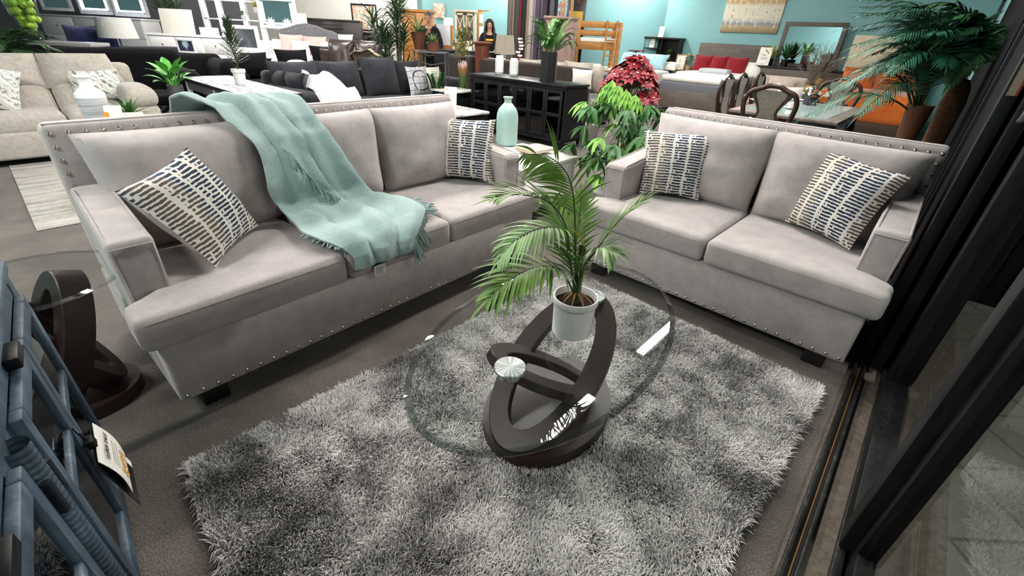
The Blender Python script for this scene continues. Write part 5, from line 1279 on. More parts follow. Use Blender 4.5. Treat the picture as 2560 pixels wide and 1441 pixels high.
# ---------------------------------------------------------------- dining set
walnut = wood('carved walnut', ('1e120c', '321e14', '4e3222'), (3, 3, 20), .35, 1.2, .3)
greywood = wood('greyed table wood', ('4c443e', '736a62', '8f867d'), (3, 22, 22), .5)
dt = thing('dining_table', 'dining table with a frosted glass inset laid with cups and wine glasses', 'table', sf(6.2, .78), A49)
G().box(0, 2.1, 0, 1.18, .735, .775, .01).build('tabletop', greywood, dt); G().box(.12, 1.98, .14, 1.04, .775, .779).build('glass_inset', plain('frosted inset', '9fb2b0', .12), dt, smooth=False)
G().box(.06, 2.04, .06, 1.12, .62, .735, .004).build('apron', walnut, dt)
for x in (.10, 2.0):
    for y in (.10, 1.08): G().lathe([(0, 0), (.03, 0), (.045, .05), (.03, .12), (.05, .35), (.06, .55), (.045, .58), (.05, .63), (0, .63)], (x, y, 0), 14).build('leg', walnut, dt)
chair_fab = fabric('grey chair linen', '5f5a54', '7d766e', 30, 260)
def dining_chair(label, s, t, rz):
    """front towards -y, fiddle back at +y"""
    o = thing('dining_chair', label, 'chair', sf(s, t), rz, 'dining chairs round the table')
    G().soft([(-.24, -.24), (.24, -.24), (.21, .22), (-.21, .22)], .42, .50, .03, 3, .02, .07).build('seat', chair_fab, o)
    G().prism([(-.25, -.25), (.25, -.25), (.22, .23), (-.22, .23)], .36, .43, .008).build('seat_frame', walnut, o)
    for sx in (-1, 1):
        G().tube(bez([(sx*.22, -.22, .40), (sx*.235, -.235, .28), (sx*.21, -.21, .12), (sx*.225, -.235, .0)], 5), [.034, .032, .03, .028, .027, .024, .022, .02, .018, .018, .018, .018, .02, .022, .024, .026], 8).build('leg', walnut, o)
        G().tube([(sx*.19, .20, .42), (sx*.20, .24, .2), (sx*.20, .30, .0)], [.024, .022, .02], 8).build('leg', walnut, o)
    def bp(x, z): return (x, .215 + .13 * (z - .45) + .02 * math.sin((z - .45) * 6), z)
    loop = [bp(-.19, .44), bp(-.185, .55), bp(-.215, .68), bp(-.255, .82), bp(-.265, .93), bp(-.225, 1.02), bp(-.13, 1.06), bp(-.05, 1.095), bp(.05, 1.095), bp(.13, 1.06), bp(.225, 1.02), bp(.265, .93), bp(.255, .82), bp(.215, .68), bp(.185, .55), bp(.19, .44)]
    G().tube(bez(loop, 5), .026, 8).build('back_frame', walnut, o)
    prof = [(.44, .075), (.50, .07), (.58, .085), (.68, .125), (.76, .105), (.83, .085), (.92, .12), (1.0, .165), (1.05, .15)]
    for nm, k, y_, th, mt_ in (('splat', 1.25, .0, .016, walnut), ('splat_padding', .92, -.006, .034, chair_fab)):
        P = [(x, z) for z, x in prof]; vs, fs = [], []
        Q = bez([(h*k, z, 0) for h, z in [(b, a) for a, b in prof]], 4); m_ = len(Q)
        for sg in (-1, 1):
            for q in Q:
                b = bp(0, q.y); vs += [(-q.x, b[1] + y_ + sg*th/2, q.y), (q.x, b[1] + y_ + sg*th/2, q.y)]
        for i in range(m_ - 1):
            fs += [(2*i, 2*i+1, 2*i+3, 2*i+2), (2*m_+2*i+1, 2*m_+2*i, 2*m_+2*i+2, 2*m_+2*i+3), (2*i, 2*i+2, 2*m_+2*i+2, 2*m_+2*i), (2*i+3, 2*i+1, 2*m_+2*i+1, 2*m_+2*i+3)]
        G().add(vs, fs).build(nm, mt_, o)
    for sx in (-1, 1): G().tube(bez([bp(sx*.10, .72), bp(sx*.16, .75), bp(sx*.175, .70), bp(sx*.21, .69)], 4), .014, 7).build('scroll', walnut, o)
    return o
dining_chair('nearest carved dining chair, its upholstered fiddle back toward the loveseat', 6.07, 1.42, A49 + math.pi/2)
dining_chair('first carved dining chair along the left side of the table', 7.05, 2.05, A49)
dining_chair('middle carved dining chair along the left side of the table', 7.65, 2.05, A49)
dining_chair('farthest carved dining chair along the left side of the table', 8.5, 2.05, A49)
dining_chair('carved dining chair at the far end of the table, before the orange bed', 8.55, 1.25, A49 - math.pi/2)
wine = pane('wine glass', (.93, .95, .96, 1), .07); china = plain('white china', 'dcdad6', .2)
def wine_glass(label, p):
    o = thing('wine_glass', label, 'glass', p, 0, 'wine glasses on the dining table')
    G().lathe([(.036, 0), (.036, .003), (.006, .008), (.004, .09), (.012, .10), (.036, .13), (.044, .17), (.036, .23), (.034, .23), (.042, .17), (.034, .132), (0, .105)], n=20).build('glass', wine, o)
TT = .7795
wine_glass('wine glass nearest the loveseat on the dining table', W(2021, 288, z=TT)); wine_glass('wine glass beside the white cup and saucer at the far end', W(2098, 255, z=TT))
for i, (px, py, lab) in enumerate(((2070, 243, 'white cup and saucer near the far end chair'), (1975, 272, 'white cup and saucer near the nearest dining chair'))):
    p = W(px, py, z=TT)
    s_ = G().lathe([(0, 0), (.05, 0), (.085, .014), (.084, .018), (.05, .006), (0, .006)], n=28).build('saucer', china, loc=p); tag(s_, lab.replace('cup and saucer', 'saucer under the cup'), 'saucer', 'saucers on the dining table')
    c_ = thing('cup', lab.replace('cup and saucer', 'cup'), 'cup', p + Vector((0, 0, .0075)), 0, 'cups on the dining table')
    G().lathe([(0, 0), (.03, 0), (.048, .05), (.052, .065), (.049, .065), (.044, .05), (0, .006)], n=24).build('bowl', china, c_)
    G().tube(bez([(.045, 0, .052), (.075, 0, .05), (.072, 0, .025), (.04, 0, .02)], 5), .005, 6).build('handle', china, c_)
for px, py, lab in ((1900, 252, 'grey place plate behind the nearest dining chair'), (1985, 250, 'dark-rimmed plate beside the dried branches')):
    pl_ = G().lathe([(0, 0), (.08, 0), (.14, .012), (.138, .016), (.08, .005), (0, .005)], n=32).build('plate', china, loc=W(px, py, z=TT)); tag(pl_, lab, 'plate', 'plates on the dining table')
burlap = fabric('burlap', '7a6038', 'a08356', 60, 300, .6, .05)
twig = plain('dry twig', '6f6258', .9)
def branches(label, p, seed, h=.55):
    o = thing('dried_branches', label, 'dried plant', p); rnd = random.Random(seed)
    G().lathe([(0, 0), (.06, 0), (.085, .06), (.075, .12), (.045, .15), (.07, .18), (.06, .18), (.035, .15), (0, .14)], n=20).build('burlap_pot', burlap, o)
    G().lathe([(.048, .14), (.05, .15), (.048, .16), (.044, .15), (.048, .14)], n=16).build('ribbon', plain('brown ribbon', '3b2618', .7), o)
    g = G()
    for i in range(26):
        a = rnd.uniform(0, 6.28); sp = rnd.uniform(.05, .75); d = (hdir(a) * sp + Vector((0, 0, 1))).normalized(); p0_ = Vector((0, 0, .15)); L = h * rnd.uniform(.7, 1.1)
        c_ = [p0_]
        for k in range(6): d = (d + Vector((rnd.uniform(-1, 1), rnd.uniform(-1, 1), rnd.uniform(-.4, .6))) * .22).normalized(); c_.append(c_[-1] + d * L / 6)
        g.tube(c_, [.004, .0035, .003, .0026, .0022, .0018, .001], 4)
        for k in range(2, 7):
            for _ in range(3):
                e_ = (d + Vector((rnd.uniform(-1, 1), rnd.uniform(-1, 1), rnd.uniform(-.3, .9))) * .8).normalized(); q = c_[k] + e_ * rnd.uniform(.05, .12)
                g.tube([c_[k], q], [.002, .0008], 3); g.ball(q, .005, 5, 4)
    g.build('branches', twig, o)
branches('dried twig arrangement in a burlap pot, nearer of two on the dining table', W(2018, 236, z=TT), 5); branches('dried twig arrangement in a burlap pot, farther of two on the dining table', W(2047, 214, z=TT), 6)
fc = thing('flower_arrangement', 'low dark box of white flowers and grey leaves on the dining table', 'plant', W(2022, 262, z=TT))
G().box(-.06, .06, -.06, .06, 0, .10, .006).build('box', plain('charcoal box', '2b2c30', .6), fc)
g, q = G(), G(); rnd = random.Random(31)
for i in range(40):
    c0 = Vector((rnd.uniform(-.1, .1), rnd.uniform(-.1, .1), .11 + rnd.uniform(0, .1))); (q if i % 3 == 0 else g).leaf(c0, (rnd.uniform(-1, 1), rnd.uniform(-1, 1), rnd.uniform(0, 1)), .07, .05, (0, 0, 1), .2, 3)
g.build('leaves', leaf_grey, fc); q.build('flowers', MATS['petal white'], fc)
# ---------------------------------------------------------------- palms at the right
palm_dk = leafmat('palm leaf deep', '12402f', '2b7054'); coir = N('coir trunk'); f = coir.noise(14, 5, .8, stretch=(1, 1, 3)); coir.set(Base_Color=coir.ramp(f, [(.3, '3a2415'), (.7, '7a5230')]), Roughness=.95); coir.bump(f, 1., .02); coir = coir.m
def big_palm(name, label, p, th, fronds, mat, seed, tr=.075, ll=.27, lw=.015, urn=None, droop=.9, pairs=34):
    random.seed(seed)
    o = thing(name, label, 'plant', p)
    if urn:
        G().lathe([(0, 0), (.10, 0), (.12, .04), (.07, .3), (.06, th - .3), (.085, th - .02), (.09, th), (.078, th), (.07, th - .06), (0, th - .06)], n=28).build('pot', urn, o)
    else:
        G().lathe([(0, 0), (.15, 0), (.18, .30), (.165, .30), (.16, .25), (0, .25)], n=28).build('pot', plain('dark planter', '2a2523', .6), o)
        G().lathe([(tr*.9, .24), (tr*1.05, .5), (tr*.95, .7), (tr*1.1, th - .1), (tr*.9, th), (tr*.5, th + .06), (0, th + .07)], n=18).build('trunk', coir, o)
    for a, e_, L, dr in fronds:
        d = hdir(R(a)); z0 = Vector((0, 0, th - (.06 if urn else -.02))) + d * .03; up = Vector((0, 0, 1))
        c_ = [z0, z0 + (d*.35 + up*e_).normalized()*L*.35, z0 + (d*.35 + up*e_).normalized()*L*.6 + d*L*.15 - up*dr*.08, z0 + (d*.35 + up*e_).normalized()*L*.7 + d*L*.45 - up*dr*.35]
        frond('frond', c_, o, mat, .22, pairs, ll, lw, droop, .7, .05, .008, n=6, taper=.6)
    return o
PR = W(2285, 300, y=3.75); PR.z = 0
zu = W(2298, 262, y=3.75).z
big_palm('potted_palm', 'large dark green palm in a tall brown pot behind the right end of the loveseat', PR, zu,
    [(135, 1.5, .95, .6), (165, 1.1, .9, .7), (100, 4., 1.15, .2), (160, 4., 1.2, .3), (200, 3.5, 1.1, .3), (125, 3., 1.2, .35), (120, 2.2, 1.05, .5), (95, 2.6, 1.0, .3), (70, 1.5, .8, .4), (178, 1.6, 1.0, .7), (190, .7, .8, .8), (208, .9, .85, .8), (150, 2.0, 1.1, .6), (105, 1.0, .75, .6), (200, 2.0, 1.0, .6), (235, 1.6, .75, .5), (170, 2.4, 1.15, .5), (220, 2.4, .95, .4), (150, .5, .75, .9), (182, .4, .8, .9), (60, 2.3, .9, .3), (172, .15, .7, .8), (205, .3, .7, .9), (140, 3.0, 1.1, .3), (185, 3.2, 1.1, .4)], palm_dk, 41, ll=.26, lw=.011, urn=plain('brown glazed pot', '6b4229', .5), droop=.9, pairs=34)
P2 = W(2350, 320, y=3.75); P2.z = 0
big_palm('potted_palm', 'second palm with broad drooping leaves in the corner by the folded glass doors', P2, 1.25,
    [(150, 1.2, .7, .6), (100, .8, .7, .7), (200, 1.6, .7, .6), (60, 1.8, .7, .5), (170, .6, .7, .8), (120, 2.2, .8, .4), (220, .7, .5, .8), (185, 2.4, .8, .5), (80, 1.4, .8, .6), (140, .7, .75, .8), (160, 1.9, .9, .4)], leafmat('palm leaf mid', '1c4028', '3c6b3f'), 43, .07, .24, .034)
# ================================================================ far left: white bedroom furniture, consoles
darkb = plain('dark brown lacquer', '241a17', .35)
co = thing('console_table', 'dark brown console behind the recliner sofa carrying the glass urn of apples', 'console', W(120, 104, y=7.0).to_2d().to_3d(), R(10))
zc_ = W(120, 104, y=7.0).z
G().box(-1.1, .55, -.05, .4, zc_ - .05, zc_, .006).build('tabletop', plain('grey tabletop', '9b9a9b', .25), co)
G().box(-1.05, .5, 0, .36, .05, zc_ - .05, .004).build('body', darkb, co)
au = thing('glass_urn', 'footed glass urn full of green apples on the dark console', 'vase', W(88, 99, y=6.95))
urn_g = pane('urn glass', (.95, .97, .97, 1), .06)
G().lathe([(.09, 0), (.10, .012), (.09, .03), (.03, .06), (.03, .07), (.10, .16), (.155, .32), (.18, .50), (.19, .62), (.185, .62), (.175, .5), (.15, .32), (.095, .165), (.0, .075)], n=32).build('urn', urn_g, au)
ap = thing('apple', 'green apple in the footed glass urn', 'apple', (0, 0, 0), 0, 'green apples in the urn')
gapple = N('green apple'); f = gapple.noise(8, 3); gapple.set(Base_Color=gapple.ramp(f, [(.3, '6f9a1e'), (.7, 'a9c63f')]), Roughness=.3); gapple = gapple.m
G().lathe([(0, .018), (.012, .004), (.03, .0), (.045, .02), (.05, .045), (.044, .07), (.026, .085), (.010, .078), (0, .068)], n=16).build('fruit', gapple, ap)
G().tube([(0, 0, .07), (.004, 0, .095)], .003, 5).build('stem', plain('apple stem', '4b3a22', .8), ap)
rnd = random.Random(1); ub = W(88, 99, y=6.95); k = 0
for z, rr_, n_ in ((.10, .0, 1), (.17, .05, 3), (.25, .085, 5), (.34, .10, 6), (.43, .115, 7), (.52, .12, 7)):
    for i in range(n_):
        o = ap if k == 0 else copy_tree(ap); k += 1
        a = 6.283*i/n_ + z*9; o.location = ub + Vector((rr_*math.cos(a), rr_*math.sin(a), z - .03)); o.rotation_euler = (rnd.uniform(-.8, .8), rnd.uniform(-.8, .8), a)
PL = W(15, 130, y=6.3); PL.z = 0
big_palm('potted_palm', 'dark palm cut off by the left edge beside the dark console', PL, .75, [(20, .8, .7, .6), (60, 1.2, .8, .5), (-20, .5, .6, .7), (100, 1.6, .8, .4), (150, .8, .7, .6), (10, 1.8, .8, .3), (-50, .9, .7, .6), (40, .4, .6, .7)], leafmat('palm leaf left', '21381f', '45633d'), 51, .06, .24, .02)
navy = fabric('navy velvet', '161a38', '252b52', 9, 240, .25, .3)
ds_ = W(230, 125, y=8.6)
couch('dark_sofa', 'dark slate sofa with navy pillows in the far left corner', 'sofa', ds_.to_2d().dot(US.to_2d()) - .2, ds_.to_2d().dot(VS.to_2d()) - .1, A49 + R(0), 1.9, .95, fabric('slate velvet', '1c1b22', '302f38', 9, 240, .3, .3), .44, .66, .92, .22, 2, .06, False)
for px, py, y_, w_, lab in ((205, 95, 8.9, .5, 'left navy pillow with a pale edge on the dark slate sofa'), (250, 98, 9.0, .5, 'right navy pillow on the dark slate sofa, below the crinkled lampshade')):
    p = W(px, py, y=y_); pil(lab, p - Vector((0, 0, .22)), w_, .44, 18, 30, .11, navy, MATS['slate velvet'], 'navy pillows on the dark slate sofa')
table_lamp('lamp with a big crinkled silver shade in front of the white dressers', Vector((W(298, 95, y=9.1).x, 9.1, .0)), fabric('crinkled shade', 'b9b9b3', 'dcdcd6', 30, 60, .8, .1), .30, .26, .32, W(298, 95, y=9.1).z + .02, darkb, .1)
ledm = glow('cool vanity light', (.72, .82, 1, 1), 9.)
def drawers(name, label, a, b, z, dep, mat, rows, cols, z0=.08, knobs=True, top=.04):
    """chest between floor points a and b (front edge), a at the viewer's left"""
    a, b = Vector((a.x, a.y, 0)), Vector((b.x, b.y, 0)); L = (b - a).length; ang = math.atan2(b.y - a.y, b.x - a.x)
    o = thing(name, label, 'dresser', a, ang)
    G().box(0, L, 0, dep, z0, z - top, .004).build('body', mat, o); G().box(.03, L - .03, .03, dep - .02, .0, z0 + .01).build('plinth', mat, o); G().box(-.03, L + .03, -.03, dep + .01, z - top, z, .008).build('top', mat, o)
    for i in range(cols):
        for j in range(rows):
            x0, x1 = L*i/cols + .02, L*(i+1)/cols - .02; y0, y1 = z0 + (z - top - z0)*j/rows + .015, z0 + (z - top - z0)*(j+1)/rows - .015
            d = G().box(x0, x1, -.018, 0, y0, y1, .004).build('drawer', mat, o)
            if knobs: G().ball(((x0+x1)/2, -.03, (y0+y1)/2), .014, 8, 6).build('knob', plain('dark knob', '2c2d30', .3, .9), d)
    return o
whitef = plain('white furniture', 'e9e8e8', .35)
drawers('dresser', 'long white dresser under the glowing vanity mirrors at the far left', W(90, 28, y=13.2), W(352, 50, y=12.6), 1.38, .5, whitef, 3, 3)
drawers('dresser', 'white two-row dresser with dark knobs behind the navy flower print', W(366, 82, y=11.2), W(566, 92, y=11.5), 1.12, .5, whitef, 3, 3)
def led_mirror(label, px0, px1, py0, py1, y, surf=None, lit=True, fr=.07):
    p = W((px0+px1)/2, py1, y=y); w_ = (W(px1, py1, y=y) - W(px0, py1, y=y)).length; h_ = abs(W(px0, py0, y=y).z - p.z)
    o = thing('vanity_mirror' if lit else 'mirror', label, 'mirror', p)
    g = G(); [g.box(*q, .004) for q in ((-w_/2, w_/2, -.03, .02, 0, fr), (-w_/2, w_/2, -.03, .02, h_ - fr, h_), (-w_/2, -w_/2 + fr, -.03, .02, fr, h_ - fr), (w_/2 - fr, w_/2, -.03, .02, fr, h_ - fr))]; g.build('frame', whitef, o)
    G().box(-w_/2 + fr - .01, w_/2 - fr + .01, -.01, .0, fr - .01, h_ - fr + .01).build('glass', surf or mirror_m, o, smooth=False)
    if lit:
        for x in (-w_/2 + fr + .03, w_/2 - fr - .03): G().box(x - .04, x + .04, -.018, -.011, fr + .03, h_ - fr - .03).build('light_strip', ledm, o)
        G().box(-w_/2 + fr + .06, w_/2 - fr - .06, -.018, -.011, fr + .02, fr + .06).build('light_strip', ledm, o)
    return o
led_mirror('left glowing vanity mirror with a pale panel above the long white dresser', 205, 285, -60, 36, 13.05)
led_mirror('right glowing blue-white vanity mirror at the end of the long white dresser', 292, 375, -60, 42, 12.9)
led_mirror('white-framed mirror strip left of the plain cream panel', 110, 185, -60, 27, 13.2, lit=False)
sf_ = W(95, 20, y=13.4)
pan = thing('blank_canvas', 'plain cream panel leaning on the white two-row dresser', 'panel', Vector((W(445, 73, y=11.6).x, 11.6, 1.121)), R(4))
G().at(Matrix.Rotation(R(-8), 4, 'X')).box(-.36, .36, 0, .03, 0, .50, .004).build('panel', plain('cream panel', 'd9d4c8', .6), pan)
for px, w_, h_, lab in ((520, .20, .14, 'small white tray card beside the cream panel'),):
    o = thing('box', lab, 'box', W(px, 75, y=11.6)); G().box(-.2, .2, 0, .08, 0, .16, .004).build('box', whitef, o); o.location.z = 1.121
ev = thing('potted_plant', 'tall leafy greenery behind the cream panel on the white dresser', 'plant', W(420, 62, y=12.0))
G().lathe([(0, 0), (.08, 0), (.1, .2), (.09, .2), (0, .18)], n=18).build('pot', darkb, ev)
g = G(); rosette(g, (0, 0, .2), 44, .55, .05, 1.6, .5, .8, 11); rosette(g, (.3, 0, .3), 24, .4, .05, 1.2, .5, .9, 12); g.build('leaves', leaf_grey, ev)
# white hutch with lit posts and shelves, and the white-framed floor mirror
hu = thing('hutch', 'white hutch with lit posts and open shelves behind the potted pine', 'shelf', W(590, 66, y=12.4).to_2d().to_3d())
zb1 = 1.05
G().box(-1.0, 1.05, -.05, .45, .05, zb1, .006).build('base_cabinet', whitef, hu)
for x in (-.85, -.45, .15, .55, .98): G().box(x - .06, x + .06, .2, .3, zb1, 2.4, .004).build('post', whitef, hu)
for x in (-.45, .15): G().box(x - .045, x + .045, .19, .2, zb1 + .05, 2.35).build('light_strip', ledm, hu)
for z in (1.45, 1.85, 2.3): G().box(-.85, .98, .2, .45, z, z + .03, .003).build('shelf', whitef, hu)
for px, py, lab in ((612, 44, 'small round-headed plant on the white hutch shelf'), (642, 22, 'yellow-green plant on the upper shelf of the white hutch')):
    o = thing('potted_plant', lab, 'plant', W(px, py + 10, y=12.6)); G().lathe([(0, 0), (.05, 0), (.065, .12), (.055, .12), (0, .1)], n=16).build('pot', plain('grey lilac pot', 'b7b3b4', .6), o)
    g = G(); rosette(g, (0, 0, .11), 22, .15, .04, 1., .4, .8, px); g.build('leaves', leaf_mid if py > 30 else leafmat('yellow leaf', '8a8d2e', 'c9b84a'), o)
led_mirror('white-framed mirror lit blue at the edges, beside the white lamp', 655, 748, -8, 72, 12.6)
led_mirror('low white-framed mirror leaning beside the potted pine', 585, 655, 62, 128, 10.9, surf=plain('grey mirror back', '6f7278', .1, .6), lit=False)
star = thing('star_ornament', 'white star ornament in front of the blue-lit mirror', 'ornament', W(682, 72, y=12.2))
g = G()
for i in range(10): a = i*.628; g.leaf((0, 0, .12), (math.cos(a), -.2, math.sin(a)), .14, .05, (0, -1, 0), 0, 3)
g.build('star', MATS['petal white'], star)
dd = thing('dog_print', 'framed print of a white flower on navy standing on a small white stand', 'picture', W(475, 131, y=8.9)) if False else thing('framed_print', 'white-framed print of a pale flower on navy behind the black sofa', 'picture', W(470, 132, y=9.9), R(-6))
zf = W(462, 98, y=9.9).z - W(470, 132, y=9.9).z
g = G(); [g.box(*q, .003) for q in ((-.19, .19, -.02, .02, 0, .03), (-.19, .19, -.02, .02, zf - .03, zf), (-.19, -.16, -.02, .02, .03, zf - .03), (.16, .19, -.02, .02, .03, zf - .03))]; g.build('frame', whitef, dd)
G().box(-.17, .17, -.005, .005, .02, zf - .02).build('print', navy, dd, smooth=False)
g = G(); c0 = (0, -.008, zf*.66)
for i in range(11): g.leaf(c0, (math.cos(i*.57), 0, math.sin(i*.57)), .085, .03, (0, -1, 0), 0, 3)
g.tube([c0, (.01, -.008, .05)], .006, 5); g.build('flower', plain('pale print', 'b7cfd2', .7), dd)
wt2 = drawers('cabinet', 'low white cabinet carrying the flower print', W(440, 150, y=9.7), W(560, 150, y=9.9), .80, .4, whitef, 2, 2); wt2['category'] = 'cabinet'
# grey tufted bed with pink pillows
gt = fabric('grey tufted linen', '5f5f63', '78787b', 14, 240, .35, .2)
gbx = W(745, 120, y=11.6); gbd = thing('tufted_bed', 'bed with a grey scroll-top padded headboard and blush pillows', 'bed', (gbx.x, 11.0, 0), R(-3))
prof = [(-.74, .3), (-.74, 1.28), (-.62, 1.33), (-.45, 1.36), (-.25, 1.43), (0, 1.47), (.25, 1.43), (.45, 1.36), (.62, 1.33), (.74, 1.28), (.74, .3)]
G().at(Matrix.Translation((0, 1.15, 0)) @ Matrix.Rotation(R(90), 4, 'X')).prism(prof, 0, .10, .02).build('headboard', gt, gbd)
g = G()
for i in range(25): t = i/24; x = -.72 + 1.44*t; z = 1.25 + .17*max(0, 1-abs(x)/.62)**1.2; g.ball((x, 1.045, z), .008, 6, 4)
g.build('button_tufts', MATS['nickel nails'], gbd)
G().soft([(-.76, -1.0), (.76, -1.0), (.76, 1.0), (-.76, 1.0)], .2, .80, .10, 4, .02).build('bedding', white_bed, gbd)
blush = fabric('blush velvet', 'c79a95', 'dcb7b0', 9, 240, .25, .3)
for dx, dy, w_, h_, yw, mt_, lab in ((-.42, .72, .52, .34, 4, white_bed, 'white pillow at the left of the grey scroll-top bed'), (.40, .74, .5, .34, -4, white_bed, 'white pillow at the right of the grey scroll-top bed'), (-.12, .55, .50, .46, 18, blush, 'front blush pillow tipped on the grey scroll-top bed'), (.30, .72, .60, .44, 0, blush, 'back blush pillow against the grey scroll-top headboard'), (.12, .40, .46, .34, -4, creamf, 'cream pillow in front of the blush pillows')):
    pil(lab, Vector((gbx.x + dx, 11.0 + dy, .80)), w_, h_, 20, yw, .10, mt_, mt_, 'pillows on the grey scroll-top bed')
leather = N('brown leather'); f = leather.noise(12, 4); leather.set(Base_Color=leather.ramp(f, [(.3, '241c1b'), (.7, '453634')]), Roughness=.32); leather.bump(leather.noise(90, 3), .2, .003); leather = leather.m
lr = W(880, 150, y=10.2); rcl = thing('leather_recliner', 'brown leather reclining loveseat behind the black pillows', 'sofa', (lr.x, 10.0, 0), R(4))
for x0, x1 in ((-.56, -.0), (.0, .56)):
    G().soft([(x0 + .01, -.1), (x1 - .01, -.1), (x1 - .01, .5), (x0 + .01, .5)], .2, .52, .08, 4, .03).build('seat_cushion', leather, rcl)
    G().pillow([(x0 + .01, .42, .5), (x1 - .01, .42, .5), (x1 - .01, .6, 1.20), (x0 + .01, .6, 1.20)], .17, 14, 0, .0, 3, 3.4, .02).build('back_pad', leather, rcl, merge=.001)
for x0, x1 in ((-.80, -.54), (.54, .80)): G().soft([(x0, -.1), (x1, -.1), (x1, .7), (x0, .7)], .1, .72, .1, 4, .03).build('arm', leather, rcl)
G().soft([(-.76, .5), (.76, .5), (.72, .75), (-.72, .75)], .1, 1.05, .08, 3).build('back', leather, rcl)
tt = thing('throw_blanket', 'tan striped throw bunched over the leather recliner', 'blanket', (lr.x + .25, 9.9, .0))
G().grid(lambda u, v: (-.2 + .65*u, .1 + .3*v - .25*(u - .5)**2, .96 + .10*math.sin(math.pi*min(1, u*1.1)) + .02*math.sin(u*14) - .3*max(0, v - .6)), 22, 12, .01).build('cloth', fabric('tan stripe', 'a08e76', 'cdbda4', 6, 200, .3), tt)
# dark headboard bed
dh = W(825, 95, y=13.6)
db = thing('storage_bed', 'bed with a tall dark headboard and small lit shelf before the cream wall', 'bed', (dh.x, 12.6, 0))
G().box(-.80, .80, 1.2, 1.4, .05, 1.58, .006).build('headboard', darkb, db); g = G(); g.box(-.3, .3, 1.18, 1.2, 1.36, 1.40); g.box(-.8, .8, 1.17, 1.2, 1.55, 1.60, .004); g.box(-.3, .3, 1.18, 1.2, 1.46, 1.47); g.build('headboard_shelf', darkb, db)
G().soft([(-.78, -.7), (.78, -.7), (.78, 1.15), (-.78, 1.15)], .25, .95, .09, 3, .02).build('bedding', white_bed, db)
for dx, mt_, w_, lab in ((-.36, creamf, .6, 'left cream pillow on the dark headboard bed'), (.40, creamf, .6, 'right cream pillow on the dark headboard bed'), (.12, plain('teal print cushion', '3d6a78', .9), .34, 'small teal-printed cushion between the cream pillows'), (-.68, plain('plum velvet', '4a1f4d', .8), .4, 'plum cushion at the left of the dark headboard bed')):
    pil(lab, Vector((dh.x + dx, 13.3 - (.2 if w_ < .5 else 0), .95)), w_, .34 if w_ > .5 else .26, 22, 0, .09, mt_, mt_, 'pillows on the dark headboard bed')
table_lamp('lamp with a bright white drum shade left of the dark headboard', Vector((W(752, 60, y=13.2).x, 13.2, 1.0)), plain('white lit shade', 'f5f3ee', .8, Emission_Color=(1, .97, .9, 1), Emission_Strength=.6), .16, .16, .28, .42, chrome, .07)
drawers('nightstand', 'dark nightstand under the white drum lamp', W(725, 90, y=13.0), W(775, 90, y=13.0), .98, .4, darkb, 2, 1)['category'] = 'nightstand'
# framed abstract on dark dresser
drawers('dresser', 'dark dresser below the framed pastel print on the cream wall', W(880, 90, y=14.3), W(955, 92, y=14.3), 1.33, .5, darkb, 3, 2)
fa_ = thing('framed_print', 'black-framed pastel print leaning on the dark dresser before the cream wall', 'picture', W(915, 78, y=14.5))
g = G(); [g.box(*q, .003) for q in ((-.36, .36, -.02, .02, 0, .04), (-.36, .36, -.02, .02, .62, .66), (-.36, -.32, -.02, .02, .04, .62), (.32, .36, -.02, .02, .04, .62))]; g.build('frame', blackw, fa_)
n = N('pastel print'); f = n.noise(5, 4, .6, stretch=(2, 1, .7)); n.set(Base_Color=n.ramp(f, [(.35, 'c9d6cf'), (.45, 'c58a5c'), (.52, 'e3ded0'), (.6, '9fb9bb'), (.7, '6d7d7c')]), Roughness=.4); MATS['pastel print'] = n.m; G().box(-.33, .33, -.005, .005, .03, .63).build('print', n.m, fa_, smooth=False)
# yucca clump
yp = W(978, 150, y=8.7); yu = thing('potted_yucca', 'tall many-stemmed dracaena behind the charcoal sectional', 'plant', (yp.x, 8.9, 0)); rnd = random.Random(15)
G().lathe([(0, 0), (.20, 0), (.25, .42), (.23, .42), (.22, .36), (0, .36)], n=28).build('pot', plain('dark planter', '2a2523', .6), yu)
cane = plain('dracaena cane', '5b5344', .85)
for i in range(15):
    a = rnd.uniform(0, 6.28); r_ = rnd.uniform(.04, .17); h_ = rnd.choice((.62, .8, 1.0, 1.2, 1.4, 1.6, 1.75)) + rnd.uniform(-.06, .06)
    top = Vector((r_*math.cos(a)*2.2, r_*math.sin(a)*2, h_)); bs_ = Vector((r_*math.cos(a), r_*math.sin(a), .35))
    s_ = G().tube(bez([bs_, (bs_+top)/2 + Vector((rnd.uniform(-.03, .03), 0, 0)), top], 5), .013, 6).build('cane', cane, yu)
    g = G()
    for j in range(40):
        b = rnd.uniform(0, 6.28); g.leaf(top + Vector((0, 0, rnd.uniform(-.2, .06))), hdir(b) + Vector((0, 0, rnd.uniform(.1, 1.6))), rnd.uniform(.28, .48), .03, (0, 0, 1), rnd.uniform(.5, 1.6), 5)
    g.build('leaves', leafmat('dracaena leaf', '26402a', '55714a'), s_)
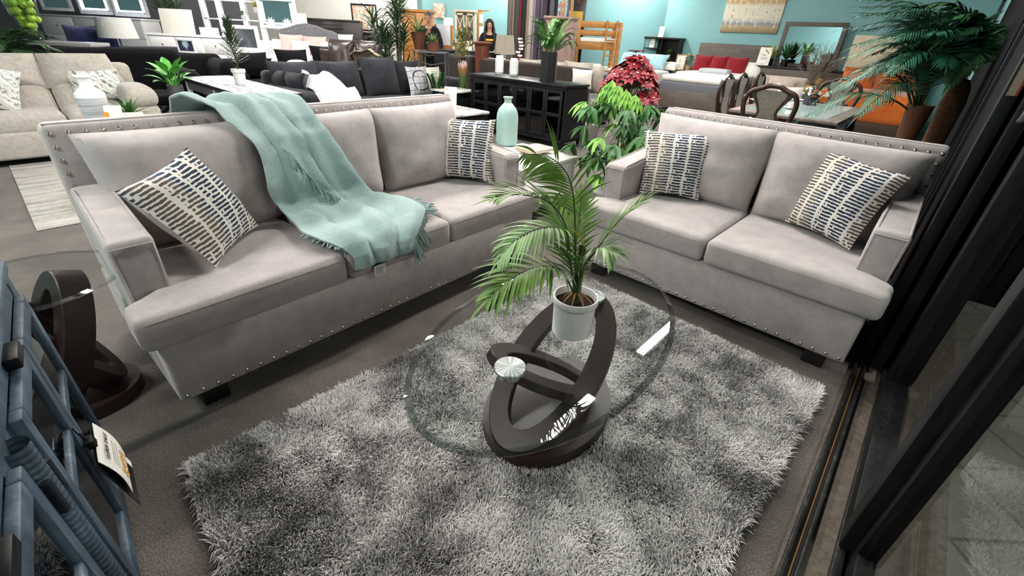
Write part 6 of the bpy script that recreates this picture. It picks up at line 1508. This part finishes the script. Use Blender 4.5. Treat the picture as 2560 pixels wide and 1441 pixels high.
# plant pots on stands
terr = plain('brown clay', '5a3424', .6)
p = W(1048, 124, y=8.8); ps_ = thing('plant_stand', 'slim bamboo stand under the tall brown pot', 'stand', (p.x, p.y, 0))
G().lathe([(0, p.z - .02), (.13, p.z - .02), (.13, p.z), (0, p.z)], n=20).build('top', plain('bamboo', '8e6f58', .6), ps_)
for i in range(4): G().tube([hdir(i*1.57)*.09 + Vector((0, 0, p.z - .02)), hdir(i*1.57)*.13], .016, 7).build('leg', MATS['bamboo'], ps_)
for px, y_, z_, r0, r1, h_, lab, mt_, seed in ((1048, 8.8, p.z + .001, .07, .13, .27, 'tall brown pot of strappy leaves on the bamboo stand', terr, 3), (1083, 8.6, None, .08, .105, .14, 'spider plant in a brown wicker pot on the grey metal table', plain('wicker', '6b4030', .8), 4)):
    pp = W(px, 129, y=y_); pp.z = pp.z if z_ is None else z_
    o = thing('potted_plant', lab, 'plant', pp); G().lathe([(0, 0), (r0, 0), (r1, h_*.95), (r1*1.05, h_), (r1*.9, h_), (0, h_*.85)], n=22).build('pot', mt_, o)
    g = G(); rosette(g, (0, 0, h_*.9), 30, .33 if z_ is not None else .2, .03 if z_ is not None else .022, .9, .9, 1., seed); g.build('leaves', leafmat('spider leaf', '4c6a35', '9bb070'), o)
    if z_ is None:
        gm = thing('side_table', 'grey metal side table with a wire shelf under the spider plant', 'table', (pp.x, pp.y, 0)); zt_ = pp.z - .001
        G().box(-.25, .25, -.2, .2, zt_ - .02, zt_, .004).build('tabletop', plain('grey metal', '63656a', .4, .6), gm)
        for x in (-.23, .23):
            for y in (-.18, .18): G().tube([(x, y, zt_ - .02), (x, y, 0)], .01, 6).build('leg', MATS['grey metal'], gm)
        G().tube(bez([(-.23, -.18, zt_ - .15), (0, -.2, zt_ - .19), (.23, -.18, zt_ - .15)]), .008, 6).build('brace', MATS['grey metal'], gm)
# armoire, desk area on the teal wall
oak = wood('honey oak', ('9c5f26', 'b5762f', 'c98b45'), (20, 20, 2), .4)
a_ = W(1046, 115, y=12.6); ar = thing('armoire', 'honey oak armoire behind the man', 'armoire', (a_.x, 12.5, 0))
G().box(-.36, .36, 0, .5, .0, 1.82, .004).build('body', oak, ar); G().box(-.40, .40, -.04, .52, 1.82, 1.88, .012).build('cornice', oak, ar)
for x0, x1 in ((-.35, -.005), (.005, .35)):
    d = G().box(x0, x1, -.02, 0, .5, 1.8, .006).build('door', oak, ar); G().box(x0 + .06, x1 - .06, -.026, -.019, .58, 1.72, .006).build('door_panel', oak, d); G().ball((x0 + .03 if x0 > 0 else x1 - .03, -.035, 1.1), .014, 8, 6).build('knob', MATS['dark knob'], d)
G().box(-.35, .35, -.02, 0, .1, .47, .006).build('drawer', oak, ar)
h2 = W(1095, 60, y=13.5); hc = thing('bookshelf', 'low oak bookshelf behind the man, holding small frames', 'shelf', (h2.x + .05, 13.4, 0))
G().box(-.32, .32, .0, .35, .0, 1.60, .004).build('body', oak, hc); G().box(-.29, .29, -.01, .0, 1.25, 1.55).build('niche_shade', darkb, hc)  # flat dark panel paints in the shade of an open recess
def flat_on_wall(name, label, cat, px0, px1, py0, py1, y, mat, th=.03, frame=None):
    a, b = W(px0, py1, y=y), W(px1, py0, y=y); o = thing(name, label, cat, ((a.x + b.x)/2, y, a.z)); w_, h_ = b.x - a.x, b.z - a.z
    G().box(-w_/2, w_/2, 0, th, 0, h_, .003).build('panel', mat, o, smooth=False)
    if frame:
        g = G(); [g.box(*q, .002) for q in ((-w_/2 - .02, w_/2 + .02, -.012, th, -.02, 0), (-w_/2 - .02, w_/2 + .02, -.012, th, h_, h_ + .02), (-w_/2 - .02, -w_/2, -.012, th, 0, h_), (w_/2, w_/2 + .02, -.012, th, 0, h_))]; g.build('frame', frame, o)
    return o, w_, h_
flat_on_wall('canvas_print', 'small pale abstract canvas on the teal wall above the oak bookshelf', 'picture', 1085, 1111, 9, 44, 14.9, MATS['pastel print'])
flat_on_wall('partition_panel', 'pale grey panel standing behind the man at the desk', 'panel', 1093, 1125, 62, 112, 12.2, plain('pale grey panel', 'd4d6db', .5))
table_lamp('small lamp with a pale blue-white shade left of the lattice bookcase', Vector((W(1121, 62, y=13.9).x, 13.9, 1.2)), plain('white lit shade', 'f5f3ee', .8), .12, .12, .24, .35, plain('blue lamp base', '6f9fb5', .3), .06)
drawers('desk', 'white desk under the small blue lamp', W(1095, 75, y=13.5), W(1140, 75, y=13.5), 1.2, .5, whitef, 2, 1)['category'] = 'desk'
cf = plain('cream furniture', 'd9d0bb', .5)
xb = W(1164, 100, y=14.2); xo = thing('lattice_bookcase', 'tall cream bookcase with X-shaped door lattices', 'bookcase', (xb.x, 14.1, 0))
g = G(); g.box(-.28, -.24, 0, .35, 0, 1.93); g.box(.24, .28, 0, .35, 0, 1.93); g.box(-.28, .28, .33, .35, 0, 1.93); g.box(-.31, .31, -.02, .36, 1.93, 1.98, .004)
for z in (.1, .6, 1.1, 1.5): g.box(-.26, .26, .02, .33, z, z + .02)
g.build('case', cf, xo)
for x0, x1 in ((-.25, -.02), (.02, .25)):
    d = G(); d.box(x0, x0 + .03, -.02, 0, .9, 1.9); d.box(x1 - .03, x1, -.02, 0, .9, 1.9); d.box(x0, x1, -.02, 0, .9, .95); d.box(x0, x1, -.02, 0, 1.86, 1.9)
    for za in (.95, 1.4):
        d.tube([(x0 + .02, -.01, za), (x1 - .02, -.01, za + .45)], .012, 4); d.tube([(x1 - .02, -.01, za), (x0 + .02, -.01, za + .45)], .012, 4)
    d.build('door', cf, xo)
cork = plain('cork', 'c98c48', .9)
cbo, w_, h_ = flat_on_wall('cork_board', 'cork notice board with pinned white papers behind the woman', 'notice board', 1196, 1226, 28, 99, 14.88, cork, .02, oak)
for x, z, ww, hh in ((-.09, .42, .12, .22), (.1, .55, .1, .16), (-.08, .06, .14, .28), (.09, .1, .1, .2)): G().box(x - ww/2, x + ww/2, -.006, -.001, z, z + hh).build('paper', plain('paper', 'e9e8e2', .8), cbo, smooth=False)
ho, w_, h_ = flat_on_wall('house_poster', 'house-shaped white poster with an orange band beside the cork board', 'poster', 1229, 1247, 30, 58, 14.88, plain('poster grey', 'b9bcc0', .6), .015)
G().prism([(-w_/2 - .02, 0), (w_/2 + .02, 0), (w_/2 + .02, .26), (0, .46), (-w_/2 - .02, .26)], 0, .012).at(None); g = G().at(Matrix.Translation((0, .0, h_ + .03)) @ Matrix.Rotation(R(90), 4, 'X')); g.prism([(-w_/2 - .02, 0), (w_/2 + .02, 0), (w_/2 + .02, .22), (0, .38), (-w_/2 - .02, .22)], 0, .012); g.build('house_shape', plain('poster white', 'f1efe9', .6), ho)
G().box(-w_/2 - .02, w_/2 + .02, -.016, -.012, h_ + .05, h_ + .14).build('orange_band', plain('poster orange', 'c9702b', .6), ho)
for x in (-w_*.25, w_*.25): G().box(x - w_*.2, x + w_*.2, -.006, -.001, .04, h_ - .06).build('sheet', MATS['paper'], ho)
# reception desk with monitor and the tapered wooden tub table
rd = thing('reception_desk', 'dark reception desk in front of the woman', 'desk', (W(1190, 120, y=11.3).x, 11.0, 0))
G().box(-.9, .55, 0, .6, .05, 1.06, .006).build('body', blackw, rd); G().box(-.93, .58, -.03, .63, 1.06, 1.10, .006).build('top', darkb, rd)
mo = thing('monitor', 'black computer monitor seen from behind on the reception desk', 'monitor', (W(1168, 98, y=11.25).x, 11.25, 1.102))
G().box(-.13, .13, -.02, .02, .10, .45, .012).build('screen', plain('black plastic', '15161a', .35), mo); G().tube([(0, .02, .2), (0, .06, .02)], .02, 8).build('stand', MATS['black plastic'], mo); G().lathe([(0, 0), (.09, 0), (.09, .012), (0, .012)], n=20).build('foot', MATS['black plastic'], mo)
card_sign('desk_sign', 'orange and white card standing at the front of the reception desk', (W(1172, 107, y=11.1).x, 11.1, 1.102), 0, .13, .19, [('SALE', .035, 0, .14, 'print gold')])
bk = thing('tub_table', 'tapered wooden tub used as a pedestal table in front of the reception desk', 'table', (W(1205, 138, y=10.4).x, 10.4, 0))
zt_ = W(1205, 104, y=10.4).z; oakd = wood('stained barrel wood', ('4a2216', '6b3524', '8a4b33'), (18, 18, 1.5), .45)
G().lathe([(0, 0), (.09, 0), (.095, .02), (.155, zt_ - .05), (0, zt_ - .06)], n=20).build('tub', oakd, bk); G().lathe([(0, zt_ - .05), (.20, zt_ - .05), (.21, zt_ - .02), (.20, zt_), (0, zt_)], n=32).build('tabletop', oakd, bk)
# rolled rugs standing upright
cols = ['5c5650', '8a7a68', '3f3a3c', '7a2328', '1d1c1e', '9a8272', 'a89a94', '8f8e98', '4a3c48', '6d6672', '3a2f3c', '1a191d', '54525a', '2a262c']
roll0 = None
ang_names = ['taupe', 'tan', 'charcoal', 'red', 'black', 'beige-edged', 'pale pink-grey', 'silver grey', 'plum', 'mauve grey', 'dark plum', 'jet black', 'slate', 'near-black']
for i, c_ in enumerate(cols):
    x = W(1274 + 8.6*i, 60, y=12.2).x
    m_ = N('rug roll ' + c_); f = m_.noise(9, 4, .7, stretch=(1, 1, .25)); bc = srgb(c_); m_.set(Base_Color=m_.mix(f, tuple(q*.65 for q in bc[:3]) + (1,), tuple(min(1, q*1.3) for q in bc[:3]) + (1,)), Roughness=.95)
    o = thing('rolled_rug', '%s rolled rug, number %d from the left in the row of upright rolls' % (ang_names[i], i + 1), 'rug roll', (x, 12.2 + .1*(i % 2), .0), i*.7, 'upright rolled rugs')
    r_ = .058; path = []
    vs, fs = [], []; kk = 40
    for j in range(kk + 1):
        a = j/kk*6.283*2.2; rr_ = r_*(.45 + .55*j/kk); vs += [(rr_*math.cos(a), rr_*math.sin(a), .02), (rr_*math.cos(a), rr_*math.sin(a), 2.45)]
    for j in range(kk): fs.append((2*j, 2*j+2, 2*j+3, 2*j+1))
    g = G(); g.lathe([(.0, .01), (r_, .01), (r_*1.0, 2.46), (r_*.5, 2.47), (0, 2.44)], n=18); g.build('roll', m_.m, o); G().add(vs, fs).build('spiral_edge', m_.m, o)
# bunk bed
bw = wood('honey pine', ('8f5a2a', 'b07a3e', 'c79350'), (3, 20, 20), .45)
bp_ = W(1487, 150, y=12.6); bb = thing('bunk_bed', 'honey pine bunk bed with a ladder against the teal wall', 'bed', (bp_.x, 12.4, 0))
for x in (-.50, .50):
    for y in (0, .85): G().box(x - .04, x + .04, y - .04, y + .04, 0, 1.82, .006).build('post', bw, bb)
for z in (1.70, 1.52, 1.22, .42):
    G().box(-.47, .47, -.03, -.005, z, z + (.12 if z > 1.3 else .18), .004).build('rail', bw, bb); G().box(-.47, .47, .855, .88, z, z + .12, .004).build('rail', bw, bb)
for x in (-.5, .5):
    for z in (1.70, 1.5, 1.25, .5): G().box(x - .02, x + .02, .04, .81, z, z + .10, .003).build('end_rail', bw, bb)
for z, lab in ((1.34, 'mattress'), (.5, 'mattress')): G().soft([(-.46, .0), (.46, .0), (.46, .84), (-.46, .84)], z, z + .14, .03, 3).build('mattress', white_bed if z > 1 else plain('dark slate sheet', '3a4f55', .8), bb)
for x in (.16, .40): G().tube([(x, -.05, 1.85), (x, -.28, 0)], .022, 6).build('ladder_rail', bw, bb)
for i in range(5): G().tube([(.16, -.27 + .045*i, .12 + .33*i), (.40, -.27 + .045*i, .12 + .33*i)], .016, 6).build('rung', bw, bb)
mp_ = W(1398, 100, y=11.6); mv = thing('wardrobe', 'mauve-washed wooden wardrobe side behind the hexagonal vase', 'wardrobe', (mp_.x, 11.4, 0))
mauve = wood('mauve washed wood', ('6f5650', '8b7069', '9d847c'), (18, 18, 2), .55)
G().box(-.36, .36, 0, .5, .0, 1.80, .006).build('body', mauve, mv); G().prism([(-.3, .6), (.3, .6), (.3, 1.7), (.1, 1.66), (-.25, 1.3)], 0, .02).build('skip', mauve, mv) if False else G().box(-.30, .30, -.015, 0, .2, 1.7, .008).build('door_panel', mauve, mv)
G().box(-.39, .39, -.03, .52, 1.80, 1.85, .008).build('cornice', mauve, mv)
n = N('bright abstract canvas'); f = n.noise(3.2, 4, .6, dist=.5); n.set(Base_Color=n.ramp(f, [(.32, '6fb0c9'), (.44, 'a7d3de'), (.52, 'b05a34'), (.58, 'd8cf8c'), (.68, '5f98ad')]), Roughness=.5)
flat_on_wall('canvas_painting', 'blue and rust canvas hung above the mauve wardrobe, beside the rolled rugs', 'painting', 1380, 1428, -30, 45, 14.7, n.m, .04)
sc = W(1445, 0, y=13.3); hs = thing('headboard_stack', 'dark headboard with a yellow panel leaning upright behind the bunk bed', 'headboard', (sc.x, 13.4, 0))
G().box(-.24, .24, 0, .06, 0, 2.4, .006).build('frame', darkb, hs); G().box(-.19, .17, -.01, .0, 1.75, 2.05, .003).build('yellow_panel', plain('yellow panel', 'd9b84a', .6), hs); G().box(-.02, .08, -.012, 0, 2.2, 2.32, .002).build('rust_square', terr, hs)
pw = wood('pale plank', ('b98d55', 'd0a66c'), (18, 18, 2), .5); o = thing('bed_slats', 'tall pale wood plank leaning left of the dark headboard', 'plank', (W(1432, 0, y=13.1).x, 13.1, 0)); G().box(-.035, .035, 0, .04, 0, 2.35, .004).build('plank', pw, o)
ch2 = W(1483, 150, y=10.9); c2 = thing('armchair', 'cream tub chair under the bunk bed ladder', 'chair', (ch2.x, 10.7, 0), R(10))
G().soft([(-.25, -.25), (.25, -.25), (.25, .25), (-.25, .25)], .3, .48, .06, 3, .02).build('seat', creamf, c2); G().soft([(-.27, .2), (.27, .2), (.24, .32), (-.24, .32)], .3, .98, .05, 3).build('back', creamf, c2)
for x in (-.2, .2):
    for y in (-.2, .22): G().tube([(x, y, .31), (x*1.1, y*1.1, 0)], .018, 6).build('leg', blackw, c2)
# wall behind the viewer, seen in the dresser mirror
wall('wall_near', sf(-2.9, 26), sf(-2.9, -.14), CEIL, teal)
ck = thing('wall_clock', 'large round dark wall clock on the teal wall behind the viewer', 'clock', sf(-2.88, 5.45, 2.2), A49 + math.pi/2)
G().at(Matrix.Rotation(R(90), 4, 'X')).lathe([(0, 0), (.36, 0), (.37, .02), (.36, .05), (.28, .045), (.28, .02), (0, .02)], n=40).build('frame', blackw, ck)
g = G().at(Matrix.Rotation(R(90), 4, 'X')); g.lathe([(.14, .02), (.14, .03), (.16, .03), (.16, .02)], n=32)
for i in range(12): g.box(-.008, .008, .18, .26, .02, .03) if i == 0 else G
for i in range(12):
    a = i*math.pi/6; g.add([(math.sin(a)*r0 + math.cos(a)*q*.009, math.cos(a)*r0 - math.sin(a)*q*.009, .028) for r0, q in ((.18, -1), (.18, 1), (.26, 1), (.26, -1))], [(0, 1, 2, 3)])
g.build('numerals', plain('aged aqua', '8fb5b5', .6), ck)
cv = thing('canvas_print', 'cream framed canvas on the teal wall behind the viewer, seen in the dresser mirror', 'picture', sf(-2.87, 6.3, 1.2), A49 + math.pi/2)
G().box(-.5, .5, -.03, 0, 0, .6, .004).build('canvas', creamf, cv); g = G(); [g.box(*q) for q in ((-.55, .55, -.04, 0, -.05, 0), (-.55, .55, -.04, 0, .6, .65), (-.55, -.5, -.04, 0, 0, .6), (.5, .55, -.04, 0, 0, .6))]; g.build('frame', greywood, cv)
# ---------------------------------------------------------------- the two people
def skin(name, joints, edges, mat, parent=None, sub=2, root=0):
    me = bpy.data.meshes.new(name); me.from_pydata([j[:3] for j in joints], edges, [])
    o = bpy.data.objects.new(name, me); C.objects.link(o)
    if parent is not None: o.parent = parent
    me.materials.append(mat)
    bm = bmesh.new(); bm.from_mesh(me); lay = bm.verts.layers.skin.verify(); bm.verts.ensure_lookup_table()
    for v, j in zip(bm.verts, joints): v[lay].radius = (j[3], j[4] if len(j) > 4 else j[3]); v[lay].use_root = False
    bm.verts[root][lay].use_root = True; bm.to_mesh(me); bm.free()
    md = o.modifiers.new('skin', 'SKIN'); md.use_smooth_shade = True; md.branch_smoothing = .4
    sb_ = o.modifiers.new('sub', 'SUBSURF'); sb_.levels = sub; sb_.render_levels = sub
    return o
def person(label, loc, rz, H, skin_c, top_c, leg_c, hair_c, long_hair, rarm, larm, female, logo=None):
    """faces -y; arms are elbow and wrist points for each side, in body units"""
    k = H / 1.75
    o = thing('person', label, 'person', loc, rz)
    skm = plain('skin ' + skin_c, skin_c, .55); sw = .175 if not female else .155; hw = .085
    J = []; E = []; ix = {}
    def j(nm, x, y, z, r, r2=None, par=None):
        ix[nm] = len(J); J.append((x*k, y*k, z*k, r*k, (r2 or r)*k))
        if par: E.append((ix[par], ix[nm]))
    j('pelvis', 0, 0, .96, .14, .105); j('waist', 0, 0, 1.10, .125, .09, 'pelvis'); j('chest', 0, .0, 1.28, .15, .105, 'waist'); j('neckb', 0, .015, 1.43, .062, .06, 'chest'); j('neck', 0, .012, 1.50, .05, .05, 'neckb')
    j('jaw', 0, -.012, 1.565, .052, .066, 'neck'); j('face', 0, -.006, 1.625, .070, .088, 'jaw'); j('skull', 0, .008, 1.685, .070, .086, 'face')
    for s_, nm, (el, wr) in ((-1, 'r', rarm), (1, 'l', larm)):
        j('sh' + nm, s_*sw, .01, 1.41, .055, .055, 'neckb'); j('el' + nm, *el, .042, .042, 'sh' + nm); j('wr' + nm, *wr, .026, .03, 'el' + nm)
        d = (Vector(wr) - Vector(el)).normalized(); sd = d.cross(Vector((0, -1, .3))).normalized()
        pc = Vector(wr) + d*.06; j('palm' + nm, *pc, .035, .022, 'wr' + nm)
        for f_, (off, L) in enumerate(((-.027, .06), (-.009, .075), (.009, .07), (.027, .055))):
            a = pc + d*.035 + sd*off; b = a + d*L*.55; c_ = b + d*L*.4 + Vector((0, -.015, -.02)); j('fa%s%d' % (nm, f_), *a, .010, .010, 'palm' + nm); j('fb%s%d' % (nm, f_), *b, .009, .009, 'fa%s%d' % (nm, f_)); j('fc%s%d' % (nm, f_), *c_, .007, .007, 'fb%s%d' % (nm, f_))
        t = Vector(wr) + d*.03 + sd*.035*-s_; j('ta' + nm, *t, .011, .011, 'wr' + nm); j('tb' + nm, *(t + d*.03 + sd*.02*-s_), .009, .009, 'ta' + nm)
        j('hip' + nm, s_*hw, 0, .90, .09, .09, 'pelvis'); j('kn' + nm, s_*hw*1.05, -.01, .49, .058, .06, 'hip' + nm); j('an' + nm, s_*hw*1.1, .02, .09, .04, .042, 'kn' + nm); j('toe' + nm, s_*hw*1.2, -.14, .035, .038, .03, 'an' + nm)
    skin('body', J, E, skm, o)
    # clothes, a little fuller than the body
    J2 = []; E2 = []
    def add(nm, x, y, z, r, r2, par=None):
        ix2[nm] = len(J2); J2.append((x*k, y*k, z*k, r*k, r2*k))
        if par: E2.append((ix2[par], ix2[nm]))
    ix2 = {}; tm = fabric('cloth ' + top_c, top_c, top_c, 10, 220, .3)
    add('c', 0, .0, 1.27, .175, .13); add('w', 0, 0, 1.08, .16, .12, 'c'); add('h', 0, 0, .85, .168, .128, 'w'); add('n', 0, .012, 1.47, .082, .08, 'c')
    for s_, nm, (el, wr) in ((-1, 'r', rarm), (1, 'l', larm)):
        add('s' + nm, s_*sw, .01, 1.415, .075, .072, 'n'); add('e' + nm, *el, .058, .058, 's' + nm); add('v' + nm, *(Vector(wr)*.97 + Vector(el)*.03), .044, .046, 'e' + nm)
    skin('jacket' if not female else 'hooded_top', J2, E2, tm, o)
    J2 = []; E2 = []; ix2 = {}; add('p', 0, 0, 1.02, .15, .115)
    for s_, nm in ((-1, 'r'), (1, 'l')): add('h' + nm, s_*hw, 0, .86, .105, .105, 'p'); add('k' + nm, s_*hw*1.05, -.01, .49, .075, .078, 'h' + nm); add('a' + nm, s_*hw*1.1, .015, .11, .062, .07, 'k' + nm)
    skin('trousers', J2, E2, fabric('cloth ' + leg_c, leg_c, leg_c, 10, 220, .3), o)
    for s_ in (-1, 1): G().soft([(s_*hw*1.15*k - .05, -.2*k), (s_*hw*1.15*k + .05, -.2*k), (s_*hw*1.15*k + .045, .08*k), (s_*hw*1.15*k - .045, .08*k)], .0, .075, .025, 3).build('shoe', blackw, o)
    hm = plain('hair ' + hair_c, hair_c, .6)
    g = G()
    if long_hair:
        g.ball((0, .035*k, 1.682*k), (.088*k, .092*k, .085*k), 18, 12)
        for i in range(17):
            a = R(-70 + 320*i/16 + 0) if False else R(20 + 140*i/16); x = .085*math.cos(a); y = .03 + .09*math.sin(a)
            g.tube([Vector((x*k, y*k, 1.70*k)), Vector((x*1.15*k, (y + .01)*k, 1.55*k)), Vector((x*1.25*k, (y)*k, 1.38*k)), Vector((x*1.2*k, (y - .02)*k, 1.26*k))], [.03*k, .034*k, .03*k, .012*k], 7)
        for s_ in (-1, 1): g.tube([Vector((s_*.02*k, -.05*k, 1.752*k)), Vector((s_*.074*k, -.045*k, 1.69*k)), Vector((s_*.105*k, -.03*k, 1.55*k)), Vector((s_*.11*k, -.06*k, 1.38*k)), Vector((s_*.10*k, -.09*k, 1.24*k))], [.014*k, .022*k, .03*k, .034*k, .014*k], 7)
    else: g.ball((0, .030*k, 1.692*k), (.079*k, .088*k, .072*k), 16, 10)
    g.build('hair', hm, o)
    g = G()
    for s_ in (-1, 1): g.ball((s_*.030*k, -.086*k, 1.645*k), (.012*k, .008*k, .006*k), 8, 6)
    g.build('eyes', plain('eye dark', '1c1512', .3), o)
    g = G()
    for s_ in (-1, 1): g.ball((s_*.031*k, -.088*k, 1.663*k), (.018*k, .008*k, .004*k), 8, 5)
    g.build('eyebrows', hm, o)
    G().lathe([(0, .03*k), (.006*k, .02*k), (.015*k, -.012*k), (.010*k, -.02*k), (0, -.02*k)], (0, -.092*k, 1.618*k), 10, 1., 1.2).build('nose', skm, o)
    G().ball((0, -.080*k, 1.578*k), (.022*k, .008*k, .006*k), 10, 6).build('mouth', plain('lips', '8a4f48', .5), o)
    g = G()
    for s_ in (-1, 1): g.ball((s_*.076*k, .01*k, 1.635*k), (.012*k, .02*k, .03*k), 8, 6)
    g.build('ears', skm, o)
    if logo: G().box(-.085*k, .085*k, -.15*k, -.115*k, 1.31*k, 1.35*k, .004).build('shirt_print', plain('print yellow', 'd2a132', .6), o)
    return o
mp0 = W(1076, 130, y=11.9)
person('man in a dark jacket standing beside the armoire with one hand raised to his chest', (mp0.x - .02, 11.9, 0), R(10), 1.82, 'a87a62', '15161a', '121317', '3a3532', False, ((-.27, -.02, 1.17), (-.06, -.20, 1.33)), ((.27, .03, 1.14), (.26, -.10, .93)), False)
wp0 = W(1223, 110, y=11.95)
person('woman with long dark hair in a black top with a yellow print at the desk', (wp0.x, 11.95, 0), R(6), 1.74, 'b08468', '131316', '1a1a20', '1b1412', True, ((-.24, -.05, 1.16), (-.22, -.24, 1.12)), ((.24, -.03, 1.15), (.16, -.26, 1.12)), True, True)
